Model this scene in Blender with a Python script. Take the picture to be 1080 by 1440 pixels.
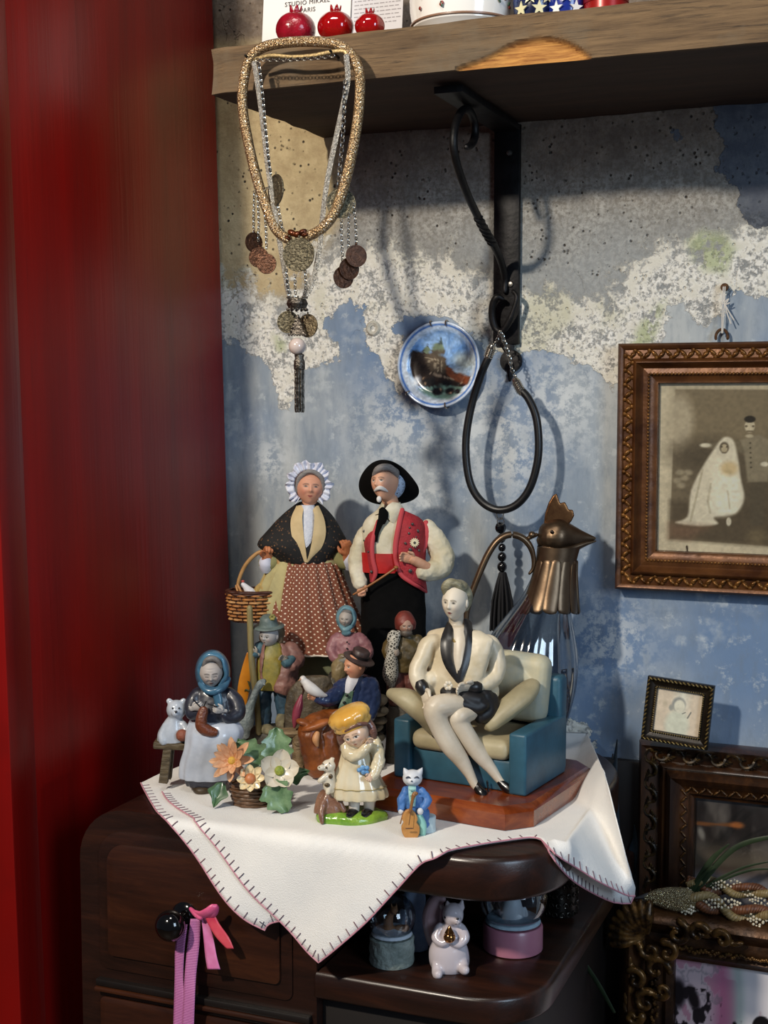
import bpy, bmesh, math, random
import numpy as np
from mathutils import Vector, Matrix, Euler, noise as mnoise

for o in list(bpy.data.objects):
    bpy.data.objects.remove(o)
SC = bpy.context.scene
COL = SC.collection
PI = math.pi
R = math.radians

# ------------------------------------------------------------------ camera
F, TH, PH = 1900.0, R(21.6), math.atan(155 / 1900.0)
CAM = Vector((.6, -1.65, 1.30))
cd = bpy.data.cameras.new('camera')
cd.sensor_fit = 'HORIZONTAL'
cd.sensor_width = 36.0
cd.lens = F / 1080 * 36.0
cd.clip_start = .02
cam = bpy.data.objects.new('camera', cd)
COL.objects.link(cam)
cam.location = CAM
cam.rotation_euler = (PI / 2 - PH, 0, TH)
SC.camera = cam

# ------------------------------------------------------------------ world, lamps, exposure
w = bpy.data.worlds.new('room_air')
SC.world = w
w.use_nodes = True
w.node_tree.nodes['Background'].inputs[0].default_value = (.62, .74, 1, 1)
w.node_tree.nodes['Background'].inputs[1].default_value = .07


def area(name, loc, target, size, power, col, sy=None):
    l = bpy.data.lights.new(name, 'AREA')
    l.shape = 'RECTANGLE' if sy else 'DISK'
    l.size = size
    if sy:
        l.size_y = sy
    l.energy = power
    l.color = col
    o = bpy.data.objects.new(name, l)
    COL.objects.link(o)
    o.location = loc
    o.rotation_euler = (Vector(target) - Vector(loc)).to_track_quat('-Z', 'Y').to_euler()
    return o


area('spot_lamp', (-.37, -2.2, 2.32), (.1, 0, 1.2), .11, 46, (1, .90, .76))
area('window_light', (2.3, -2.0, 1.75), (.1, 0, 1.1), .8, 30, (.62, .80, 1), 1.1)
area('cloth_fill', (.25, -1.25, 2.75), (.05, -.3, .9), .35, 7, (1, .95, .88))  # soft overhead fill, added to brighten the cloth

vs = SC.view_settings
vs.view_transform = 'Standard'
vs.look = 'None'
vs.gamma = 1
vs.use_curve_mapping = False
vs.exposure = 0.0

# ------------------------------------------------------------------ geometry helpers
F0 = Vector((-math.sin(TH), math.cos(TH), 0))
RR = Vector((math.cos(TH), math.sin(TH), 0))
ZZ = Vector((0, 0, 1))
FW = F0 * math.cos(PH) - ZZ * math.sin(PH)
UP = F0 * math.sin(PH) + ZZ * math.cos(PH)


def ray(px, py):
    return FW + RR * ((px - 540) / F) + UP * ((720 - py) / F)


def atY(px, py, y=0):
    d = ray(px, py)
    return CAM + d * ((y - CAM.y) / d.y)


def atZ(px, py, z):
    d = ray(px, py)
    return CAM + d * ((z - CAM.z) / d.z)


def atX(px, py, x):
    d = ray(px, py)
    return CAM + d * ((x - CAM.x) / d.x)


def lin(c):
    return tuple((v / 12.92 if v <= .04045 else ((v + .055) / 1.055) ** 2.4) for v in c[:3])


def hx(s):
    return tuple(int(s[i:i + 2], 16) / 255 for i in (0, 2, 4))


def h4(s):
    return (*lin(hx(s)), 1)


def catmull(pts, n=6, closed=False):
    P = [np.array(p, float) for p in pts]
    N = len(P)
    out = []
    seg = N if closed else N - 1
    for i in range(seg):
        if closed:
            a, b, c, d = P[(i - 1) % N], P[i], P[(i + 1) % N], P[(i + 2) % N]
        else:
            a, b, c, d = P[max(i - 1, 0)], P[i], P[i + 1], P[min(i + 2, N - 1)]
        for k in range(n):
            t = k / n
            out.append(.5 * (2 * b + (c - a) * t + (2 * a - 5 * b + 4 * c - d) * t * t + (3 * b - a - 3 * c + d) * t ** 3))
    if not closed:
        out.append(P[-1])
    return out


class MB:
    """collects geometry for one mesh"""

    def __init__(s, fig=None):
        s.V, s.Fc, s.C, s.fig = [], [], [], fig

    def add(s, vs, fs, col=None):
        o = len(s.V)
        s.V += [tuple(v) for v in vs]
        s.Fc += [tuple(i + o for i in f) for f in fs]
        if col is not None:
            s.C += [tuple(c) for c in col]
        return s

    def grid(s, rows, cu=False, cv=False, col=None):
        nu, nv = len(rows), len(rows[0])
        fs = []
        for i in range(nu if cu else nu - 1):
            for j in range(nv if cv else nv - 1):
                a, b = i, (i + 1) % nu
                c, d = j, (j + 1) % nv
                fs.append((a * nv + c, a * nv + d, b * nv + d, b * nv + c))
        return s.add([v for r in rows for v in r], fs, col)

    def ell(s, c, r, rot=None, nu=20, nv=12):
        c = Vector(c)
        M = (rot if isinstance(rot, Matrix) else Euler(rot).to_matrix()) if rot is not None else Matrix.Identity(3)
        vs = [c + M @ Vector((0, 0, r[2]))]
        for i in range(1, nv):
            p = PI * i / nv
            for j in range(nu):
                a = 2 * PI * j / nu
                vs.append(c + M @ Vector((r[0] * math.sin(p) * math.cos(a), r[1] * math.sin(p) * math.sin(a), r[2] * math.cos(p))))
        vs.append(c + M @ Vector((0, 0, -r[2])))
        fs = [(0, 1 + j, 1 + (j + 1) % nu) for j in range(nu)]
        for i in range(nv - 2):
            for j in range(nu):
                a = 1 + i * nu + j
                b = 1 + i * nu + (j + 1) % nu
                fs.append((a, a + nu, b + nu, b))
        e = len(vs) - 1
        o = 1 + (nv - 2) * nu
        fs += [(e, o + (j + 1) % nu, o + j) for j in range(nu)]
        return s.add(vs, fs)

    def tube(s, pts, rad, n=10, closed=False, flat=1, up=None, smooth=0, cap=True):
        """tube through points; flat<1 squeezes it along 'up'"""
        if not hasattr(rad, '__len__'):
            rad = [rad] * len(pts)
        if smooth:
            q = catmull([(*p, r) for p, r in zip(pts, rad)], smooth, closed)
            pts = [Vector(x[:3]) for x in q]
            rad = [max(x[3], 1e-5) for x in q]
        P = [Vector(p) for p in pts]
        N = len(P)
        rows = []
        T0 = None
        nrm = None
        for i in range(N):
            if closed:
                t = (P[(i + 1) % N] - P[i - 1])
            else:
                t = P[min(i + 1, N - 1)] - P[max(i - 1, 0)]
            if t.length < 1e-9:
                t = Vector((0, 0, 1))
            t.normalize()
            if up is not None:
                nrm = Vector(up) - t * t.dot(Vector(up))
                if nrm.length < 1e-4:
                    nrm = t.orthogonal()
            elif nrm is None:
                nrm = t.orthogonal()
            else:
                nrm = nrm - t * t.dot(nrm)
                if nrm.length < 1e-6:
                    nrm = t.orthogonal()
            nrm.normalize()
            b = t.cross(nrm)
            rows.append([P[i] + nrm * (rad[i] * flat * math.cos(2 * PI * k / n)) + b * (rad[i] * math.sin(2 * PI * k / n)) for k in range(n)])
        if not closed and cap:
            ta = (P[0] - P[1]).normalized()
            tb = (P[-1] - P[-2]).normalized()

            def ring(row, c, t, f, g):
                return [c + (v - c) * f + t * g for v in row]
            r0, r1 = rad[0] * min(1, flat * 1.3), rad[-1] * min(1, flat * 1.3)
            rows = [ring(rows[0], P[0], ta, .05, r0), ring(rows[0], P[0], ta, .7, r0 * .7)] + rows + \
                   [ring(rows[-1], P[-1], tb, .7, r1 * .7), ring(rows[-1], P[-1], tb, .05, r1)]
        o = len(s.V)
        s.grid(rows, closed, True)
        if not closed:
            s.Fc.append(tuple(o + k for k in range(n))[::-1])
            e = o + (len(rows) - 1) * n
            s.Fc.append(tuple(e + k for k in range(n)))
        return s

    def loft(s, secs, n=32, pleat=None, arc=None, cap=True, phase=0):
        """stacked ellipses: (centre, rx, ry); pleat=(count, amp at start, amp at end)"""
        rows = []
        N = len(secs)
        for i, (c, rx, ry) in enumerate(secs):
            row = []
            m = n + 1 if arc else n
            for k in range(m):
                a = (arc[0] + (arc[1] - arc[0]) * k / n) if arc else 2 * PI * k / n
                f = 1
                if pleat:
                    t = i / (N - 1)
                    f = 1 + (pleat[1] + (pleat[2] - pleat[1]) * t) * math.cos(pleat[0] * a + phase + .7 * math.sin(3 * a) + t)
                row.append(Vector(c) + Vector((rx * f * math.cos(a), ry * f * math.sin(a), 0)))
            rows.append(row)
        o = len(s.V)
        s.grid(rows, False, not arc)
        if cap and not arc:
            s.Fc.append(tuple(o + k for k in range(n))[::-1])
            e = o + (N - 1) * n
            s.Fc.append(tuple(e + k for k in range(n)))
        return s

    def lathe(s, prof, c=(0, 0, 0), M=None, n=32):
        c = Vector(c)
        M = M or Matrix.Identity(3)
        rows = [[c + M @ Vector((r * math.cos(2 * PI * k / n), r * math.sin(2 * PI * k / n), z)) for k in range(n)] for r, z in prof]
        o = len(s.V)
        s.grid(rows, False, True)
        for i, r in ((0, prof[0][0]), (len(prof) - 1, prof[-1][0])):
            if r > 1e-6:
                f = tuple(o + i * n + k for k in range(n))
                s.Fc.append(f if i else f[::-1])
        return s

    def box(s, c, h, rot=None, bev=.1, seg=2):
        bm = bmesh.new()
        bmesh.ops.create_cube(bm, size=2)
        for v in bm.verts:
            v.co = Vector((v.co.x * h[0], v.co.y * h[1], v.co.z * h[2]))
        b = bev * min(h)
        if b > 0:
            bmesh.ops.bevel(bm, geom=bm.edges[:], offset=b, segments=seg, profile=.5, affect='EDGES')
        M = (rot if isinstance(rot, Matrix) else Euler(rot).to_matrix()) if rot is not None else Matrix.Identity(3)
        bm.verts.index_update()
        s.add([Vector(c) + M @ v.co for v in bm.verts], [[v.index for v in f.verts] for f in bm.faces])
        bm.free()
        return s

    def prism(s, pts, off):
        """closed outline extruded along a vector"""
        n = len(pts)
        off = Vector(off)
        vs = [Vector(p) for p in pts] + [Vector(p) + off for p in pts]
        fs = [tuple(range(n))[::-1], tuple(range(n, 2 * n))] + [(i, (i + 1) % n, n + (i + 1) % n, n + i) for i in range(n)]
        return s.add(vs, fs)

    # ---- the same in photograph units through the figure's own frame
    def E(s, px, py, d, rx, ry, rz, rot=None, nu=20, nv=12):
        k = s.fig.k
        return s.ell(s.fig.q(px, py, d), (rx * k, ry * k, rz * k), rot, nu, nv)

    def T(s, pts, n=10, smooth=5, flat=1, up=None, closed=False, cap=True):
        k = s.fig.k
        return s.tube([s.fig.q(*p[:3]) for p in pts], [p[3] * k for p in pts], n, closed, flat, up, smooth, cap)

    def S(s, secs, n=32, pleat=None, arc=None, cap=True, sm=4, phase=0):
        k = s.fig.k
        L = [(*s.fig.q(*p[:3]), p[3] * k, p[4] * k) for p in secs]
        if sm:
            L = catmull(L, sm)
        return s.loft([(x[:3], max(x[3], 1e-5), max(x[4], 1e-5)) for x in L], n, pleat, arc, cap, phase)

    def P(s, rows, thick=1.5, sub=4):
        """patch of (px,py,d) rows, given a thickness away from the viewer"""
        k = s.fig.k
        G = [[s.fig.q(*p) for p in r] for r in rows]
        if sub:
            G = [catmull(r, sub) for r in G]
            G = [list(r) for r in zip(*[catmull(c, sub) for c in zip(*G)])]
        nu, nv = len(G), len(G[0])
        G = [[Vector(p) for p in r] for r in G]
        fr = G
        bk = [[p + Vector((0, thick * k, 0)) for p in r] for r in G]
        o = len(s.V)
        s.grid(fr)
        s.grid([r[::-1] for r in bk])
        n = nu * nv
        f = lambda i, j: o + i * nv + j
        b = lambda i, j: o + n + i * nv + (nv - 1 - j)
        for i in range(nu - 1):
            s.Fc += [(f(i, 0), f(i + 1, 0), b(i + 1, 0), b(i, 0)), (f(i + 1, nv - 1), f(i, nv - 1), b(i, nv - 1), b(i + 1, nv - 1))]
        for j in range(nv - 1):
            s.Fc += [(f(0, j + 1), f(0, j), b(0, j), b(0, j + 1)), (f(nu - 1, j), f(nu - 1, j + 1), b(nu - 1, j + 1), b(nu - 1, j))]
        return s

    def mesh(s, name, mat, sharp=40, smooth=True):
        me = bpy.data.meshes.new(name)
        me.from_pydata(s.V, [], s.Fc)
        if s.C:
            a = me.color_attributes.new('Col', 'FLOAT_COLOR', 'POINT')
            arr = np.ones((len(s.V), 4), np.float32)
            arr[:, :3] = np.array(s.C, np.float32)[:, :3]
            a.data.foreach_set('color', arr.ravel())
        if mat:
            me.materials.append(mat)
        if smooth:
            me.polygons.foreach_set('use_smooth', [True] * len(me.polygons))
            if sharp:
                me.set_sharp_from_angle(angle=R(sharp))
        me.update()
        return me

    def done(s, name, mat, parent=None, vox=0, sharp=40, smooth=True, it=3, kind=None, label=None, wr=None):
        if parent is None and s.fig is not None:
            parent = s.fig.root
        me = s.mesh(name, mat, 0 if vox else sharp, smooth)
        o = bpy.data.objects.new(name, me)
        COL.objects.link(o)
        o.parent = parent
        if vox:
            m = o.modifiers.new('skin', 'REMESH')
            m.mode = 'VOXEL'
            m.voxel_size = vox
            m.use_smooth_shade = True
            if it:
                m = o.modifiers.new('relax', 'SMOOTH')
                m.factor = .5
                m.iterations = it
        if wr:      # cloth folds
            key = 'folds_%g' % wr[1]
            tx = bpy.data.textures.get(key) or bpy.data.textures.new(key, 'CLOUDS')
            tx.noise_scale = wr[1]
            tx.noise_depth = 2
            m = o.modifiers.new('folds', 'DISPLACE')
            m.texture = tx
            m.texture_coords = 'LOCAL'
            m.strength = wr[0]
            m.mid_level = .5
        if kind:
            o['kind'] = kind
        if label:
            o['label'] = label
        return o


def tag(o, label, cat, group=None):
    o['label'] = label
    o['category'] = cat
    if group:
        o['group'] = group
    return o


def empty(name, loc=(0, 0, 0), rz=0, label=None, cat=None, group=None, rot=None):
    o = bpy.data.objects.new(name, None)
    COL.objects.link(o)
    o.empty_display_size = .02
    o.location = loc
    o.rotation_euler = rot or (0, 0, rz)
    if label:
        tag(o, label, cat, group)
    return o


def struct(o):
    o['kind'] = 'structure'
    return o


ZT = .8895         # top of the cloth on the cabinet


class Fig:
    """a thing with its base on a surface; parts are laid out in its own frame, which faces the room"""

    def __init__(s, name, label, cat, px, py=None, z=ZT, y=None, group=None, rot=TH):
        if y is None:
            s.B = atZ(px, py, z)
        else:
            b = atY(px, 700, y)
            for _ in range(4):      # column px at depth y and height z
                v = Vector((b.x, y, z)) - CAM
                e = 540 + F * v.dot(RR) / v.dot(FW) - px
                b.x -= e * v.dot(FW) / F
            s.B = Vector((b.x, y, z))
        v = s.B - CAM
        s.k = v.dot(FW) / F
        s.by = 720 - F * v.dot(UP) / v.dot(FW)
        s.px = px
        s.Rm = Matrix.Rotation(rot, 3, 'Z')
        s.Ri = s.Rm.inverted()
        s.root = empty(name, s.B, rot, label, cat, group)

    def q(s, px, py, d=0):
        """point that stands d units nearer to the room than the base, seen at (px,py)"""
        r = ray(px, py)
        t = ((s.B - CAM).dot(F0) - d * s.k) / r.dot(F0)
        return s.Ri @ (CAM + r * t - s.B)

    def mb(s):
        return MB(s)

# ------------------------------------------------------------------ materials
MATS = {}


def nodes_of(m):
    m.use_nodes = True
    nt = m.node_tree
    return nt, nt.nodes, nt.links, nt.nodes['Principled BSDF']


def mat(name, col, rough=.5, metal=0, col2=None, scale=40, bump=0, bscale=150, coat=0, stretch=(1, 1, 1), spec=.5, lo=.35, hi=.65, sheen=0, vcol=False, sss=0):
    if name in MATS:
        return MATS[name]
    m = bpy.data.materials.new(name)
    nt, N, L, P = nodes_of(m)
    P.inputs['Roughness'].default_value = rough
    P.inputs['Metallic'].default_value = metal
    P.inputs['Specular IOR Level'].default_value = spec
    P.inputs['Coat Weight'].default_value = coat
    P.inputs['Coat Roughness'].default_value = .12
    P.inputs['Sheen Weight'].default_value = sheen
    P.inputs['Base Color'].default_value = h4(col)
    tc = N.new('ShaderNodeTexCoord')
    mp = N.new('ShaderNodeMapping')
    mp.inputs['Scale'].default_value = stretch
    L.new(tc.outputs['Object'], mp.inputs[0])
    base = None
    if vcol:
        at = N.new('ShaderNodeAttribute')
        at.attribute_name = 'Col'
        base = at.outputs['Color']
        L.new(base, P.inputs['Base Color'])
    elif col2:
        nz = N.new('ShaderNodeTexNoise')
        nz.inputs['Scale'].default_value = scale
        nz.inputs['Detail'].default_value = 5
        nz.inputs['Roughness'].default_value = .62
        L.new(mp.outputs[0], nz.inputs[0])
        mr = N.new('ShaderNodeMapRange')
        mr.inputs[1].default_value = lo
        mr.inputs[2].default_value = hi
        L.new(nz.outputs[0], mr.inputs[0])
        mx = N.new('ShaderNodeMix')
        mx.data_type = 'RGBA'
        mx.inputs[6].default_value = h4(col)
        mx.inputs[7].default_value = h4(col2)
        L.new(mr.outputs[0], mx.inputs[0])
        L.new(mx.outputs[2], P.inputs['Base Color'])
    if bump:
        nb = N.new('ShaderNodeTexNoise')
        nb.inputs['Scale'].default_value = bscale
        nb.inputs['Detail'].default_value = 4
        L.new(mp.outputs[0], nb.inputs[0])
        b = N.new('ShaderNodeBump')
        b.inputs['Strength'].default_value = bump
        b.inputs['Distance'].default_value = .004
        L.new(nb.outputs[0], b.inputs['Height'])
        L.new(b.outputs[0], P.inputs['Normal'])
    MATS[name] = m
    return m


def dotted(name, col, dot, scale, size, rough=.8, off=0, col2=None):
    """cloth with printed dots"""
    m = bpy.data.materials.new(name)
    nt, N, L, P = nodes_of(m)
    P.inputs['Roughness'].default_value = rough
    tc = N.new('ShaderNodeTexCoord')
    vo = N.new('ShaderNodeTexVoronoi')
    if off == 0:
        vo.voronoi_dimensions = '2D'
    vo.inputs['Scale'].default_value = scale
    vo.inputs['Randomness'].default_value = off
    L.new(tc.outputs['UV'] if off == 0 else tc.outputs['Object'], vo.inputs['Vector'])
    cr = N.new('ShaderNodeMapRange')
    cr.inputs[1].default_value = size
    cr.inputs[2].default_value = size * .7
    L.new(vo.outputs['Distance'], cr.inputs[0])
    mx = N.new('ShaderNodeMix')
    mx.data_type = 'RGBA'
    mx.inputs[6].default_value = h4(col)
    mx.inputs[7].default_value = h4(dot)
    if col2:
        mc = N.new('ShaderNodeMix')
        mc.data_type = 'RGBA'
        mc.inputs[6].default_value = h4(dot)
        mc.inputs[7].default_value = h4(col2)
        sp = N.new('ShaderNodeSeparateColor')
        L.new(vo.outputs['Color'], sp.inputs[0])
        L.new(sp.outputs[0], mc.inputs[0])
        L.new(mc.outputs[2], mx.inputs[7])
    L.new(cr.outputs[0], mx.inputs[0])
    L.new(mx.outputs[2], P.inputs['Base Color'])
    return m


def glassy(name, tint, gloss=.10, edge=.7, rough=.03):
    """clear thin glass: see-through facing on, mirror-like at grazing angles"""
    m = bpy.data.materials.new(name)
    m.use_nodes = True
    nt = m.node_tree
    N, L = nt.nodes, nt.links
    N.remove(N['Principled BSDF'])
    tr = N.new('ShaderNodeBsdfTransparent')
    tr.inputs[0].default_value = h4(tint)
    gl = N.new('ShaderNodeBsdfGlossy')
    gl.inputs['Roughness'].default_value = rough
    lw = N.new('ShaderNodeLayerWeight')
    lw.inputs[0].default_value = .35
    mr = N.new('ShaderNodeMapRange')
    mr.inputs[3].default_value = gloss
    mr.inputs[4].default_value = edge
    L.new(lw.outputs['Facing'], mr.inputs[0])
    mx = N.new('ShaderNodeMixShader')
    L.new(mr.outputs[0], mx.inputs[0])
    L.new(tr.outputs[0], mx.inputs[1])
    L.new(gl.outputs[0], mx.inputs[2])
    L.new(mx.outputs[0], N['Material Output'].inputs[0])
    return m


def wood(name, c1, c2, c3, stretch=(1.2, 14, 14), scale=6, rough=.6, bump=.4, coat=0):
    m = bpy.data.materials.new(name)
    nt, N, L, P = nodes_of(m)
    P.inputs['Roughness'].default_value = rough
    P.inputs['Coat Weight'].default_value = coat
    P.inputs['Coat Roughness'].default_value = .2
    tc = N.new('ShaderNodeTexCoord')
    mp = N.new('ShaderNodeMapping')
    mp.inputs['Scale'].default_value = stretch
    L.new(tc.outputs['Object'], mp.inputs[0])
    nz = N.new('ShaderNodeTexNoise')
    nz.inputs['Scale'].default_value = scale
    nz.inputs['Detail'].default_value = 9
    nz.inputs['Roughness'].default_value = .68
    nz.inputs['Distortion'].default_value = .4
    L.new(mp.outputs[0], nz.inputs[0])
    cr = N.new('ShaderNodeValToRGB')
    e = cr.color_ramp.elements
    e[0].position, e[0].color = .3, h4(c1)
    e[1].position, e[1].color = .72, h4(c3)
    x = e.new(.5)
    x.color = h4(c2)
    L.new(nz.outputs[0], cr.inputs[0])
    L.new(cr.outputs[0], P.inputs['Base Color'])
    b = N.new('ShaderNodeBump')
    b.inputs['Strength'].default_value = bump
    b.inputs['Distance'].default_value = .003
    L.new(nz.outputs[0], b.inputs['Height'])
    L.new(b.outputs[0], P.inputs['Normal'])
    return m


VCOL = mat('painted_matte', '888888', .55, vcol=True)
VGLOSS = mat('painted_glazed', '888888', .18, vcol=True, coat=.3)
SKIN = {}

# ------------------------------------------------------------------ figure helpers


def gauss(x, z, x0, z0, sx, sz):
    return math.exp(-((x - x0) / sx) ** 2 - ((z - z0) / sz) ** 2)


def head(fig, px, py, d, h, yaw=0, pitch=0, roll=0, skin='e0a585', lip='b05048', brow='5a4538', eye='2a211d', blush='d87f66', white='e8e4dc',
         wid=.76, closed=False, old=0, name='head', material=None, ears=True, child=False, nose=1, ink=.95, es=.9, smile=0):
    k = fig.k * h
    M = Matrix.Rotation(R(yaw), 3, 'Z') @ Matrix.Rotation(R(pitch), 3, 'X') @ Matrix.Rotation(R(roll), 3, 'Y')
    c = fig.q(px, py, d)
    m = MB(fig)
    nu, nv = 80, 60
    sk, lp, br, ey, bl, wh = [np.array(lin(hx(x))) for x in (skin, lip, brow, eye, blush, white)]
    rows, cols = [], []
    ez = -.02 if child else .06
    es = 1.25 if child else es
    for i in range(nv + 1):
        p = PI * i / nv
        row = []
        for j in range(nu):
            a = 2 * PI * j / nu
            x, y, z = math.sin(p) * math.cos(a), math.sin(p) * math.sin(a), math.cos(p)
            wf = 1
            if z < .1:
                wf -= (.28 if not child else .16) * ((.1 - z) / 1.1) ** 1.3
            X, Y, Z = x * wid * wf, y * .9 * (1 - .12 * max(0, -z)), z
            col = sk.copy()
            if y < .15:
                fr = min(1, (.15 - y) * 3)
                g = 0
                fx = x * wf
                g += nose * .15 * gauss(fx, z, 0, -.17, .11, .1) + nose * .07 * gauss(fx, z, 0, .03, .08, .17)
                for sg in (-1, 1):
                    g += nose * .045 * gauss(fx, z, .11 * sg, -.2, .06, .06)
                    g -= .075 * gauss(fx, z, .33 * sg, ez, .17, .11)
                    g += .05 * gauss(fx, z, .34 * sg, ez, .1, .07)
                    g += .03 * gauss(fx, z, .33 * sg, ez + .2, .2, .07)
                    g += .05 * gauss(fx, z, .45 * sg, -.25, .2, .18)
                g += .05 * gauss(fx, z, 0, -.5, .18, .09) - .045 * gauss(fx, z, 0, -.5, .2, .022)
                g += .08 * gauss(fx, z, 0, -.84, .2, .16)
                if old:
                    g += .012 * old * math.sin(z * 34) * gauss(fx, z, 0, .52, .4, .2)
                    for sg in (-1, 1):
                        g -= .04 * old * gauss(fx, z + .9 * abs(fx) - .02, .26 * sg, -.12, .09, .06)
                Y -= g * fr
                for sg in (-1, 1):
                    t = gauss(fx, z, .48 * sg, -.27, .22, .2) * .55
                    col = col * (1 - t) + bl * t
                    ux, uz = (fx - .34 * sg) / (.15 * es), (z - ez) / (.07 * es)
                    rr = ux * ux + uz * uz
                    if not closed:
                        t = max(0, min(1, (1.15 - rr) * 4))
                        col = col * (1 - t) + wh * t
                        i2 = ((fx - .34 * sg) / (.068 * es)) ** 2 + ((z - ez) / (.068 * es)) ** 2
                        t = max(0, min(1, (1.1 - i2) * 4)) * (1 if rr < 1.15 else 0)
                        col = col * (1 - t) + ey * t
                    lz = z - ez - .065 * es + .05 * ux * ux * (1 if not closed else .4) + (.1 if closed else 0)
                    t = math.exp(-(lz / .03) ** 2) * (1 if abs(ux) < 1.15 else 0) * ink
                    col = col * (1 - t) + ey * t
                    bz = z - ez - .2 * es + .05 * ((fx - .3 * sg) / .2) ** 2
                    t = math.exp(-(bz / .034) ** 2) * (1 if abs(fx - .34 * sg) < .2 else 0) * .85
                    col = col * (1 - t) + br * t
                lw = .17 if not child else .12
                zm = z + .5 - smile * fx * fx
                u = (fx / lw) ** 2 + (zm / .065) ** 2
                t = max(0, min(1, (1.1 - u) * 3)) * .9
                col = col * (1 - t) + lp * t
                t = math.exp(-(zm / .02) ** 2) * (1 if abs(fx) < lw * 1.05 else 0) * .7
                col = col * (1 - t) + lp * .35 * t
            row.append(c + M @ Vector((X, Y, Z)) * (k * .5))
            cols.append(col)
        rows.append(row)
    m.grid(rows, False, True, cols)
    if ears:
        for sg in (-1, 1):
            n0 = len(m.V)
            m.ell(c + M @ Vector((sg * wid * .97, .02, -.02)) * (k * .5), (k * .05, k * .075, k * .12), M, 12, 8)
            m.C += [sk] * (len(m.V) - n0)
    o = m.done(name, material or VCOL, fig.root, sharp=0)
    return o, c, M, k * .5


def hand(fig, wrist, to, thumb, L, mt, curl=.5, name='hand', wr=.2, flip=1, spread=1.0):
    """palm, four fingers and a thumb; thumb = direction of the thumb side in photograph units"""
    k = fig.k
    A, B = fig.q(*wrist), fig.q(*to)
    a = (B - A).normalized()
    t = Vector((thumb[0], -thumb[2], -thumb[1]))
    t = (t - a * a.dot(t)).normalized()
    n = a.cross(t) * flip
    L *= k
    m = MB(fig)
    P = A + a * (.46 * L)
    m.tube([A - a * .25 * L, A, A + a * .2 * L, P], [wr * L, wr * L, .25 * L, .25 * L], 12, flat=.5, up=n, smooth=3)
    for i, (o, ln) in enumerate(((.19, .40), (.065, .46), (-.065, .43), (-.19, .33))):
        p = A + a * (.44 * L) + t * (o * L * spread)
        d = a.copy()
        pts, ang = [p - a * .1 * L, p], 0
        for sgm, f in ((0, .45), (1, .32), (2, .23)):
            ang += curl * (1 + .15 * i) * (.55 if sgm == 0 else 1)
            d = (a * math.cos(ang) + n * math.sin(ang)).normalized()
            p = p + d * (ln * f * L)
            pts.append(p)
        m.tube(pts, [.085 * L, .085 * L, .078 * L, .07 * L, .06 * L], 8, smooth=3)
    p = A + a * (.12 * L) + t * (.2 * L)
    d1 = (a * .55 + t * .75 + n * .25).normalized()
    d2 = (a * .95 + t * .15 + n * (.2 + curl * .4)).normalized()
    m.tube([p - d1 * .08 * L, p + d1 * .16 * L, p + d1 * .16 * L + d2 * .14 * L, p + d1 * .16 * L + d2 * .28 * L], [.1 * L, .09 * L, .08 * L, .06 * L], 8, smooth=3)
    return m.done(name, mt, fig.root, vox=max(.00035, L * .022), it=2)


def child(name, m, mt, parent, **kw):
    return m.done(name, mt, parent, **kw)


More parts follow.
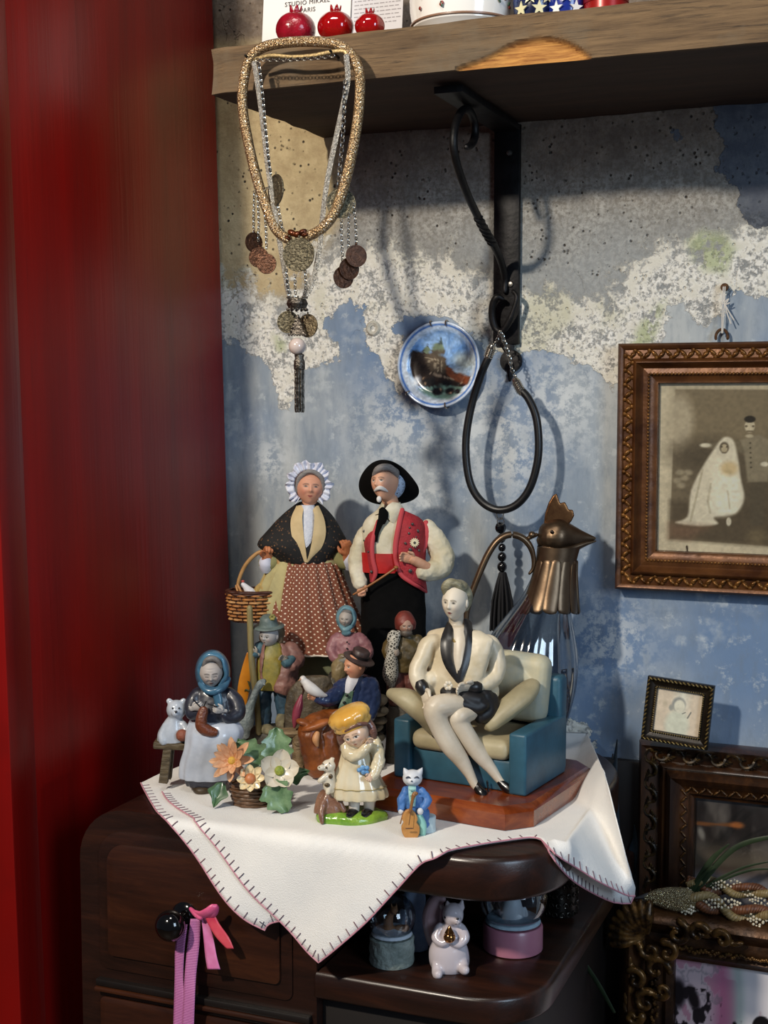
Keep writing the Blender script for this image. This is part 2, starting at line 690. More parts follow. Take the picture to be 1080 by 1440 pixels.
# ------------------------------------------------------------------ small picture raster (for flat prints only)
class Pic:
    def __init__(s, W, H, col, asp=None):
        s.W, s.H = W, H
        s.a = np.zeros((H, W, 3))
        s.a[:] = hx(col)
        s.x, s.y = np.meshgrid((np.arange(W) + .5) / W, (np.arange(H) + .5) / H)
        s.rng = np.random.default_rng(5)

    def put(s, m, col, al=1):
        m = np.clip(m, 0, 1)[..., None] * al
        s.a = s.a * (1 - m) + np.array(hx(col)) * m

    def ell(s, cx, cy, rx, ry, col, al=1, soft=.15, rot=0):
        c, sn = math.cos(rot), math.sin(rot)
        u = ((s.x - cx) * c + (s.y - cy) * sn) / rx
        v = (-(s.x - cx) * sn + (s.y - cy) * c) / ry
        r = np.sqrt(u * u + v * v)
        s.put((1 + soft - r) / (2 * soft), col, al)

    def poly(s, pts, col, al=1, soft=.006):
        inside = np.zeros_like(s.x, bool)
        dist = np.full_like(s.x, 9.)
        n = len(pts)
        for i in range(n):
            (x1, y1), (x2, y2) = pts[i], pts[(i + 1) % n]
            if y1 != y2:
                cnd = ((y1 > s.y) != (y2 > s.y)) & (s.x < (x2 - x1) * (s.y - y1) / (y2 - y1) + x1)
                inside ^= cnd
            L2 = (x2 - x1) ** 2 + (y2 - y1) ** 2 + 1e-12
            t = np.clip(((s.x - x1) * (x2 - x1) + (s.y - y1) * (y2 - y1)) / L2, 0, 1)
            dist = np.minimum(dist, np.hypot(s.x - x1 - t * (x2 - x1), s.y - y1 - t * (y2 - y1)))
        sd = np.where(inside, dist, -dist)
        s.put((sd + soft) / (2 * soft), col, al)

    def line(s, pts, wd, col, al=1):
        for (x1, y1), (x2, y2) in zip(pts[:-1], pts[1:]):
            L2 = (x2 - x1) ** 2 + (y2 - y1) ** 2 + 1e-12
            t = np.clip(((s.x - x1) * (x2 - x1) + (s.y - y1) * (y2 - y1)) / L2, 0, 1)
            d = np.hypot(s.x - x1 - t * (x2 - x1), s.y - y1 - t * (y2 - y1))
            s.put((wd - d) / (wd * .5) + .5, col, al)

    def noise(s, cells, seed=1):
        rg = np.random.default_rng(seed)
        out = np.zeros_like(s.x)
        amp = 1.
        for o in range(4):
            c = int(cells * 2 ** o)
            g = rg.random((c + 2, c + 2))
            X, Y = s.x * c, s.y * c
            i, j = X.astype(int), Y.astype(int)
            fx, fy = X - i, Y - j
            fx, fy = fx * fx * (3 - 2 * fx), fy * fy * (3 - 2 * fy)
            v = (g[j, i] * (1 - fx) + g[j, i + 1] * fx) * (1 - fy) + (g[j + 1, i] * (1 - fx) + g[j + 1, i + 1] * fx) * fy
            out += v * amp
            amp *= .5
        return out / 1.875

    def mottle(s, cells, amt, seed=1):
        s.a = np.clip(s.a * (1 + amt * (s.noise(cells, seed)[..., None] - .5) * 2), 0, 1)

    def linear(s):
        a = s.a
        return np.where(a <= .04045, a / 12.92, ((a + .055) / 1.055) ** 2.4)

    def sheet(s, name, w, h, mt, parent, y=0, cx=0, cz=0):
        """flat print, w x h metres, facing -y"""
        m = MB()
        xs = (np.arange(s.W) / (s.W - 1) - .5) * w + cx
        zs = (.5 - np.arange(s.H) / (s.H - 1)) * h + cz
        m.grid([[(x, y, z) for x in xs][::1] for z in zs[::-1]], col=s.linear()[::-1].reshape(-1, 3))
        return m.done(name, mt, parent, sharp=0)

# ------------------------------------------------------------------ the room: wall and floor
def wall_material():
    m = bpy.data.materials.new('weathered_plaster')
    nt, N, L, P = nodes_of(m)
    tc = N.new('ShaderNodeTexCoord')

    def nz(scale, detail=6, rough=.6, st=None, dist=0):
        n = N.new('ShaderNodeTexNoise')
        n.inputs['Scale'].default_value = scale
        n.inputs['Detail'].default_value = detail
        n.inputs['Roughness'].default_value = rough
        n.inputs['Distortion'].default_value = dist
        if st:
            mp = N.new('ShaderNodeMapping')
            mp.inputs['Scale'].default_value = st
            L.new(tc.outputs['Object'], mp.inputs[0])
            L.new(mp.outputs[0], n.inputs[0])
        else:
            L.new(tc.outputs['Object'], n.inputs[0])
        return n.outputs[0]

    def attr(nm):
        a = N.new('ShaderNodeAttribute')
        a.attribute_name = nm
        return a.outputs['Fac']

    def mth(op, a, b=None, c=None):
        n = N.new('ShaderNodeMath')
        n.operation = op
        for i, v in enumerate((a, b, c)):
            if v is None:
                continue
            if isinstance(v, (int, float)):
                n.inputs[i].default_value = v
            else:
                L.new(v, n.inputs[i])
        return n.outputs[0]

    def rng(v, a, b, c=0, d=1, sm=True):
        n = N.new('ShaderNodeMapRange')
        if sm:
            n.interpolation_type = 'SMOOTHSTEP'
        for i, x in enumerate((a, b, c, d)):
            n.inputs[i + 1].default_value = x
        L.new(v, n.inputs[0])
        return n.outputs[0]

    def mix(f, a, b):
        n = N.new('ShaderNodeMix')
        n.data_type = 'RGBA'
        for i, v in ((0, f), (6, a), (7, b)):
            if isinstance(v, str):
                n.inputs[i].default_value = h4(v)
            elif isinstance(v, (int, float)):
                n.inputs[i].default_value = v
            else:
                L.new(v, n.inputs[i])
        return n.outputs[2]
    n1, n2, n3 = nz(9, 8, .62), nz(38, 8, .7), nz(170, 6, .75)
    blue, slate, sand_lit, ol = attr('blue'), attr('slate'), attr('sand_lit'), attr('olive')
    # signed distances (in cm) roughened by noise
    edge = mth('ADD', mth('MULTIPLY', mth('SUBTRACT', n2, .5), 5.5), mth('MULTIPLY', mth('SUBTRACT', n1, .5), 4.0))
    sb = mth('ADD', blue, edge)
    bm_ = rng(sb, -.06, .06)
    ss = mth('ADD', slate, edge)
    sm_ = rng(ss, -.06, .06)
    # concrete with pits
    conc = mix(rng(n2, .3, .7), '8c8983', 'b3b0a8')
    conc = mix(rng(n3, .42, .6), conc, '7d786f')
    sepz = N.new('ShaderNodeSeparateXYZ')
    L.new(tc.outputs['Object'], sepz.inputs[0])
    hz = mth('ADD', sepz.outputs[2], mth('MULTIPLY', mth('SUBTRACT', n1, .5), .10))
    conc = mix(mth('MULTIPLY', rng(hz, 1.52, 1.62), .75), conc, mix(rng(n2, .35, .65), '5e4c3e', '7d6a58'))  # browner towards the shelf: its shade and wood bounce painted into the colour
    conc = mix(mth('MULTIPLY', rng(hz, 1.56, 1.44), .5), conc, 'a3abb0')
    conc = mix(mth('MULTIPLY', sand_lit, .9), conc, mix(rng(n2, .3, .7), 'b09b74', 'd0bd92'))  # sandy plaster patch, the warm lamplight on it painted into its yellow
    vo = N.new('ShaderNodeTexVoronoi')
    vo.inputs['Scale'].default_value = 120
    L.new(tc.outputs['Object'], vo.inputs[0])
    pit = mth('MULTIPLY', rng(vo.outputs['Distance'], .26, .12), rng(n2, .47, .58))
    conc = mix(pit, conc, '3b352f')
    # white salts band near the paint edge
    wb = mth('ADD', blue, mth('MULTIPLY', mth('SUBTRACT', n2, .5), 20.0))
    wb = mth('ADD', wb, mth('MULTIPLY', mth('SUBTRACT', n1, .5), 10.0))
    wm = mth('MULTIPLY', rng(wb, -8.5, -6.0), rng(mth('ADD', mth('MULTIPLY', n3, .5), mth('MULTIPLY', n2, .5)), .40, .50))
    wc = mix(rng(n2, .42, .6), 'f2f0e9', 'dcd9cd')
    wc = mix(mth('MULTIPLY', rng(n1, .54, .66), .5), wc, 'bdbb98')
    c = mix(wm, conc, wc)
    c = mix(mth('MULTIPLY', ol, rng(n2, .42, .5)), c, 'b6bd9a')
    c = mix(mth('MULTIPLY', sm_, rng(n3, .72, .60)), c, mix(rng(n2, .35, .65), '4a4f5b', '62676f'))
    # painted blue
    st = nz(5, 5, .55, (3.4, 1, .8))
    bl = mix(rng(st, .34, .66), '828f9d', 'b2b7b8')
    bl = mix(rng(nz(2.6, 4, .5), .46, .66), bl, '6a82a2')
    bl = mix(mth('MULTIPLY', rng(nz(24, 5, .55), .5, .66), mth('MULTIPLY', rng(nz(3.5, 2, .5), .50, .62), .6)), bl, 'ccd2d3')
    fine = nz(70, 6, .7, (1, 1, .35))
    bl = mix(mth('MULTIPLY', rng(fine, .46, .66), .35), bl, '6d7a88')
    bl = mix(mth('MULTIPLY', rng(nz(45, 6, .7), .55, .66), .45), bl, 'c3cacd')
    bl = mix(mth('MULTIPLY', attr('chalk'), rng(nz(55, 7, .72), .44, .56)), bl, 'c9ced0')
    cv = N.new('ShaderNodeTexVoronoi')
    cv.feature = 'DISTANCE_TO_EDGE'
    cv.inputs['Scale'].default_value = 4.2
    vm = N.new('ShaderNodeVectorMath')
    vm.operation = 'MULTIPLY_ADD'
    nv_ = N.new('ShaderNodeTexNoise')
    nv_.inputs['Scale'].default_value = 14
    nv_.inputs['Detail'].default_value = 5
    L.new(tc.outputs['Object'], nv_.inputs[0])
    L.new(nv_.outputs['Color'], vm.inputs[0])
    vm.inputs[1].default_value = (.22, .22, .22)
    L.new(tc.outputs['Object'], vm.inputs[2])
    L.new(vm.outputs[0], cv.inputs[0])
    crk = mth('MULTIPLY', rng(cv.outputs['Distance'], .008, .002), rng(nz(4, 3), .58, .66))
    bl = mix(mth('MULTIPLY', crk, .6), bl, '49545e')
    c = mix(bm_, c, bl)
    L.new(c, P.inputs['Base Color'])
    P.inputs['Roughness'].default_value = .72
    P.inputs['Specular IOR Level'].default_value = .3
    hgt = mth('ADD', mth('MULTIPLY', bm_, .55), mth('MULTIPLY', mth('MULTIPLY', wm, .35), mth('SUBTRACT', 1.0, bm_)))
    hgt = mth('ADD', hgt, mth('MULTIPLY', sm_, .5))
    hgt = mth('ADD', hgt, mth('MULTIPLY', mth('MULTIPLY', n3, .4), mth('SUBTRACT', 1.0, bm_)))
    hgt = mth('ADD', hgt, mth('MULTIPLY', nz(7, 3, .5), 1.5))
    hgt = mth('ADD', hgt, mth('MULTIPLY', nz(30, 3, .5, (2.5, 1, 1)), .18))
    hgt = mth('ADD', hgt, mth('MULTIPLY', fine, .14))
    hgt = mth('ADD', hgt, mth('MULTIPLY', mth('MULTIPLY', n2, .5), mth('SUBTRACT', 1.0, bm_)))
    hgt = mth('SUBTRACT', hgt, mth('MULTIPLY', mth('MULTIPLY', pit, .8), mth('SUBTRACT', 1.0, bm_)))
    hgt = mth('SUBTRACT', hgt, mth('MULTIPLY', crk, .6))
    b = N.new('ShaderNodeBump')
    b.inputs['Strength'].default_value = .75
    b.inputs['Distance'].default_value = .005
    L.new(hgt, b.inputs['Height'])
    L.new(b.outputs[0], P.inputs['Normal'])
    return m


def sdist(X, Z, poly):
    inside = np.zeros_like(X, bool)
    dist = np.full_like(X, 9.)
    n = len(poly)
    for i in range(n):
        (x1, y1), (x2, y2) = poly[i], poly[(i + 1) % n]
        if y1 != y2:
            inside ^= ((y1 > Z) != (y2 > Z)) & (X < (x2 - x1) * (Z - y1) / (y2 - y1) + x1)
        L2 = (x2 - x1) ** 2 + (y2 - y1) ** 2 + 1e-12
        t = np.clip(((X - x1) * (x2 - x1) + (Z - y1) * (y2 - y1)) / L2, 0, 1)
        dist = np.minimum(dist, np.hypot(X - x1 - t * (x2 - x1), Z - y1 - t * (y2 - y1)))
    return np.where(inside, dist, -dist)


def wp(pts):
    return [(p.x, p.z) for p in (atY(a, b, 0) for a, b in pts)]


xs = np.concatenate([np.linspace(-2.2, -.42, 8)[:-1], np.linspace(-.42, .72, 190), np.linspace(.72, 2.4, 8)[1:]])
zs = np.concatenate([np.linspace(0, .7, 8)[:-1], np.linspace(.7, 1.86, 190), np.linspace(1.86, 2.9, 6)[1:]])
GX, GZ = np.meshgrid(xs, zs)
bluep = wp([(300, 470), (332, 480), (348, 492), (380, 512), (388, 545), (392, 572), (408, 576), (416, 560), (420, 528), (448, 514), (478, 500),
            (480, 486), (462, 476), (462, 452), (474, 434), (492, 424), (512, 432), (514, 460), (522, 486), (535, 500), (548, 528), (566, 545),
            (570, 500), (564, 480), (552, 462), (575, 444), (600, 442), (640, 452), (672, 480), (690, 500), (720, 505), (770, 500), (800, 506),
            (830, 518), (850, 538), (864, 548), (900, 520), (930, 470), (945, 432), (965, 426), (975, 448), (990, 458), (1015, 440),
            (1030, 412), (1060, 408), (1090, 425), (1130, 430), (1400, 420)])
bluep += [(2.4, .0), (-2.2, .0), (-2.2, wp([(300, 470)])[0][1])]
slp = [wp([(1005, 160), (1012, 215), (1008, 240), (1030, 262), (1040, 300), (1065, 316), (1100, 318), (1200, 300), (1300, 100), (1000, 100)]),
       wp([(946, 186), (958, 180), (962, 195), (950, 200)])]
fb = sdist(GX, GZ, bluep) * 100
fb = np.minimum(fb, -100 * sdist(GX, GZ, wp([(762, 1045), (778, 1008), (800, 1000), (822, 1018), (838, 1048), (800, 1060)])))
fb = np.minimum(fb, -100 * sdist(GX, GZ, wp([(300, 40), (372, 40), (372, -60), (300, -60)])) + 99 * 0)
fs_ = np.maximum.reduce([sdist(GX, GZ, p) for p in slp]) * 100
sand_lit_edge = [wp([(300, 60), (482, 60), (482, 300), (420, 420), (300, 420)])]
fsand_lit = np.clip(sdist(GX, GZ, sand_lit_edge[0]) * 100 / 2.0 + .5, 0, 1)
olv = [wp([(965, 340), (985, 325), (1020, 330), (1035, 350), (1020, 385), (990, 380), (975, 365)]), wp([(880, 500), (900, 455), (935, 420), (920, 480)]),
       wp([(385, 470), (402, 480), (400, 500), (388, 492)])]
fol = np.clip(np.maximum.reduce([sdist(GX, GZ, p) for p in olv]) * 100 + .5, 0, 1)
fch = np.zeros_like(GX)
for px_, py_, r_ in ((690, 600, .075), (720, 640, .05), (560, 600, .06), (790, 560, .06), (380, 650, .03), (850, 900, .05), (600, 700, .03)):
    p_ = atY(px_, py_, 0)
    fch = np.maximum(fch, .8 * np.exp(-((GX - p_.x) ** 2 + (GZ - p_.z) ** 2) / r_ ** 2))
m = MB()
m.grid([[(float(x), 0, float(z)) for x in xs] for z in zs])
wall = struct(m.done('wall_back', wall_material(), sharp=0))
for nm, a in (('blue', fb), ('slate', fs_), ('sand_lit', fsand_lit), ('olive', fol), ('chalk', fch)):
    at = wall.data.attributes.new(nm, 'FLOAT', 'POINT')
    at.data.foreach_set('value', a.ravel().astype(np.float32))
m = MB()
pc_ = atY(525, 462, 0)
m.lathe([(.0035, -.004), (.004, .0015), (.0075, .003), (.010, .001), (.0105, -.001)], pc_, Matrix.Rotation(R(90), 3, 'X'), 20)
m.done('wall_plug', mat('plaster_plug', 'c9c6bb', .9, col2='a9a69a', scale=120, bump=.6, bscale=200), wall)
m = MB()
m.box((0, -1.2, -.03), (2.4, 1.6, .03), bev=0)
struct(m.done('floor', wood('floor_boards', '3a2a20', '4c382a', '5d4736', (1, 8, 8), 4, .5)))

# ------------------------------------------------------------------ red wardrobe beside the wall
red = bpy.data.materials.new('red_lacquer')
nt, N, L, P = nodes_of(red)
P.inputs['Roughness'].default_value = .30
P.inputs['Specular IOR Level'].default_value = .35
tc = N.new('ShaderNodeTexCoord')


def rnoise(st, sc, det=6, rg=.6):
    mp = N.new('ShaderNodeMapping')
    mp.inputs['Scale'].default_value = st
    L.new(tc.outputs['Object'], mp.inputs[0])
    n = N.new('ShaderNodeTexNoise')
    n.inputs['Scale'].default_value = sc
    n.inputs['Detail'].default_value = det
    n.inputs['Roughness'].default_value = rg
    L.new(mp.outputs[0], n.inputs[0])
    return n.outputs[0]


def rmix(f, a, b, lo, hi):
    mr = N.new('ShaderNodeMapRange')
    mr.inputs[1].default_value = lo
    mr.inputs[2].default_value = hi
    L.new(f, mr.inputs[0])
    x = N.new('ShaderNodeMix')
    x.data_type = 'RGBA'
    L.new(mr.outputs[0], x.inputs[0])
    for i, v in ((6, a), (7, b)):
        if isinstance(v, str):
            x.inputs[i].default_value = h4(v)
        else:
            L.new(v, x.inputs[i])
    return x.outputs[2]


g1 = rnoise((1, 7, .5), 3.5)
g2 = rnoise((1, 30, .8), 6)
rc = rmix(g1, '850805', '6a0b08', .3, .7)
rc = rmix(g2, rc, '560b08', .6, .85)
L.new(rc, P.inputs['Base Color'])
rr_ = N.new('ShaderNodeMapRange')
rr_.inputs[3].default_value = .22
rr_.inputs[4].default_value = .46
L.new(rnoise((1, 3, 1.2), 3), rr_.inputs[0])
L.new(rr_.outputs[0], P.inputs['Roughness'])
b = N.new('ShaderNodeBump')
b.inputs['Strength'].default_value = .12
b.inputs['Distance'].default_value = .004
L.new(g2, b.inputs['Height'])
L.new(b.outputs[0], P.inputs['Normal'])
ward = empty('wardrobe', (-.2445, -.03, 0), 0, 'tall red lacquered wooden wardrobe with a plain side panel and a knot', 'wardrobe')
ward.rotation_euler = (0, R(-1.24), 0)
MB().box((-.02, -.225, 1.15), (.02, .225, 1.14), bev=.12).done('side_panel', red, ward)
MB().box((-.018, -.4715, 1.15), (.023, .0215, 1.14), bev=.1).done('front_stile', red, ward)
MB().box((-.33, -.012, 1.15), (.29, .012, 1.13), bev=.1).done('back_panel', red, ward)
MB().box((-.33, -.475, 1.15), (.289, .018, 1.12), bev=.1).done('door', red, ward)
MB().box((-.33, -.25, 2.30), (.34, .26, .02), bev=.3).done('top_board', red, ward)
m = MB()
kp = atX(14, 775, -.262) - Vector(ward.location)
for i in range(5):
    pts = [(.003 - (kp.z - .0) * 0 + 0, kp.y + math.cos(a) * (.002 + .0022 * i) + .0, kp.z + math.sin(a) * (.004 + .005 * i)) for a in np.linspace(0, 2 * PI, 16)[:-1]]
    m.tube([(p[0] - .0028, p[1], p[2]) for p in pts], .0006, 6, closed=True)
m.done('wood_knot', mat('knot_dark', '2c0a08', .6), ward)

# ------------------------------------------------------------------ dark wooden cabinet
DW = wood('dark_walnut', '160b07', '26130c', '3a1d11', (1.4, 10, 9), 5, .34, .18, .25)
DW2 = wood('walnut_panel', '1d0e08', '33190e', '4a2714', (1.2, 8, 10), 4, .32, .12, .3)
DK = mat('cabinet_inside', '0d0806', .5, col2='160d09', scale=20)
XL, XR, YF, YB, ZTOP, ZSH = -.197, .302, -.500, -.012, .8845, .75
cab = empty('sideboard', (0, 0, 0), 0, 'dark walnut sideboard with rounded corners, a drawer and an open niche', 'cabinet')


def roundrect(x0, x1, y0, y1, rs, n=8):
    """rs: radii for corners (x0,y0),(x1,y0),(x1,y1),(x0,y1)"""
    out = []
    for (cx, cy, sx, sy, a0), r in zip(((x0, y0, 1, 1, PI), (x1, y0, -1, 1, 1.5 * PI), (x1, y1, -1, -1, 0), (x0, y1, 1, -1, .5 * PI)), rs):
        r = max(r, 1e-4)
        for i in range(n + 1):
            a = a0 + PI / 2 * i / n
            out.append((cx + sx * r + r * math.cos(a), cy + sy * r + r * math.sin(a)))
    return out


def slab(name, outline, z0, z1, mt, parent, bev=.003):
    m = MB()
    n = len(outline)
    c = Vector((sum(p[0] for p in outline) / n, sum(p[1] for p in outline) / n, 0))
    rows = []
    for z, ins in ((z0, bev), (z0 + bev * .4, bev * .3), (z0 + bev, 0), (z1 - bev, 0), (z1 - bev * .4, bev * .3), (z1, bev)):
        row = []
        for i, p in enumerate(outline):
            a, b2 = Vector(outline[i - 1]), Vector(outline[(i + 1) % n])
            t = (b2 - a).normalized()
            row.append((p[0] - t.y * ins, p[1] + t.x * ins, z))
        rows.append(row)
    m.grid(rows, False, True)
    m.Fc.append(tuple(range(n))[::-1])
    m.Fc.append(tuple(range(5 * n, 6 * n)))
    return m.done(name, mt, parent)


# drawer block with the rolled top edge
XD = .072
prof = [(XL, .02)] + [(XL + .055 - .055 * math.cos(a), ZTOP - .055 + .055 * math.sin(a)) for a in np.linspace(0, PI / 2, 10)] + [(XD, ZTOP), (XD, .02)]
MB().prism([(x, YF + .006, z) for x, z in prof], (0, YB - YF - .006, 0)).done('body', DW, cab)
slab('top_board', roundrect(XD + .0005, XR, YF, YB, (.004, .085, .2, .004), 14), ZTOP - .043, ZTOP, DW, cab, .006)
slab('shelf_board', roundrect(XD - .002, XR - .012, YF + .004, YB, (.002, .07, .02, .002)), ZSH - .028, ZSH, DW, cab, .004)
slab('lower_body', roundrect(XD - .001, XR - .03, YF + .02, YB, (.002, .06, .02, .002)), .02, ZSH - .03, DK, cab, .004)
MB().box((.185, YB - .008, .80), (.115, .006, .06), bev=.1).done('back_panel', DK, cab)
# drawer: raised rounded panel, groove under it
dx0, dx1 = atY(150, 1250, YF).x, atY(392, 1300, YF).x
dz1, dz0 = atY(170, 1188, YF).z, atY(160, 1345, YF).z


def raised(name, x0, x1, z0, z1, r, y, dep, mt, parent, bev=.004):
    m = MB()
    ol = roundrect(x0, x1, z0, z1, (r * .3, r * .3, r * .3, r))
    rows = [[(x, y + 0, z) for x, z in ol]]
    cx, cz = (x0 + x1) / 2, (z0 + z1) / 2
    f = 1 - bev / (x1 - x0) * 2
    f2 = 1 - bev / (z1 - z0) * 2
    rows.append([(x, y - dep * .7, z) for x, z in ol])
    rows.append([(cx + (x - cx) * f, y - dep, cz + (z - cz) * f2) for x, z in ol])
    m.grid(rows, False, True)
    n = len(ol)
    m.Fc.append(tuple(range(2 * n, 3 * n)))
    return m.done(name, mt, parent, sharp=30)


drw = raised('drawer', dx0 - .012, dx1 + .012, dz0 - .016, dz1 + .012, .03, YF + .006, .0025, DW, cab)
raised('drawer_panel', dx0, dx1, dz0, dz1, .022, YF + .0035, .004, DW2, drw)
gz = atY(160, 1385, YF).z
MB().box(((dx0 + XD) / 2 - .01, YF + .003, gz), ((XD - dx0) / 2 + .005, .004, .0035), bev=.3).done('rail', DK, cab)
MB().box(((dx0 + XD) / 2 - .01, YF + .0, gz - .006), ((XD - dx0) / 2 + .005, .004, .0022), bev=.6).done('moulding', DW2, cab)
raised('lower_drawer', dx0 - .012, dx1 + .012, gz - .16, gz - .016, .006, YF + .006, .004, DW2, cab)
kb = atY(262, 1288, YF + .001)
kn = mat('knob_black', '080707', .06, coat=.6)
knob = MB()
Mk = Matrix.Rotation(R(90), 3, 'X')
knob.lathe([(.0001, -.001), (.0145, 0), (.0152, .003), (.0125, .006), (.0065, .0075), (.005, .012), (.006, .016)], kb, Mk, 28)
knob.ell(kb + Vector((-.002, -.028, 0)), (.0155, .014, .0155), None, 28, 18)
knob.done('knob', kn, drw)
k2 = atY(280, 1450, YF)

# ------------------------------------------------------------------ shelf plank with iron bracket
ZS0, ZS1, YS = 1.645, 1.694, -.280
pl = bpy.data.materials.new('old_plank')
nt, N, L, P = nodes_of(pl)
P.inputs['Roughness'].default_value = .85
tc = N.new('ShaderNodeTexCoord')
a1 = rnoise((1.2, 10, 16), 5, 9, .7)
a2 = rnoise((2.5, 30, 60), 6, 6, .7)
a3 = rnoise((3, 3, 3), 4, 5, .6)
c = rmix(a1, '4a3826', '83694a', .32, .68)
c = rmix(a2, c, '2a2018', .54, .72)
c = rmix(a3, c, '6d5f4c', .5, .7)
at_ = N.new('ShaderNodeAttribute')
at_.attribute_name = 'chip'
chipc = rmix(a2, 'c8904a', '8a5526', .4, .65)
mx = N.new('ShaderNodeMix')
mx.data_type = 'RGBA'
L.new(at_.outputs['Fac'], mx.inputs[0])
L.new(c, mx.inputs[6])
L.new(chipc, mx.inputs[7])
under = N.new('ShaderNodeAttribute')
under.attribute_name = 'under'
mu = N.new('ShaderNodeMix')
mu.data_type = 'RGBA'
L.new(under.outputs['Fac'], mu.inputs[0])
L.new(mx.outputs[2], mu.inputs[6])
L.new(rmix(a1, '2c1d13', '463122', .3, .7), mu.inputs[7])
L.new(mu.outputs[2], P.inputs['Base Color'])
b = N.new('ShaderNodeBump')
b.inputs['Strength'].default_value = .6
b.inputs['Distance'].default_value = .004
L.new(a1, b.inputs['Height'])
L.new(b.outputs[0], P.inputs['Normal'])
m = MB()
xsl = np.linspace(-.137, .80, 340)
rows, chip, und = [], [], []
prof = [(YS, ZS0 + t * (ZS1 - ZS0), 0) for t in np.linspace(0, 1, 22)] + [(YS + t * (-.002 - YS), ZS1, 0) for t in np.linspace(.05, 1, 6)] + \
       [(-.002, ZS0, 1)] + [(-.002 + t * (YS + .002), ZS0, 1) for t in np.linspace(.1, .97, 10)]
ch0, ch1 = atY(640, 95, YS).x, atY(832, 62, YS).x
for x in xsl:
    row = []
    for (y, z, u) in prof:
        nn = mnoise.noise(Vector((x * 7, y * 9, z * 14)))
        n2_ = mnoise.noise(Vector((x * 28, y * 30, z * 40)))
        yy, zz = y, z
        cc = 0
        if y < -.05:
            yy += .004 * nn + .0015 * n2_
        if z > ZS1 - .004 and y < -.2:
            zz += .004 * nn + .0012 * n2_
        if z < ZS0 + .004:
            zz += .0025 * nn + .001 * n2_
        if u == 0 and y == YS:
            t = (x - ch0) / (ch1 - ch0)
            top = ZS0 + .004 + .022 * max(0, math.sin(PI * min(1, max(0, t)) ** 1.3))
            if 0 < t < 1:
                cc = min(1, max(0, (top + .004 * n2_ - z) / .004))
                yy += cc * (.006 + .004 * n2_)
        if x < -.12:
            yy += (.012 if y < -.2 else 0) * (-.12 - x) / .017 * .4
        ex = x + (.02 * (y / YS - 1) * -1 if x == xsl[0] else 0)
        row.append((x + (0.0 if x > -.13 else .003 * n2_) - (.016 * (y / YS)) * max(0, 1 - (x + .137) / .2), yy, zz))
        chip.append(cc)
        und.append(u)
    rows.append(row)
m.grid(rows, False, True)
npf = len(prof)
m.Fc.append(tuple(range(npf)))
m.Fc.append(tuple(range((len(xsl) - 1) * npf, len(xsl) * npf))[::-1])
shelf = empty('wall_shelf', (0, 0, 0), 0, 'thick rough old wooden plank shelf held by a black iron bracket', 'shelf')
pk = m.done('plank', pl, shelf, sharp=35)
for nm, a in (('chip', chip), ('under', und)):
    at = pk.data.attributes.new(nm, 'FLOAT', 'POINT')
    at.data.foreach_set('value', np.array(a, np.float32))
IR = mat('black_iron', '0b0a0b', .5, .5, col2='191719', scale=60, bump=.15)
br = empty('shelf_bracket', (0, 0, 0), 0, 'black wrought iron bracket with a twisted scroll under the plank shelf', 'bracket')
xb = atY(715, 300, 0).x
zb0 = atY(718, 486, 0).z
MB().box((xb, -.005, (ZS0 + zb0) / 2 - .001), (.0165, .004, (ZS0 - zb0) / 2 - .002), bev=.25).done('upright', IR, br)
MB().box((xb, -.118, ZS0 - .0075), (.0165, .116, .004), bev=.25).done('arm', IR, br)
m = MB()
ce = atY(720, 508, 0)
m.tube([(xb, -.005, zb0 + .004), (ce.x, -.005, ce.z + .008)], [.009, .006], 10, flat=.45, up=(0, 1, 0))
m.lathe([(.0001, -.004), (.014, -.004), (.0145, 0), (.013, .003), (.0001, .004)], (ce.x, -.005, ce.z), Mk, 24)
m.tube([(ce.x, -.005, ce.z - .012), (ce.x - .001, -.005, ce.z - .024)], [.006, .002], 8)
m.done('end_disc', IR, br)
for px, py in ((716, 215), (718, 400)):
    m = MB()
    p = atY(px, py, -.009)
    m.lathe([(.0001, .0025), (.003, .002), (.0042, 0), (.0042, -.001)], (p.x, -.009, p.z), Mk, 12)
    m.done('screw', mat('screw_steel', '77736e', .35, .9), br)
m = MB()
scr = [(656, 207), (664, 202), (668, 188), (666, 168), (658, 154), (648, 158), (640, 178), (638, 205), (644, 236), (658, 275), (676, 312), (692, 340), (704, 366),
       (714, 392), (720, 412)]
pts = [atX(a, b_, xb) for a, b_ in scr]
pts = [Vector((p.x, min(p.y, -.013), p.z)) for p in pts]
m.tube(pts, [.0036] + [.0046] * 12 + [.0042, .0034], 10, smooth=5)
m.done('scroll', IR, br)
m = MB()
tw = [atX(a, b_, xb) for a, b_ in catmull([(672, 305), (683, 326), (693, 343)], 12)]
for s_ in range(3):
    m.tube([p + Vector((.0046 * math.cos(i * .55 + s_ * 2.1), .003 * math.sin(i * .55 + s_ * 2.1), .002 * math.sin(i * .55 + s_ * 2.1))) for i, p in enumerate(tw)], .0018, 6)
m.done('twist', IR, br)
m = MB()
hk = [(722, 410), (727, 418), (722, 436), (716, 452), (706, 466), (697, 462), (692, 446), (693, 428), (699, 418), (706, 420)]
pts = [atY(a, b_, -.022 - .003 * math.sin(i)) for i, (a, b_) in enumerate(hk)]
m.tube(pts, [.003] * 3 + [.0045] * 6 + [.003], 10, smooth=5)
m.done('hook', IR, br)

# ------------------------------------------------------------------ white cloth
CL = mat('linen_white', 'ece9e4', .85, col2='dfdedc', scale=12, bump=.25, bscale=900, sheen=.2)
ST = mat('stitch_thread', '7a5560', .8, col2='4b4a58', scale=30)
PK = mat('pink_edging', 'c98f9c', .8, col2='b57a8a', scale=90)
OUT = (XL - .002, XR + .002, YF - .002, .05)
RC = .07


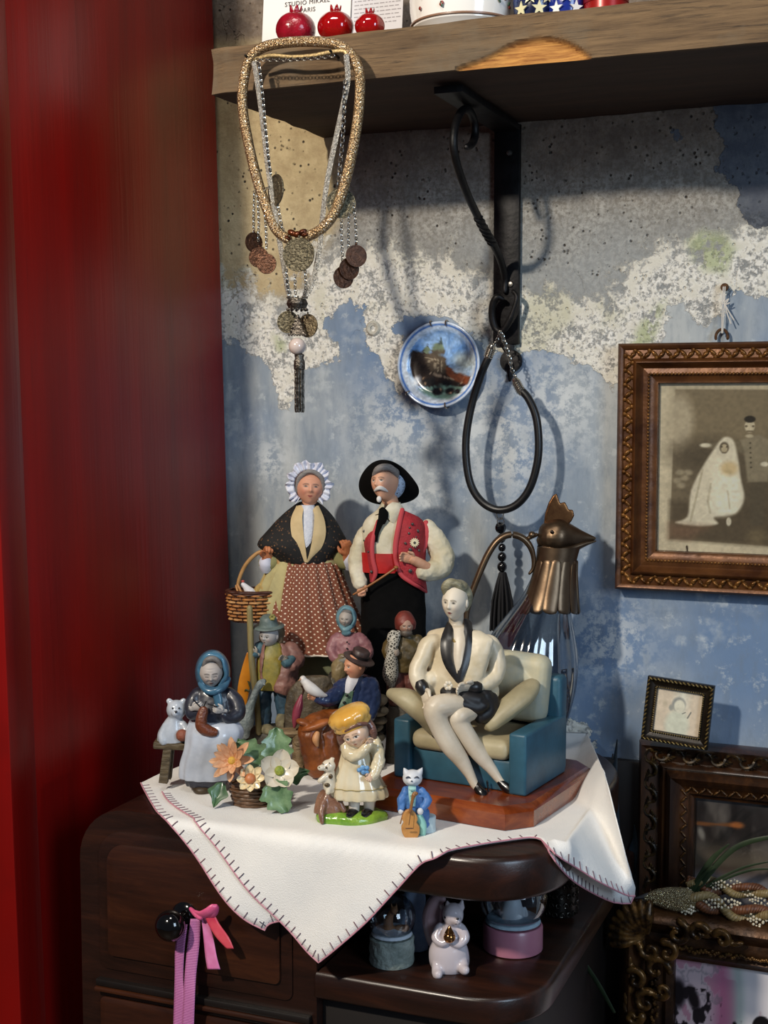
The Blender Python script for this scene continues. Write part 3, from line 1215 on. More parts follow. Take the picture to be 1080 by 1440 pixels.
def drape(p, lift, rip=1.0):
    """flat pattern point -> point lying on the board or hanging down over its rounded edge"""
    x, y = p
    qx, qy = min(max(x, OUT[0]), OUT[1]), max(y, OUT[2])
    cx, cy = OUT[1] - RC, OUT[2] + RC
    nx = ny = d = 0
    if x > cx and y < cy:
        v = Vector((x - cx, y - cy))
        if v.length > RC:
            v2 = v.normalized()
            d = v.length - RC
            nx, ny = v2.x, v2.y
            qx, qy = cx + v2.x * RC, cy + v2.y * RC
        else:
            qx, qy = x, y
    elif y < OUT[2]:
        d, nx, ny, qx, qy = OUT[2] - y, 0, -1, x, OUT[2]
    elif x > OUT[1]:
        d, nx, ny, qx, qy = x - OUT[1], 1, 0, OUT[1], y
    z0 = ZTOP + .0015
    if d <= 0:
        return Vector((x, y, z0 + lift + .0006 * mnoise.noise(Vector((x * 30, y * 30, 3))) * rip))
    rb = .008
    if d < rb * PI / 2:
        a = d / rb
        o, dz = rb * math.sin(a), rb * (1 - math.cos(a))
    else:
        o, dz = rb, rb + d - rb * PI / 2
    s_ = x * 1.0 - y * .6
    out = .012 * min(1, d / .1) * (math.sin(s_ * 42) * .5 + .5) * rip
    flare = .30 * max(0, dz - .02) if nx > .5 else .03 * dz
    return Vector((qx + nx * (o + lift + out + flare), qy + ny * (o + lift + out + flare), z0 + lift - dz))


def pat_top(px, py):
    p = atZ(px, py, ZTOP)
    return (p.x, p.y)


def pat_front(px, py):
    p = atY(px, py, YF - .014)
    return (p.x, YF - .002 - (ZTOP - p.z))


XRH = XR + .02


def pat_right(px, py):
    p = atX(px, py, XRH + .02)
    return (XR + (ZTOP - p.z) * .98, p.y)


def resample(pts, n):
    P = catmull(pts, 10)
    L_ = [0]
    for a, b_ in zip(P[:-1], P[1:]):
        L_.append(L_[-1] + np.linalg.norm(b_ - a))
    L_ = np.array(L_)
    t = np.linspace(0, L_[-1], n)
    P = np.array(P)
    return [(np.interp(v, L_, P[:, 0]), np.interp(v, L_, P[:, 1])) for v in t]


def cloth_layer(front_l, tip_i, back, lift, name, parent, outer, stitch, nu=150, nv=60):
    fr = resample(front_l[:tip_i + 1], nu // 2)[:-1] + resample(front_l[tip_i:], nu - nu // 2)
    bk = resample(back, nu - 1)
    fr = fr[:len(bk)]
    rows = []
    for (a, c_) in zip(fr, bk):
        rows.append([drape((a[0] + (c_[0] - a[0]) * t, a[1] + (c_[1] - a[1]) * t), lift) for t in np.linspace(0, 1, nv)])
    m = MB()
    m.grid(rows)
    frows, O, stitch_to = flap(rows[-1], outer, lift, stitch)
    m.grid(frows)
    bm = bmesh.new()
    vs_ = [bm.verts.new(v) for v in m.V]
    for fc in m.Fc:
        try:
            bm.faces.new([vs_[i] for i in fc])
        except ValueError:
            pass
    bmesh.ops.remove_doubles(bm, verts=bm.verts[:], dist=2e-5)
    bmesh.ops.recalc_face_normals(bm, faces=bm.faces[:])
    me = bpy.data.meshes.new(name)
    bm.to_mesh(me)
    bm.free()
    me.materials.append(CL)
    me.polygons.foreach_set('use_smooth', [True] * len(me.polygons))
    o = bpy.data.objects.new(name, me)
    COL.objects.link(o)
    o.parent = parent
    sf = o.modifiers.new('thick', 'SOLIDIFY')
    sf.thickness = .0012
    sf.offset = 0
    fr = fr[:-1]
    # stitched edge
    e = MB()
    edge = [drape(p, lift + .0006) for p in fr]
    e.tube(edge + [p + Vector((.0006, -.0006, 0)) for p in O[1:stitch_to]], .0008, 6)
    e.done('edging', PK, o)
    s2 = MB()
    acc = 0
    for i in range(1, len(fr) - 1):
        acc += (edge[i] - edge[i - 1]).length
        if acc > .0078:
            acc = 0
            a, c_ = fr[i], bk[i]
            tv = Vector(fr[i + 1]) - Vector(fr[i - 1])
            nvv = Vector((-tv.y, tv.x)).normalized()
            if nvv.dot(Vector(c_) - Vector(a)) < 0:
                nvv = -nvv
            s2.tube([drape((a[0] + nvv.x * .0075 * t, a[1] + nvv.y * .0075 * t), lift + .0008) for t in (0, .5, 1)], .00055, 5)
    acc = 0
    for i in range(1, stitch_to - 1):
        acc += (O[i] - O[i - 1]).length
        if acc > .0075:
            acc = 0
            v = (frows[i][-4] - O[i]).normalized()
            nn = Vector((.0009, -.0009, 0))
            s2.tube([O[i] + nn, O[i] + v * .008 + nn], .00055, 5)
    s2.done('stitching', ST, o)
    return o


cl = empty('table_cloth', (0, 0, 0), 0, 'white linen cloth with pink blanket stitching folded over the sideboard', 'cloth')


def flap(start, outer, lift, stitch_to):
    """the corner of the cloth that falls over the rounded end of the board"""
    n = len(start)
    O = [Vector(p) for p in catmull([tuple(v) for v in outer], 12)]
    L_ = [0]
    for a, b_ in zip(O[:-1], O[1:]):
        L_.append(L_[-1] + (b_ - a).length)
    O = [Vector([float(np.interp(t, L_, [o[i] for o in O])) for i in range(3)]) for t in np.linspace(0, L_[-1], n)]
    O[0], O[-1] = start[0].copy(), start[-1].copy()

    def outside(p):
        cx, cy = OUT[1] - RC, OUT[2] + RC
        if p.x > cx and p.y < cy:
            return (p.x - cx) ** 2 + (p.y - cy) ** 2 > RC * RC
        return p.x > OUT[1] or p.y < OUT[2]
    rows = []
    for i in range(n):
        t = i / (n - 1)
        a, o = start[i], O[i]
        e = a.lerp(o, .5)
        for j in range(1, 60):
            p = a.lerp(o, j / 60)
            if outside(p):
                e = p
                break
        if o.z < a.z - .004:
            e.z = a.z
        lo_ = e.lerp(o, .33)
        hi_ = e.lerp(o, .66)
        sg = .004 * math.sin(PI * t)
        rows.append([a.lerp(e, j / 10) for j in range(9)] + [Vector(p) for p in catmull([tuple(a.lerp(e, .88)), tuple(e), tuple(lo_ + Vector((sg, 0, sg))), tuple(hi_ + Vector((sg * .7, 0, sg * .6))), tuple(o)], 5)][1:])
    for _ in range(10):
        new = [[v.copy() for v in r] for r in rows]
        for i in range(14, n - 1):
            for j in range(1, len(rows[i]) - 1):
                new[i][j] = rows[i][j] * .5 + (rows[i - 1][j] + rows[i + 1][j]) * .25
        rows = new
    tp = Vector(outer[stitch_to])
    stitch_to = min(range(n), key=lambda i: (O[i] - tp).length) + 1
    return rows, O, stitch_to


A = pat_top(228, 1119)
frontA = [A, pat_top(240, 1135), pat_front(268, 1165), pat_front(310, 1210), pat_front(370, 1280), pat_front(425, 1338), pat_front(455, 1360), pat_front(480, 1340), pat_front(520, 1305),
          pat_front(560, 1262), pat_front(592, 1228), pat_top(620, 1205), pat_top(660, 1196), pat_top(740, 1184), pat_top(764, 1188)]
backA = [A, pat_top(262, 1098), pat_top(330, 1060), pat_top(450, 1045), pat_top(600, 1040), pat_top(760, 1034), pat_top(826, 1036)]
tip = atX(893, 1259, .352)
outA = [(*pat_top(764, 1188), ZTOP + .0037), atX(782, 1202, .298), atX(812, 1221, .312), atX(850, 1244, .332), tip, atX(880, 1205, .346), atX(866, 1150, .334), atX(850, 1090, .312), (*pat_top(826, 1036), ZTOP + .0037)]
cloth_layer(frontA, 6, backA, .0022, 'upper_layer', cl, outA, 4)
B = pat_top(198, 1104)
frontB = [B, pat_top(206, 1120), pat_top(222, 1146), pat_front(246, 1180), pat_front(300, 1248), pat_front(345, 1296), pat_front(374, 1317), pat_front(388, 1306), pat_front(470, 1300),
          pat_front(540, 1250), pat_front(590, 1222), pat_top(625, 1200), pat_top(740, 1180), pat_top(764, 1186)]
backB = [B, pat_top(240, 1085), pat_top(330, 1055), pat_top(450, 1046), pat_top(600, 1041), pat_top(760, 1036), pat_top(822, 1040)]
tip2 = atX(892, 1263, .344)
outB = [(*pat_top(764, 1186), ZTOP + .002), atX(778, 1208, .296), atX(805, 1238, .304), atX(846, 1262, .318), atX(872, 1270, .332), tip2, atX(876, 1210, .334), atX(862, 1155, .324), atX(846, 1095, .306), (*pat_top(822, 1040), ZTOP + .002)]
cloth_layer(frontB, 6, backB, .0004, 'lower_layer', cl, outB, 5)

# ------------------------------------------------------------------ things on the shelf
YFR = -.235
ZSF = ZS1 + .002
CARD = mat('card_paper', 'e6e4e0', .7)
INK = mat('print_ink', '4a4644', .7)
cx0, cx1 = atY(367, 30, -.185).x, atY(563, 30, -.185).x
card = empty('printed_card', ((cx0 + cx1) / 2, -.185, ZSF), 0, 'white printed card standing behind the red glass pomegranates on the shelf', 'card', rot=(R(-6), 0, 0))
cw = (cx1 - cx0) / 2
MB().box((-cw * .36, 0, .075), (cw * .64, .0006, .075), bev=0).done('front_sheet', CARD, card)
MB().box((cw * .64, .003, .075), (cw * .36, .0006, .074), bev=0).done('back_sheet', mat('card_paper_grey', 'cfcdd0', .7), card)


def text(s, x, z, size, y, parent, mt, align='CENTER', shear=0):
    c = bpy.data.curves.new('lettering', 'FONT')
    c.body = s
    c.size = size
    c.align_x = align
    c.extrude = .0001
    c.shear = shear
    c.space_character = 1.1
    tmp = bpy.data.objects.new('lettering_curve', c)
    COL.objects.link(tmp)
    me = bpy.data.meshes.new_from_object(tmp.evaluated_get(bpy.context.evaluated_depsgraph_get()))
    bpy.data.objects.remove(tmp)
    me.name = 'lettering'
    me.materials.clear()
    me.materials.append(mt)
    o = bpy.data.objects.new('lettering', me)
    COL.objects.link(o)
    o.parent = parent
    o.location = (x, y, z)
    o.rotation_euler = (PI / 2, 0, 0)
    return o


zc = atY(430, 3, -.185).z - ZSF
xc = atY(430, 3, -.185).x - (cx0 + cx1) / 2
text('STUDIO MIKAEL', xc - .001, zc - .0005, .0074, -.0012, card, INK)
text('PARIS', xc, zc - .0095, .0074, -.0012, card, INK)
FI = mat('faint_ink', '9b979a', .7)
m = MB()
rnd = random.Random(3)
for r_ in range(9):
    z = zc + .006 - r_ * .0045
    x = cw * .32
    while x < cw * .93:
        l = rnd.uniform(.002, .006)
        m.box((x + l / 2, -.0004 + .0026, z), (l / 2, .0001, .0005), bev=0)
        x += l + .0015
m.done('small_print', FI, card)

GLZ = mat('red_glaze', '7e0f1c', .22, col2='a3142a', scale=60, bump=.25, bscale=220, coat=.4)
REDG = bpy.data.materials.new('red_glass')
nt, N, L, P = nodes_of(REDG)
P.inputs['Base Color'].default_value = h4('b00a0c')
P.inputs['Roughness'].default_value = .04
P.inputs['Coat Weight'].default_value = .8
P.inputs['Transmission Weight'].default_value = .25
nzz = N.new('ShaderNodeTexNoise')
nzz.inputs['Scale'].default_value = 30
mx = N.new('ShaderNodeMix')
mx.data_type = 'RGBA'
mx.inputs[6].default_value = h4('c20e0e')
mx.inputs[7].default_value = h4('8a0608')
L.new(nzz.outputs[0], mx.inputs[0])
L.new(mx.outputs[2], P.inputs['Base Color'])


def pomegranate(px, py_top, rx, label, kind):
    y = -.245
    f = Fig('pomegranate_ornament', label, 'ornament', px, z=ZSF, y=y, group='red pomegranate ornaments on the shelf')
    k = f.k
    r = rx * k
    m = f.mb()
    h = r * 1.72
    rows = []
    n = 48
    for i in range(25):
        p = PI * i / 24
        row = []
        for j in range(n):
            a = 2 * PI * j / n
            lob = 1 + (.03 if kind else .02) * math.cos(6 * a) * math.sin(p)
            rr = math.sin(p) ** .86 * r * lob if 0 < i < 24 else 1e-5
            zz = h / 2 * (1 - math.cos(p)) * 1.0
            if i > 19:
                zz -= (i - 19) ** 2 * r * .006
            if kind == 0:
                rr *= 1 + .02 * mnoise.noise(Vector((a * 5, p * 9, 0)))
            row.append(Vector((rr * math.cos(a), rr * math.sin(a), zz)))
        rows.append(row)
    m.grid(rows, False, True)
    mt = REDG if kind else GLZ
    m.done('fruit', mt, sharp=0)
    c = f.mb()
    n = 30
    rows = []
    for i, (rr, z) in enumerate(((.2, .86), (.17, .93), (.22, 1.0), (.30, 1.09))):
        row = []
        for j in range(n):
            a = 2 * PI * j / n
            w_ = math.cos(5 * a)
            e = .10 * w_ if i == 3 else (.03 * w_ if i == 2 else 0)
            row.append(Vector(((rr + .05 * e) * r * math.cos(a), (rr + .05 * e) * r * math.sin(a), h * (z + e))))
        rows.append(row)
    c.grid(rows, False, True)
    o = c.done('crown', mt, sharp=0)
    s_ = o.modifiers.new('thick', 'SOLIDIFY')
    s_.thickness = r * .07
    s_.offset = 0


pomegranate(416, 10, 27.5, 'matte dark red ceramic pomegranate at the end of the row', 0)
pomegranate(472, 8, 25, 'large shiny red glass pomegranate between the other two pomegranates', 1)
pomegranate(520, 6, 20.5, 'small shiny bright red glass pomegranate beside the white flowered bowl', 2)

# white bowl with painted sprigs
f = Fig('flowered_bowl', 'white porcelain bowl painted with small flower sprigs on the shelf', 'bowl', 652, z=ZSF, y=-.20)
k = f.k
POR = mat('white_porcelain', 'efece6', .12, coat=.4)
m = f.mb()
rb = 78 * k
m.lathe([(.0001, .001), (rb * .72, .001), (rb * .76, .004), (rb * .92, .012), (rb * .97, .03), (rb * .985, .06), (rb * 1.02, .075), (rb * .97, .075), (rb * .93, .06), (rb * .9, .015), (.0001, .010)], n=64)
bo = m.done('bowl_body', POR)
m = f.mb()
m.lathe([(rb * .93, .0135), (rb * .962, .0142), (rb * .964, .0158), (rb * .94, .0165)], n=64)
m.done('brown_line', mat('brown_line', '8c6a55', .3), bo)
SPG, SPR = mat('sprig_green', '3c5a48', .4), mat('sprig_red', '7d2b1e', .4)
for ai, a in enumerate((-2.45, -2.05, -1.6, -1.33, -1.05, -.75)):
    m, m2 = f.mb(), f.mb()
    for j in range(7):
        aa = a + rnd.uniform(-.11, .11)
        z = .034 + rnd.uniform(-.010, .016)
        rr = rb * .975 + .0008
        c = Vector((rr * math.cos(aa), rr * math.sin(aa), z))
        Mx = Matrix.Rotation(aa - PI / 2, 3, 'Z') @ Matrix.Rotation(rnd.uniform(0, 3), 3, 'Y')
        (m if j % 2 else m2).ell(c, (.0034 if j % 2 else .0022, .0007, .0016 if j % 2 else .002), Mx, 8, 6)
    m.done('leaf_sprig', SPG, bo)
    m2.done('berry_sprig', SPR, bo)

# dark jar with cream stars beside the bowl
f = Fig('painted_jar', 'dark blue and black jar painted with cream stars on the shelf', 'jar', 752, z=ZSF, y=-.215)
k = f.k
m = f.mb()
m.lathe([(.0001, .001), (24 * k, .001), (29 * k, .010), (31 * k, .03), (26 * k, .05), (22 * k, .056), (.0001, .056)], n=32)
jb = m.done('jar_body', mat('jar_black', '15161c', .2, col2='1f2f6a', scale=45, coat=.4))
for j, a in enumerate((-2.3, -1.9, -1.5, -1.1)):
    m = f.mb()
    c = Vector((math.cos(a) * 30.4 * k, math.sin(a) * 30.4 * k, .016 + .012 * (j % 2)))
    Mx = Matrix.Rotation(a + PI / 2, 3, 'Z')
    pts = [c + Mx @ Vector((math.cos(t) * rr, -.001, math.sin(t) * rr)) for t, rr in [(i * PI / 5 + .3, .0085 if i % 2 == 0 else .0034) for i in range(10)]]
    m.prism(pts, Mx @ Vector((0, -.0014, 0)))
    m.done('star', mat('star_cream', 'd9d2a8', .4), jb)
f = Fig('painted_jar', 'cobalt blue jar painted with white stars on the shelf', 'jar', 796, z=ZSF, y=-.215)
m = f.mb()
m.lathe([(.0001, .001), (20 * k, .001), (26 * k, .010), (27 * k, .03), (22 * k, .05), (.0001, .052)], n=32)
jb = m.done('jar_body', mat('jar_blue', '1d2f86', .2, coat=.4))
for j, a in enumerate((-2.2, -1.7, -1.2)):
    m = f.mb()
    c = Vector((math.cos(a) * 26.2 * k, math.sin(a) * 26.2 * k, .014 + .012 * (j % 2)))
    Mx = Matrix.Rotation(a + PI / 2, 3, 'Z')
    pts = [c + Mx @ Vector((math.cos(t) * rr, -.001, math.sin(t) * rr)) for t, rr in [(i * PI / 5 + .3, .008 if i % 2 == 0 else .0032) for i in range(10)]]
    m.prism(pts, Mx @ Vector((0, -.0014, 0)))
    m.done('star', mat('star_white', 'e6e6e2', .4), jb)
f = Fig('lidded_tin', 'flat round red tin beside the blue star jar', 'tin', 852, z=ZSF, y=-.215)
m = f.mb()
m.lathe([(.0001, .001), (30 * k, .001), (30 * k, .022), (.0001, .022)], n=40)
o = m.done('tin_body', mat('tin_red', '9c1a16', .3, .2))
m = f.mb()
m.lathe([(31 * k, .018), (31.4 * k, .030), (29 * k, .033), (.0001, .034)], n=40)
m.done('lid', mat('tin_red2', '84130f', .3, .2))

# ------------------------------------------------------------------ necklaces hung from the shelf edge
NAIL = mat('nail_iron', '231f1c', .5, .7)
for i, (a, b_) in enumerate((((345, 78), (364, 89)), ((464, 71), (478, 82)))):
    p = atY(*a, -.315)
    q_ = atY(*b_, YS + .004)
    MB().tube([q_, p], .0014, 8).done('nail', NAIL)
    o = bpy.data.objects['nail' if i == 0 else 'nail.001']
    tag(o, ['dark nail in the shelf edge near the sawn plank end', 'dark nail in the shelf edge below the red pomegranates'][i], 'nail')

GM = bpy.data.materials.new('gold_mesh')
nt, N, L, P = nodes_of(GM)
P.inputs['Metallic'].default_value = .75
P.inputs['Roughness'].default_value = .35
tc = N.new('ShaderNodeTexCoord')
vo = N.new('ShaderNodeTexVoronoi')
vo.inputs['Scale'].default_value = 620
L.new(tc.outputs['Object'], vo.inputs[0])
c = rmix(vo.outputs['Distance'], 'd6bc93', '917350', .2, .6)
nn = N.new('ShaderNodeTexNoise')
nn.inputs['Scale'].default_value = 420
L.new(tc.outputs['Object'], nn.inputs[0])
c = rmix(nn.outputs[0], c, 'fff6e2', .62, .68)
L.new(c, P.inputs['Base Color'])
b = N.new('ShaderNodeBump')
b.inputs['Strength'].default_value = .8
b.inputs['Distance'].default_value = .0012
L.new(vo.outputs['Distance'], b.inputs['Height'])
L.new(b.outputs[0], P.inputs['Normal'])
gl = [(352, 82), (343, 112), (341, 150), (349, 200), (361, 250), (374, 290), (388, 322), (404, 336)]
gr = [(432, 333), (452, 322), (470, 300), (485, 258), (497, 205), (505, 150), (505, 102), (490, 72), (462, 60), (412, 59), (372, 66), (352, 82)]
yn = -.306
root = empty('mesh_necklace', atY(350, 82, yn), 0, 'thick golden mesh tube necklace looped over two nails on the shelf edge', 'necklace')
o0 = Vector(root.location)
m = MB()
pa = [(*(atY(a, b_, yn - .008 * (b_ > 200)) - o0), 7.2 * .00078) for a, b_ in gr[:-1] + gl]
pts = catmull(pa, 7)
m.tube([p[:3] for p in pts], [p[3] for p in pts], 14)
m.done('mesh_tube', GM, root)
RB = mat('amber_knot', '6d3515', .25, .5, col2='2a140c', scale=150)
m = MB()
c = atY(418, 330, yn - .012) - o0
for dx, dz, rx, rz, ro in ((-.006, .002, .006, .0035, .5), (.006, .002, .006, .0035, -.4), (0, 0, .004, .004, 0), (-.011, -.003, .004, .002, .8), (.010, -.001, .005, .002, -.2)):
    m.ell(c + Vector((dx, 0, dz)), (rx, .004, rz), (0, ro, 0), 14, 8)
m.done('clasp_knot', RB, root, vox=.0006)

SM = mat('silver_mesh', 'e0dcd2', .35, .7, col2='a8a398', scale=500, bump=.8, bscale=700, lo=.4, hi=.6)
root = empty('flat_silver_necklace', atY(487, 80, -.312), 0, 'flat woven silver necklace hung over the shelf nails inside the golden one', 'necklace')
o0 = Vector(root.location)
sl = [(487, 78), (489, 112), (482, 150), (470, 205), (460, 255), (453, 310), (449, 350), (441, 392), (430, 416), (417, 424), (406, 412), (401, 385), (394, 345), (385, 290), (376, 230), (368, 160), (361, 110), (357, 88)]
st_ = [(357, 84), (380, 78), (410, 80), (440, 78), (465, 73), (483, 72), (487, 78)]
m = MB()
m.tube([atY(a, b_, -.314) - o0 for a, b_ in catmull(sl, 6)], .0031, 8, flat=.5, up=(0, 1, 0))
m.done('woven_band', SM, root)
m = MB()
m.tube([atY(a, b_, -.311) - o0 for a, b_ in catmull(st_, 5)], .0024, 8, flat=.6, up=(0, 1, 0))
m.done('woven_neck', mat('gold_weave', 'a08a60', .4, .7, col2='5c4c33', scale=500), root)

CH = mat('chain_silver', 'b5b1aa', .25, .95, col2='77736c', scale=120)
COIN = mat('coin_dark', '3f3a2e', .4, .8, col2='7d7560', scale=300, bump=.5, bscale=420)
COPP = mat('coin_copper', '3a2418', .4, .7, col2='5c3c2a', scale=200, bump=.2, bscale=420)
root = empty('coin_necklace', atY(418, 360, -.318), 0, 'long silver chain necklace with old coins, a pearl and a metal tassel', 'necklace')
o0 = Vector(root.location)


def chain(pts, y, parent, o0, link=.0042, wire=.00055, mt=None):
    P = [atY(a, b_, y) - o0 for a, b_ in catmull(pts, 6)]
    L_ = [0]
    for a, b_ in zip(P[:-1], P[1:]):
        L_.append(L_[-1] + (b_ - a).length)
    n = max(2, int(L_[-1] / (link * .78)))
    m = MB()
    for i in range(n):
        t = (i + .5) / n * L_[-1]
        c = Vector([float(np.interp(t, L_, [p[j] for p in P])) for j in range(3)])
        t2 = min(t + .001, L_[-1])
        c2 = Vector([float(np.interp(t2, L_, [p[j] for p in P])) for j in range(3)])
        d = (c2 - c)
        d = d.normalized() if d.length > 1e-7 else Vector((0, 0, -1))
        s_ = d.cross(Vector((0, 1, 0))).normalized()
        if i % 2:
            s_ = (s_ * .35 + Vector((0, 1, 0)) * .9).normalized()
        m.tube([c + d * (link * .5 * math.cos(a)) + s_ * (link * .34 * math.sin(a)) for a in np.linspace(0, 2 * PI, 11)[:-1]], wire, 5, closed=True)
    return m.done('chain', mt or CH, parent)


def coin(px, py, r, y, parent, o0, mt, yaw=0, sx=1):
    c = atY(px, py, y) - o0
    Mx = Matrix.Rotation(R(yaw), 3, 'Z') @ Matrix.Rotation(R(90), 3, 'X')
    m = MB()
    m.lathe([(.0001, -.0007), (r, -.0007), (r * 1.02, 0), (r, .0009), (r * .9, .0009), (r * .88, .0005), (r * .6, .0005), (r * .58, .0009), (r * .35, .0008), (.0001, .0011)], c, Mx, 32)
    m.ell(c + Vector((0, 0, r * 1.1)), (.0012, .0006, .0012))
    return m.done('coin', mt, parent)


yc = -.316
chain([(364, 88), (369, 130), (373, 175), (378, 225), (381, 245)], yc, root, o0)
chain([(486, 112), (484, 150), (482, 190), (478, 235), (476, 262)], yc, root, o0, .0062, .0007)
chain([(390, 284), (395, 312), (402, 338)], yc, root, o0)
chain([(360, 84), (400, 84), (440, 82), (470, 78)], yc, root, o0, .005)
for pts in ([(358, 268), (357, 300), (357, 328)], [(362, 270), (364, 310), (363, 340)], [(372, 290), (374, 320), (375, 350)],
            [(480, 308), (481, 345), (482, 372)], [(491, 300), (490, 335), (491, 362)], [(497, 285), (500, 315), (501, 345)],
            [(403, 378), (404, 400), (407, 420)], [(415, 386), (415, 405), (416, 418)], [(429, 380), (430, 402), (427, 418)], [(358, 262), (365, 272), (378, 262)]):
    chain(pts, yc - .001, root, o0, .0036, .0005)
coin(388, 267, .0165, yc, root, o0, COIN, -35)
coin(480, 286, .0155, yc + .006, root, o0, COIN, 30)
coin(420, 358, .0178, yc - .004, root, o0, COIN, 5)
for px, py, yw in ((357, 341, 60), (364, 362, 20), (375, 371, 10)):
    coin(px, py, .0108, yc - .002 - .002 * (px > 370), root, o0, COPP, yw)
for px, py, yw in ((501, 360, 40), (491, 378, 50), (483, 390, 48)):
    coin(px, py, .0115, yc - .002 - .002 * (px < 490), root, o0, COPP, yw)
coin(405, 453, .0120, yc + .003, root, o0, COIN, 10)
coin(433, 458, .0125, yc + .003, root, o0, mat('coin_pale', '8c7d62', .4, .8, col2='6a5c48', scale=200, bump=.7, bscale=400), -10)
OSV = mat('old_silver', '8a8278', .3, .9, col2='3a342e', scale=260, bump=.4, bscale=500)
m = MB()
c = atY(418, 427, yc - .004) - o0
m.lathe([(.004, -.006), (.0095, -.005), (.0118, 0), (.0095, .005), (.004, .006)], c, None, 24)
for j in range(12):
    a = j * PI / 6
    m.ell(c + Vector((math.cos(a) * .0105, math.sin(a) * .0105, -.0065)), (.0016,) * 3, None, 8, 6)
    m.ell(c + Vector((math.cos(a) * .0105, math.sin(a) * .0105, .0065)), (.0012,) * 3, None, 8, 6)
m.done('barrel_bead', OSV, root)
m = MB()
a, b_, c_ = [atY(x, y_, yc - .006) - o0 for x, y_ in ((418, 442), (407, 471), (430, 471))]
m.prism([a, b_, c_], (0, .004, 0))
for t in range(7):
    m.ell(b_.lerp(c_, t / 6) + Vector((0, -.001, 0)), (.0014,) * 3, None, 8, 6)
    if t < 5:
        m.ell(a.lerp(b_, .15 + t / 6) + Vector((0, -.001, 0)), (.001,) * 3, None, 8, 6)
        m.ell(a.lerp(c_, .15 + t / 6) + Vector((0, -.001, 0)), (.001,) * 3, None, 8, 6)
m.done('triangle_charm', OSV, root)
m = MB()
m.ell(atY(418, 487, yc - .006) - o0, (.0092, .0092, .0092), None, 28, 18)
m.done('pearl', mat('pearl_pink', 'cdbcb4', .15, coat=.6), root)
m = MB()
c = atY(421, 500, yc - .006) - o0
m.lathe([(.002, .003), (.0055, .001), (.0045, -.003), (.006, -.006), (.0062, -.014), (.005, -.016)], c, None, 16)
m.done('tassel_cap', OSV, root)
for j in range(9):
    a = j * 2 * PI / 9
    m = MB()
    p0 = c + Vector((.0042 * math.cos(a), .0042 * math.sin(a), -.015))
    m.tube([p0 + Vector((0, 0, -.0005 * i * 9 * (1 + .0))) for i in range(11)], [.0012 + .0004 * (i % 2) for i in range(11)], 6)
    m.done('tassel_chain', OSV, root)

# ------------------------------------------------------------------ souvenir plate on the wall
pc = atY(617, 513, -.016)
pr0 = .0545
root = empty('souvenir_plate', pc, 0, 'small round souvenir plate with blue rim and a domed church by water', 'plate', rot=(R(-5), 0, 0))
pic = Pic(220, 220, 'dfe4ec')
pic.a[:] = hx('d8dfe8')
# coordinates of the zoomed photograph (105..955 across)


def zc_(x, y):
    return ((x - 105) / 850, (y - 108) / 900)


pic.ell(.52, .47, .40, .40, '8fb3df', 1, .10)
nz_ = pic.noise(5, 3)
rad = np.hypot(pic.x - .5, pic.y - .5)
pic.put((nz_ - .45) * 6 * (rad < .40) * (pic.y < .62), '5c8ccb', .8)
pic.ell(*zc_(790, 520), .14, .10, 'ccd6cf', .9, .5)
pic.ell(*zc_(700, 640), .16, .06, 'c3d2dd', .8, .5)
pic.poly([zc_(*p) for p in ((320, 810), (560, 740), (800, 730), (760, 850), (640, 920), (480, 910), (380, 860))], '7fa08d', 1, .02)
pic.poly([zc_(*p) for p in ((215, 440), (245, 395), (330, 420), (350, 380), (372, 385), (380, 440), (480, 440), (580, 470), (605, 560), (660, 610), (700, 650), (860, 690), (840, 760), (780, 790),
                            (640, 770), (560, 760), (420, 790), (300, 770), (240, 660), (215, 560))], '2e221c', 1, .008)
pic.poly([zc_(*p) for p in ((580, 560), (660, 600), (680, 650), (735, 640), (860, 690), (830, 770), (700, 730), (600, 660))], '7d4429', 1, .01)
pic.poly([zc_(*p) for p in ((360, 440), (440, 420), (575, 470), (600, 560), (580, 650), (430, 620), (370, 520))], '57493a', 1, .01)
for x, y, rx, ry in ((500, 385, .075, .07), (385, 395, .04, .045)):
    pic.ell(*zc_(x, y), rx, ry, '6f7f66', 1, .1)
pic.poly([zc_(*p) for p in ((430, 400), (575, 400), (570, 450), (440, 440))], '564a3c', 1, .006)
pic.poly([zc_(*p) for p in ((505, 330), (533, 260), (548, 330))], '3c4a44', 1, .004)
pic.poly([zc_(*p) for p in ((378, 360), (390, 318), (402, 360))], '3b4250', 1, .004)
for x in (410, 440, 475, 505, 540):
    pic.line([zc_(x, 480 + (x - 410) * .2), zc_(x + 3, 590 + (x - 410) * .3)], .006, 'a3937a', .9)
pic.line([zc_(365, 470), zc_(560, 520)], .006, 'b5a58a', .9)
pic.line([zc_(430, 640), zc_(680, 710)], .008, 'a58f78', .9)
for x, y, rx, ry in ((510, 830, .07, .05), (640, 830, .06, .04), (730, 835, .035, .03), (400, 730, .05, .035), (600, 750, .06, .03), (450, 730, .04, .05)):
    pic.ell(*zc_(x, y), rx, ry, '1d1a1a', 1, .25)
for x, y in ((360, 690), (540, 815), (650, 850), (380, 745), (760, 745)):
    pic.ell(*zc_(x, y), .016, .012, 'c09a78', 1, .4)
pic.ell(*zc_(280, 730), .05, .07, 'e8eef4', .9, .4, .6)
pic.mottle(40, .25, 7)
rad = np.hypot((pic.x - .5), (pic.y - .5))
pic.put(np.exp(-((rad - .468) / .012) ** 2), '4b78c4', 1)
pic.put(np.clip((rad - .485) * 80, 0, 1), 'c9d8ee', 1)
lnr = pic.linear()
m = MB()
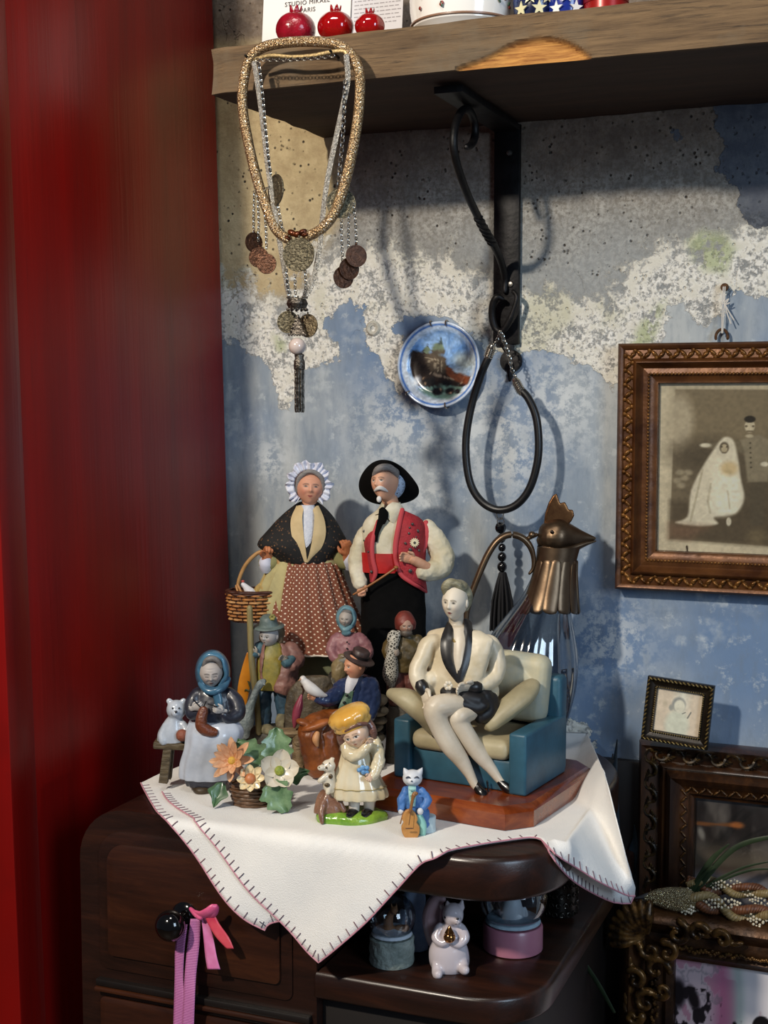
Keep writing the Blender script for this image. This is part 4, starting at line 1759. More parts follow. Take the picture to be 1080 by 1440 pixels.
prof = [(0, .006), (.3, .006), (.6, .0058), (.72, .0045), (.80, .0015), (.88, -.001), (.95, -.003), (1.0, -.0035), (1.01, -.0015), (.96, .003), (.6, .010), (0, .011)]
pp = catmull(prof, 6)
rows, cols = [], []
for r_, y_ in pp:
    row = []
    for j in range(120):
        a = 2 * PI * j / 120
        row.append((max(r_, 1e-4) * pr0 * math.cos(a), y_, max(r_, 1e-4) * pr0 * math.sin(a)))
        u, v = .5 + .5 * min(r_, .995) * math.cos(a), .5 - .5 * min(r_, .995) * math.sin(a)
        cols.append(lnr[min(219, int(v * 220)), min(219, int(u * 220))])
    rows.append(row)
m.grid(rows, False, True, cols)
m.done('plate_body', VGLOSS, root, sharp=0)
WIR = mat('hanger_wire', 'a59a8c', .25, .95)
for a in (R(102), R(80), R(222), R(283)):
    m = MB()
    e = Vector((math.cos(a), 0, math.sin(a)))
    m.tube([e * (pr0 * .93) + Vector((0, -.0045, 0)), e * (pr0 * 1.0) + Vector((0, -.0065, 0)), e * (pr0 * 1.045) + Vector((0, -.002, 0)), e * (pr0 * 1.0) + Vector((0, .009, 0))], .0011, 6, smooth=4)
    m.done('hanger_clip', WIR, root)

# ------------------------------------------------------------------ black cord necklace on the bracket
yk = -.055
root = empty('cord_necklace', atY(700, 470, yk), 0, 'black round cord necklace with silver ends and tassel hung on the bracket hook', 'necklace')
o0 = Vector(root.location)
CORD = mat('black_cord', '0a0a0c', .38, col2='141416', scale=200)
cp = [(688, 500), (676, 528), (662, 575), (655, 625), (660, 675), (676, 704), (700, 717), (726, 710), (746, 684), (757, 640), (755, 592), (744, 562), (732, 548)]
m = MB()
m.tube([atY(a, b_, yk) - o0 for a, b_ in catmull(cp, 6)], .0049, 12)
m.done('cord', CORD, root)
for (a, b_), (c, d) in (((691, 489), (686, 503)), ((725, 536), (733, 551))):
    p, q_ = atY(a, b_, yk) - o0, atY(c, d, yk) - o0
    m = MB()
    m.tube([p.lerp(q_, t) for t in np.linspace(0, 1, 13)], [.0062 if i % 2 else .0052 for i in range(13)], 14)
    m.done('cord_end', mat('bright_silver', 'b4aea6', .22, .95), root)
chain([(703, 466), (710, 485), (716, 505), (720, 520), (726, 534)], yk + .012, root, o0, .006, .0007)
chain([(703, 466), (699, 478), (693, 488)], yk + .006, root, o0, .005, .0006)
chain([(706, 470), (713, 492), (719, 512)], yk + .008, root, o0, .006, .0007)
m = MB()
c = atY(703, 722, yk) - o0
m.tube([c + Vector((.0046 * math.cos(a), 0, .0075 * math.sin(a))) for a in np.linspace(0, 2 * PI, 17)[:-1]], .0007, 6, closed=True)
m.tube([c + Vector((.001 + .0045 * math.cos(a), 0, -.010 + .0045 * math.sin(a))) for a in np.linspace(0, 2 * PI, 17)[:-1]], .0006, 6, closed=True)
m.done('jump_ring', mat('bright_silver', 'b4aea6', .22, .95), root)
JET = mat('jet_bead', '0c0c0e', .15, coat=.5)
for px, py, r_ in ((704, 742, .0072), (705, 757, .0058), (706, 770, .005), (706, 783, .0058), (706, 797, .0064)):
    m = MB()
    m.ell(atY(px, py, yk + .012) - o0, (r_, r_, r_ * 1.05), None, 10, 7)
    m.done('jet_bead', JET, root, smooth=(py > 750))
TAS = mat('tassel_thread', '0b0d14', .8)
m = MB()
for j in range(26):
    a = j * 2.4
    rr = .0026 * math.sqrt(j / 2)
    p0 = atY(707, 806, yk + .012) - o0 + Vector((rr * .4 * math.cos(a), rr * .4 * math.sin(a), 0))
    p1 = p0 + Vector((rr * math.cos(a), rr * .6 * math.sin(a), -.035))
    p2 = p0 + Vector((rr * 1.25 * math.cos(a), rr * .8 * math.sin(a), -.072))
    m.tube([p0, p1, p2], .0016, 5, smooth=2)
m.done('tassel', TAS, root)

# ------------------------------------------------------------------ framed pictures
GILT = mat('gilt_brown', '42230f', .4, .4, col2='6d4420', scale=30, bump=.2, bscale=90, lo=.35, hi=.75)
GILT2 = mat('gilt_bright', '54320f', .34, .55, col2='8f6230', scale=60, bump=.2, bscale=200)
GILTD = mat('gilt_dark', '2a1a0d', .42, .4, col2='53381a', scale=40, bump=.5, bscale=120)


def rail_set(parent, w, h, prof, mt, y0=0):
    """four mitred rails; prof = [(distance in from outer edge, projection, material index)]"""
    mts = mt if isinstance(mt, list) else [mt]
    for s_ in range(4):
        m = MB()
        hw, hh = (w / 2, h / 2) if s_ % 2 == 0 else (h / 2, w / 2)
        Mx = Matrix.Rotation(-s_ * PI / 2, 3, 'Y')
        rows = []
        for t, p in prof:
            rows.append([Mx @ Vector((x, y0 - p, hh - t)) for x in (-(hw - t), (hw - t))])
        m.grid(rows)
        bk = [Mx @ Vector((-(hw - prof[0][0]), y0, hh - prof[0][0])), Mx @ Vector(((hw - prof[0][0]), y0, hh - prof[0][0])),
              Mx @ Vector(((hw - prof[-1][0]), y0, hh - prof[-1][0])), Mx @ Vector((-(hw - prof[-1][0]), y0, hh - prof[-1][0]))]
        m.add(bk, [(0, 1, 2, 3)])
        m.done('frame_rail', mts[s_ % len(mts)], parent, sharp=50)


def orn_row(parent, w, h, t, p, kind, step, size, mt, name, y0=0, sides=(0, 1, 2, 3)):
    """carved ornament along the rails, one part"""
    m = MB()
    for s_ in sides:
        hw, hh = (w / 2, h / 2) if s_ % 2 == 0 else (h / 2, w / 2)
        Mx = Matrix.Rotation(-s_ * PI / 2, 3, 'Y')
        n = int(2 * (hw - t) / step)
        for i in range(n):
            x = -(hw - t) + (i + .5) * 2 * (hw - t) / n
            c = Mx @ Vector((x, y0 - p, hh - t))
            if kind == 'bead':
                m.ell(c, (size, size, size), None, 8, 6)
            elif kind == 'rope':
                m.ell(c, (size * 1.5, size * .8, size * .55), Mx @ Matrix.Rotation(.6, 3, 'Y'), 8, 6)
            elif kind == 'leaf':
                sg = 1 if i % 2 else -1
                m.ell(c + Mx @ Vector((0, 0, sg * size * .15)), (step * .62, size * .42, size * .30), Mx @ Matrix.Rotation(.7 * sg, 3, 'Y'), 8, 6)
                m.ell(c + Mx @ Vector((step * .1, 0, -sg * size * .15)), (step * .4, size * .3, size * .2), Mx @ Matrix.Rotation(.3 * sg, 3, 'Y'), 8, 6)
                m.ell(c + Mx @ Vector((step * .35, 0, -sg * size * .55)), (size * .35, size * .35, size * .35), None, 7, 5)
            elif kind == 'scroll':
                sg = 1 if i % 2 else -1
                pts = []
                for a in np.linspace(0, 4.4, 14):
                    rr = size * (1 - a / 5.6)
                    pts.append(c + Mx @ Vector((math.cos(a) * rr * 1.15 + size * .3, -size * .1 * math.sin(a), sg * math.sin(a) * rr)))
                m.tube(pts, [size * .27 * (1 - .04 * j) for j in range(14)], 6)
                for j in range(4):
                    m.ell(c + Mx @ Vector((-size * .8 + j * size * .28, 0, -sg * size * (.6 - .12 * j))), (size * .5, size * .26, size * .15), Mx @ Matrix.Rotation(sg * (.9 - .3 * j), 3, 'Y'), 7, 5)
    return m.done(name, mt, parent, kind='stuff')


PANE = glassy('picture_glass', 'f4f4f2', .05, .5, .04)


def pane(parent, w, h, y):
    MB().box((0, y, 0), (w / 2, .0008, h / 2), bev=0).done('glass_pane', PANE, parent)


# wedding photograph
yw = -.03
tl, bl_ = atY(868, 483, yw), atY(867, 829, yw)
FH = tl.z - bl_.z
FWD = .318
root = empty('wedding_picture', (tl.x + FWD / 2, -.004, (tl.z + bl_.z) / 2), 0, 'brown gilt carved frame with a sepia photograph of a bride and a soldier', 'picture')
wr = [(0, 0), (0, .016), (.003, .019), (.006, .018), (.008, .014), (.018, .015), (.020, .020), (.023, .021), (.026, .015), (.030, .011), (.036, .012), (.038, .010), (.043, .008), (.047, .008), (.048, .001)]
wr = [(a * 1.0, b_ + .004) for a, b_ in wr]
rail_set(root, FWD, FH, wr, GILT)
orn_row(root, FWD, FH, .013, .019, 'leaf', .0085, .0078, GILT2, 'leaf_carving')
orn_row(root, FWD, FH, .0365, .016, 'bead', .0042, .0017, GILT2, 'bead_row')
iw, ih = FWD - .094, FH - .094
pic = Pic(240, 230, 'd2c6ae')
pic.mottle(4, .08, 2)
asp = iw / ih
U = lambda x, y: ((x - 921) / 226.0, (y - 533) / 248.0)     # photograph px -> print
pic.poly([U(941, 543), U(1160, 545), U(1160, 772), U(937, 762)], '7d705b', 1, .004)
pic.poly([U(941, 543), U(1160, 545), U(1160, 640), U(940, 630)], '86785f', .6, .05)
pic.ell(*U(945, 590), .08, .16, 'b9ad97', .9, .3)
pic.ell(*U(1085, 600), .07, .14, 'a99b83', .9, .35)
pic.ell(*U(985, 640), .20, .10, '4c4234', .7, .5)
pic.ell(*U(1040, 690), .32, .18, '54493a', .7, .6)
pic.ell(*U(1075, 650), .10, .16, '5d5242', .7, .5)
pic.poly([U(937, 706), U(1160, 712), U(1160, 772), U(937, 762)], '5c503f', .9, .02)
for x, y in ((948, 664), (954, 672), (945, 676), (958, 664), (950, 683)):
    pic.ell(*U(x, y), .022, .017, 'a2967f', .9, .4)
pic.poly([U(1058, 668), U(1082, 668), U(1082, 690), U(1058, 690)], '8f8670', .7, .01)
# soldier
pic.poly([U(1031, 672), U(1049, 672), U(1047, 738), U(1032, 738)], '5d5343', 1, .006)
pic.poly([U(1018, 616), U(1040, 608), U(1053, 617), U(1055, 650), U(1051, 675), U(1028, 676), U(1024, 640)], '8d826d', 1, .006)
pic.poly([U(1052, 616), U(1066, 630), U(1058, 650), U(1048, 652), U(1056, 632)], '7d725e', 1, .006)
pic.poly([U(1018, 618), U(1024, 635), U(996, 630), U(972, 628), U(975, 621)], '756a57', 1, .006)
for i in range(6):
    pic.ell(*U(1030 + i * .3, 620 + 7 * i), .005, .005, '4a4234', 1, .4)
pic.ell(*U(1029, 596), .026, .036, 'c9bda4', 1, .12)
pic.ell(*U(1029, 586), .029, .020, '2e281f', 1, .15)
for x_ in (1025, 1033):
    pic.ell(*U(x_, 596), .007, .006, '5a4e3e', .9, .4)
pic.line([U(1026, 603), U(1032, 603)], .004, '6a5d4a', .8)
pic.ell(*U(1029, 610), .020, .010, 'b9ad95', 1, .3)
pic.ell(*U(1047, 650), .02, .014, 'd8cfbb', 1, .3)
pic.ell(*U(978, 624), .03, .012, 'd8cfbb', 1, .3)
# bride
SMP = lambda P_: [tuple(p) for p in catmull(P_, 5, True)]
pic.poly(SMP([U(992, 622), U(1000, 612), U(1010, 616), U(1016, 640), U(1020, 672), U(1024, 700), U(1014, 722), U(990, 728), U(994, 738), U(972, 742), U(944, 738), U(958, 728), U(962, 690), U(975, 655)]), 'd9d0bd', 1, .007)
pic.poly(SMP([U(992, 648), U(1008, 650), U(1016, 670), U(1022, 700), U(1012, 722), U(985, 724), U(986, 690)]), 'e8e1d0', .9, .02)
pic.line([U(975, 660), U(968, 700), U(962, 735)], .006, 'b3a993', .7)
pic.line([U(985, 680), U(982, 705), U(985, 722)], .006, 'b9af9a', .7)
pic.line([U(1005, 690), U(1008, 715)], .005, 'bdb39e', .7)
pic.ell(*U(1000, 627), .024, .032, '54493a', 1, .2)
pic.ell(*U(1000, 628), .017, .025, 'bcae93', 1, .2)
for x_ in (997, 1003):
    pic.ell(*U(x_, 626), .005, .005, '4f4436', .9, .4)
pic.line([U(998, 634), U(1002, 634)], .004, '6a5a48', .8)
pic.ell(*U(1006, 657), .045, .04, 'c9b48e', 1, .35)
pic.ell(*U(1007, 734), .013, .025, 'd8cfbb', 1, .2)
pic.poly([U(936, 740), U(985, 742), U(960, 762), U(936, 760)], '8a6a55', .6, .03)
pic.ell(*U(1040, 754), .05, .04, '85765a', .6, .5)
pic.line([U(958, 772), U(959, 782)], .005, '3a2f24', 1)
pic.line([U(1072, 776), U(1078, 782)], .005, '3a2f24', 1)
pic.mottle(60, .10, 4)
pic.a = np.clip(pic.a * 1.14, 0, 1)
pic.sheet('photograph', iw, ih, mat('photo_paper', '888888', .35, vcol=True), root, y=-.004)
pane(root, iw + .002, ih + .002, -.007)
# nail with string holding it
nl = atY(1019, 404, -.006)
nail = MB().lathe([(.0001, .004), (.0045, .003), (.005, 0), (.003, -.002), (.0016, -.006)], nl, Mk, 14).done('wall_nail', mat('rust', '3a2a20', .7, .6, col2='6d4a2c', scale=300))
tag(nail, 'rusty nail head in the wall above the wedding picture', 'nail')
STR = mat('white_string', 'cfcac2', .8)
root = empty('hanging_string', nl, 0, 'knotted white string hanging from the nail to the wedding frame ring', 'string')
e = atY(1015, 468, -.010) - nl
m = MB()
m.tube([Vector((-.001, -.004, 0)), Vector((-.0015, -.006, -.02)), e], .0008, 6)
m.tube([Vector((.001, -.004, 0)), Vector((.001, -.006, -.02)), e + Vector((.001, 0, 0))], .0008, 6)
m.done('cord', STR, root)
m = MB()
for pts in ([(1019, 425), (1025, 420), (1020, 428)], [(1019, 427), (1026, 440), (1032, 450)], [(1019, 427), (1023, 442), (1028, 455)], [(1014, 424), (1020, 428), (1026, 426)]):
    m.tube([atY(a, b_, -.012) - nl for a, b_ in pts], .0008, 6, smooth=4)
m.done('knot', STR, root)
m = MB()
c = atY(1015, 474, -.008)
m.tube([c - nl + Vector((.007 * math.cos(a), 0, .009 * math.sin(a))) for a in np.linspace(-.2, PI + .2, 14)], .0018, 8)
m.done('ring', mat('rust', '3a2a20', .7), root)

# large dark carved frame standing on the floor
yb = -.045
t0 = atY(897, 1043, yb)
W2, H2 = .46, t0.z - .002
root = empty('dark_landscape_picture', (t0.x + W2 / 2, yb + .028, .002 + H2 / 2), 0, 'large dark carved frame leaning on the wall with a stormy landscape', 'picture')
bp = [(0, 0), (0, .018), (.004, .026), (.010, .020), (.024, .016), (.027, .022), (.030, .024), (.033, .020), (.040, .030), (.046, .026), (.050, .020), (.060, .018), (.062, .014), (.066, .013), (.068, .002)]
rail_set(root, W2, H2, bp, wood('frame_walnut', '160b05', '2c180a', '4c2d14', (8, 8, 2), 5, .35, .15, .3))
orn_row(root, W2, H2, .0145, .020, 'scroll', .0165, .0095, mat('carving_dark', '1a120b', .4, .35, col2='6a5026', scale=160, lo=.45, hi=.8), 'scroll_carving')
orn_row(root, W2, H2, .055, .020, 'leaf', .0085, .0042, mat('carving_brown', '2b1a0d', .4, .4, col2='6b4a25', scale=200), 'leaf_carving')
pic = Pic(200, 340, '2d2a2c')
n1_, n2_ = pic.noise(7, 11), pic.noise(12, 12)
pic.y = pic.y / .6
pic.x = pic.x / .8
pic.put((n1_ - .42) * 5, '5b5658', .9)
pic.put((n2_ - .58) * 6 * (pic.y < .2), 'b0a6a0', .5)
pic.put(np.exp(-((pic.y - .17 - .05 * (n1_ - .5)) / .04) ** 2) * (pic.x < .5), '8d7f70', .7)
pic.put(np.exp(-((pic.y - .20) / .015) ** 2) * (pic.x < .35), '5c4438', .7)
pic.put(np.clip((pic.y - .185 + .03 * (n2_ - .5)) * 30, 0, 1), 'a29eaa', .9)
pic.put(np.clip((pic.y - .6) * 8, 0, 1), '4c4a50', .8)
pic.line([(.0, .075), (.18, .068)], .004, 'a0643a', .8)
pic.ell(.19, .067, .03, .008, 'd8824a', .9, .4)
pic.ell(.03, .10, .02, .012, 'a8a4a0', .9, .4, .8)
iw, ih = W2 - .134, H2 - .134
pic.sheet('landscape_print', iw, ih, mat('print_satin', '888888', .35, vcol=True), root, y=-.005)
pane(root, iw + .002, ih + .002, -.009)

# small square portrait standing on its corner
ys = -.072
a_, b2, c2 = atY(911, 953, ys), atY(1005, 968, ys), atY(899, 1040, ys)
wv = (b2 - a_)
sw = Vector((wv.x, wv.z)).length
sh_ = (a_ - c2).length
ctr = (b2 + c2) / 2
tilt = math.atan2(-wv.z, wv.x)
root = empty('small_portrait', ctr + Vector((0, .014, 0)), 0, 'small black and gold beaded frame with a faded portrait, set on the dark frame corner', 'picture', rot=(R(-4), tilt, 0))
sp = [(0, 0), (0, .010), (.002, .012), (.004, .009), (.0095, .007), (.0115, .009), (.0125, .006), (.013, .001)]
SMF = mat('frame_black', '15110d', .35, .3, col2='2a2118', scale=60)
rail_set(root, sw, sh_, sp, SMF)
orn_row(root, sw, sh_, .002, .0122, 'rope', .0048, .0019, mat('gold_bead', '6d5830', .3, .8, col2='b39a63', scale=300), 'rope_edge')
orn_row(root, sw, sh_, .011, .0095, 'bead', .0026, .0009, mat('gold_bead', '6d5830', .3, .8), 'bead_row')
pic = Pic(120, 120, 'cdbda6')
pic.put(1 - np.abs(pic.x - .56) * 4.2, 'd8d6c4', 1)
pic.ell(.5, .8, .26, .35, 'c9cab6', 1, .2)
pic.ell(.5, .32, .15, .17, '8f908a', 1, .15)
pic.ell(.52, .36, .12, .15, 'd3cfba', 1, .15)
pic.ell(.34, .42, .05, .07, '9a9a90', 1, .3)
pic.line([(.60, .52), (.66, .48)], .012, '6f7068', .8)
pic.line([(.72, .60), (.78, .46)], .015, '6f7068', .9)
for y_ in (.15, .25, .35, .45):
    pic.ell(.49, y_ - .02, .005, .012, '8a8a80', .5, .4)
pic.ell(.2, .35, .05, .08, 'b5a890', .8, .5)
pic.mottle(12, .08, 3)
pic.sheet('faded_portrait', sw - .025, sh_ - .025, mat('photo_matt', '888888', .5, vcol=True), root, y=-.004)

# lower gilt rococo frame
yl = -.135
l0 = atY(868, 1278, yl)
W3, H3 = .46, l0.z
root = empty('abstract_picture', (l0.x + W3 / 2, yl + .04, .002 + H3 / 2), 0, 'ornate gilt rococo frame with a pink and white ink spattered painting', 'picture')
lp = [(0, 0), (0, .022), (.006, .034), (.014, .038), (.022, .030), (.030, .024), (.038, .026), (.046, .024), (.050, .018), (.054, .020), (.058, .016), (.062, .014), (.0635, .002)]
LG = mat('rococo_gilt', '24140a', .4, .5, col2='54351a', scale=26, bump=.3, bscale=80)
rail_set(root, W3, H3, lp, LG)
LGB = mat('rococo_carving', '2b1d10', .36, .55, col2='8a622f', scale=90, lo=.4, hi=.75)
# corner cartouche of shells and scrolls
for sx, sz in ((-1, 1), (1, 1)):
    m = MB()
    cc = Vector((sx * (W3 / 2 - .034), -.032, sz * (H3 / 2 - .034)))
    for j in range(9):
        a = (-.3 + j * .24) * 1.0
        d = Vector((-math.cos(a) * 1, 0, math.sin(a) * 1)) if sx < 0 else Vector((math.cos(a), 0, math.sin(a)))
        m.tube([cc + d * .006, cc + d * .026 + Vector((0, -.007, 0)), cc + d * .042 + Vector((0, -.003, 0))], [.003, .0062, .0045], 8, smooth=4)
    for ci, (ox, oz, rr, tw_, st0) in enumerate(((.012, -.034, .015, 1, 0), (.035, .012, .014, -1, 1.4), (-.012, -.050, .012, -1, 2.2), (.058, .016, .011, 1, .4), (.004, -.012, .012, 1, 3), (-.016, .016, .011, -1, .6), (.024, -.012, .012, -1, 2), (.0, -.075, .013, 1, 1.2), (-.014, -.095, .010, -1, .2), (.085, .012, .010, -1, 2.6), (.018, -.058, .010, 1, 4))):
        c3 = cc + Vector((ox * -sx, 0, oz * sz))
        pts = [c3 + Vector((math.cos(st0 + tw_ * a) * rr * (1 - a / 7.5), -.004 - .0008 * a, math.sin(st0 + tw_ * a) * rr * (1 - a / 7.5))) for a in np.linspace(0, 6, 20)]
        m.tube(pts, [.0052 - .00014 * j for j in range(20)], 8)
    for j in range(7):
        t = j / 6
        m.ell(cc + Vector((-sx * (.03 + .07 * t), -.002, .018 - .008 * t + .004 * math.sin(j * 2))), (.010, .004, .0035), (0, .3 - .1 * j, 0), 10, 6)
        m.ell(cc + Vector((-sx * (-.02 + .004 * math.sin(j)), -.002, -.03 - .07 * t)), (.0035, .004, .010), (0, .2 * math.sin(j), 0), 10, 6)
    m.done('corner_cartouche', LGB, root, vox=.0012, it=1)
m = MB()
for s_ in range(60):
    x = -W3 / 2 + .07 + s_ * .0022
    m.ell((x, -.027 - .002 * rnd.random(), H3 / 2 - .043 + rnd.uniform(-.004, .004) * (1 - s_ / 70)), (.0022, .002, .002), None, 7, 5)
    z = H3 / 2 - .075 - s_ * .0022
    m.ell((-W3 / 2 + .043 + rnd.uniform(-.004, .004), -.027 - .002 * rnd.random(), z), (.002, .002, .0022), None, 7, 5)
m.done('berry_carving', LGB, root, kind='stuff')
pic = Pic(300, 380, 'd9d3d6')
n1_, n2_ = pic.noise(9, 21), pic.noise(26, 22)
pic.x = pic.x / .54
pic.y = pic.y / .58
V = lambda x, y: ((x - 945) / 215., (y - 1348) / 400.)
xb_ = pic.x + .04 * (n1_ - .5)
pic.put((.42 - xb_) * 30, 'b58596', 1)
pic.put(((.42 - xb_) * 30) * (n1_ > .5) * (n2_ - .4) * 5, 'c9b6bb', .9)
pic.put(np.exp(-((xb_ - .30) / .05) ** 2), 'b4688a', .8)
pic.put(np.exp(-((xb_ - .40) / .035) ** 2), 'a9b5b2', .9)
pic.put(np.exp(-((n2_ - .5) / .03) ** 2) * (xb_ < .3) * (pic.y < .15), '6d6a70', .5)
pic.ell(.55, .205, .062, .042, '121014', 1, .06)
for x, y, r_ in ((.38, .205, .012), (.385, .215, .008), (.43, .21, .006), (.42, .195, .004)):
    pic.ell(x, y, r_, r_ * .6, '121014', 1, .3)
pic.put((n2_ - .56) * 30 * (xb_ < .30) * (pic.y > .10) * (pic.y < .4), '17141a', .95)
pic.ell(.02, .13, .05, .05, '17141a', 1, .3)
pic.ell(.12, .14, .05, .03, '17141a', 1, .3, .8)
pic.sheet('abstract_print', W3 - .125, H3 - .125, mat('print_satin', '888888', .35, vcol=True), root, y=-.006)

# ------------------------------------------------------------------ the two tall cloth dolls
def add_uv(o, fn):
    uv = o.data.uv_layers.new(name='UVMap')
    vals = np.array([fn(i) for i in range(len(o.data.vertices))], np.float32)
    idx = np.empty(len(o.data.loops), np.int32)
    o.data.loops.foreach_get('vertex_index', idx)
    uv.data.foreach_set('uv', vals[idx].ravel())


def skirt_uv(o, n, rad, fix=True):
    """unrolled coordinates for a lofted skirt, turned so that the dots stand in staggered rows"""
    V_ = [v.co.copy() for v in o.data.vertices]

    def fn(i):
        if i // n >= len(V_) // n:
            i = i
        row, c = divmod(i, n)
        a = 2 * PI * c / n
        u, v = (a if a < 1.5 * PI + .001 else a) * rad, V_[i].z
        u = ((a - .5 * PI) % (2 * PI)) * rad
        return ((u + v) * .7071, (u - v) * .7071)
    add_uv(o, fn)


SKT = mat('doll_skin_terracotta', 'c07a50', .6, col2='a8643f', scale=120)
W = Fig('provencal_woman_doll', 'old woman doll in ruffled white bonnet, black shawl and brown dotted skirt', 'doll', 442, y=-.105)
m = W.mb()
m.S([(440, W.by, 0, 40, 30), (442, W.by - 40, 0, 44, 34), (444, 935, 0, 52, 38), (440, 900, 0, 40, 30)], pleat=(14, .03, .01))
m.done('petticoat', mat('petticoat_olive', '8d8f6b', .85, col2='6f7358', scale=30))
m = W.mb()
m.S([(433, 786, 0, 44, 28), (428, 805, -4, 54, 34), (425, 840, -6, 64, 40), (430, 880, -6, 66, 42)], pleat=(16, .02, .05))
m.done('underskirt', mat('underskirt_cream', 'b9ae7c', .85, col2='9a9066', scale=40))
m = W.mb()
m.S([(433, 786, 2, 36, 26), (435, 797, 4, 41, 31), (437, 825, 4, 50, 38), (441, 862, 4, 61, 45), (446, 895, 4, 71, 52), (450, 912, 4, 77, 56)], n=160, pleat=(19, .05, .045), cap=False, sm=6)
sk_o = m.done('skirt', dotted('skirt_dots', '7b4530', 'e3d3bd', 205, .21), sharp=0)
skirt_uv(sk_o, 160, .046)
m = W.mb()
n = 160
hem = []
for j in range(n):
    a = 2 * PI * j / n
    c = W.q(450, 912, 4)
    f_ = 1 + .045 * math.cos(19 * a + .7 * math.sin(3 * a) + 1)
    hem.append(c + Vector((77.5 * W.k * f_ * math.cos(a), 56.5 * W.k * f_ * math.sin(a), 0)))
m.tube(hem, .0011, 6, closed=True)
m.done('hem_lace', mat('lace_white', 'd9d0c4', .8), sk_o)
m = W.mb()
m.S([(434, 786, 2, 37, 27), (433, 782, 3, 36, 27), (433, 778, 3, 34, 25)], n=64, pleat=(24, .05, .02), sm=2)
m.done('waistband', dotted('waist_dots', '74412e', 'd8c5ae', 420, .3, off=.8), sk_o)
SHW = dotted('shawl_print', '0d0b0b', '6a4a2c', 230, .30, off=1, col2='3a2a20')
m = W.mb()
m.S([(434, 706, 0, 13, 12), (433, 714, 0, 24, 16), (431, 728, 0, 38, 22), (428, 745, 2, 51, 27), (425, 760, 3, 61, 30), (424, 769, 3, 60, 31), (428, 780, 3, 46, 30), (431, 790, 3, 36, 28)], n=64, pleat=(7, .0, .03))
m.done('shawl', SHW, sharp=0, wr=(.0015, .015))
m = W.mb()
m.S([(433, 710, 12, 9, 8), (433, 730, 18, 13, 10), (432, 755, 22, 12, 12), (431, 782, 22, 7, 10)], n=24)
m.done('blouse', mat('blouse_white', 'd5d8e0', .8, col2='c2c6d2', scale=200, bump=.3, bscale=600))
CR = mat('cream_collar', 'cdb68a', .8, col2='c0a87c', scale=60)
m = W.mb()
m.P([[(417, 711, 12), (424, 711, 16), (427, 716, 21)], [(409, 730, 24), (417, 729, 28), (425, 728, 30)], [(410, 752, 30), (418, 752, 33), (427, 752, 34)], [(417, 772, 32), (423, 773, 34), (430, 774, 35)], [(428, 790, 31), (430, 791, 32), (432, 791, 32)]], 2)
m.done('collar', CR)
m = W.mb()
m.P([[(448, 711, 12), (444, 712, 16), (440, 717, 21)], [(456, 730, 24), (449, 729, 28), (442, 728, 30)], [(458, 752, 29), (449, 752, 33), (440, 752, 34)], [(451, 772, 31), (443, 773, 34), (436, 774, 35)], [(434, 790, 31), (433, 791, 32), (431, 791, 33)]], 2)
m.done('collar', CR)
m = W.mb()
m.T([(434, 718, 3, 10), (435, 706, 5, 10.5), (436, 696, 5, 12)], 16)
m.done('neck', mat('doll_skin_pale', 'cf9a7b', .55, col2='c18a6c', scale=90))
head(W, 436, 686, 8, 47, yaw=6, pitch=-4, roll=4, smile=1.6, skin='d0967a', lip='a85a50', brow='5a4a42', blush='c87a66', old=1, wid=.86, eye='3a3230', ears=False, es=.78)
m = W.mb()
m.E(435, 680, -1, 22.5, 19, 25)
m.T([(418, 690, 14, 3), (420, 674, 19, 3.4), (429, 665, 22, 3.4), (436, 663, 23, 3), (444, 665, 22, 3.4), (453, 674, 19, 3.4), (454, 690, 14, 3)], 12)
m.E(420, 690, 4, 6, 8, 14)
m.E(452, 690, 4, 6, 8, 14)
m.done('hair', mat('hair_grey', '8d8885', .7, col2='6f6b6a', scale=200, stretch=(1, 1, 4)), vox=.0012)
BON = mat('bonnet_white', 'dfe1ea', .8, col2='c9cde0', scale=150)
m = W.mb()
rows = []
n = 300
cen = W.q(435, 684, 6)
for i, (rr, dd) in enumerate(((20, 8), (23, 10), (26, 8), (29, 9), (31, 8))):
    row = []
    for j in range(n):
        t = j / (n - 1)
        a = R(-52) + t * R(284)
        ph_ = 2 * PI * 19 * t + 1.3 * math.sin(2 * PI * 3 * t) + .9 * math.sin(2 * PI * 5 * t + 1)
        am = (.25 + i) * .72 * (.8 + .35 * math.sin(2 * PI * 4 * t + 2))
        wv_ = math.sin(ph_) * am
        w2 = math.cos(ph_ * .5 + 1) * am * 1.1
        rad_ = rr + 1.5 * (math.exp(-((t - .42) / .07) ** 2) + math.exp(-((t - .58) / .07) ** 2) - .8 * math.exp(-((t - .5) / .03) ** 2)) * i * .6
        row.append(cen + Vector(((rad_ + w2) * math.cos(a) * W.k, -(dd + wv_ * 2.2) * W.k, ((rad_ + w2 * .8) * 1.04 * math.sin(a) + 1) * W.k)))
    rows.append(row)
m.grid(rows)
o = m.done('bonnet_ruffle', BON, sharp=0)
sf = o.modifiers.new('thick', 'SOLIDIFY')
sf.thickness = .0007
m = W.mb()
m.E(435, 676, -7, 24, 18, 23)
m.done('bonnet_cap', BON)
for wx, wy, tx, ty, th, cxy in ((376, 786, 380, 766, (-8, -4, 4), (374, 796)), (489, 780, 486, 754, (-8, -6, 6), (491, 792))):
    m = W.mb()
    m.T([(cxy[0], cxy[1] + 2, 8, 9), (cxy[0], cxy[1] - 4, 10, 10), (cxy[0] + 1, cxy[1] - 8, 11, 9)], 18)
    m.done('cuff', mat('cuff_white', 'c7c9d8', .8))
    hand(W, (wx, wy, 14), (tx, ty, 20), th, 31, SKT, curl=1.0, flip=1 if wx < 400 else -1, wr=.26)
m = W.mb()
m.T([(468, 770, 0, 14), (480, 786, 2, 14), (492, 790, 6, 12)], 14)
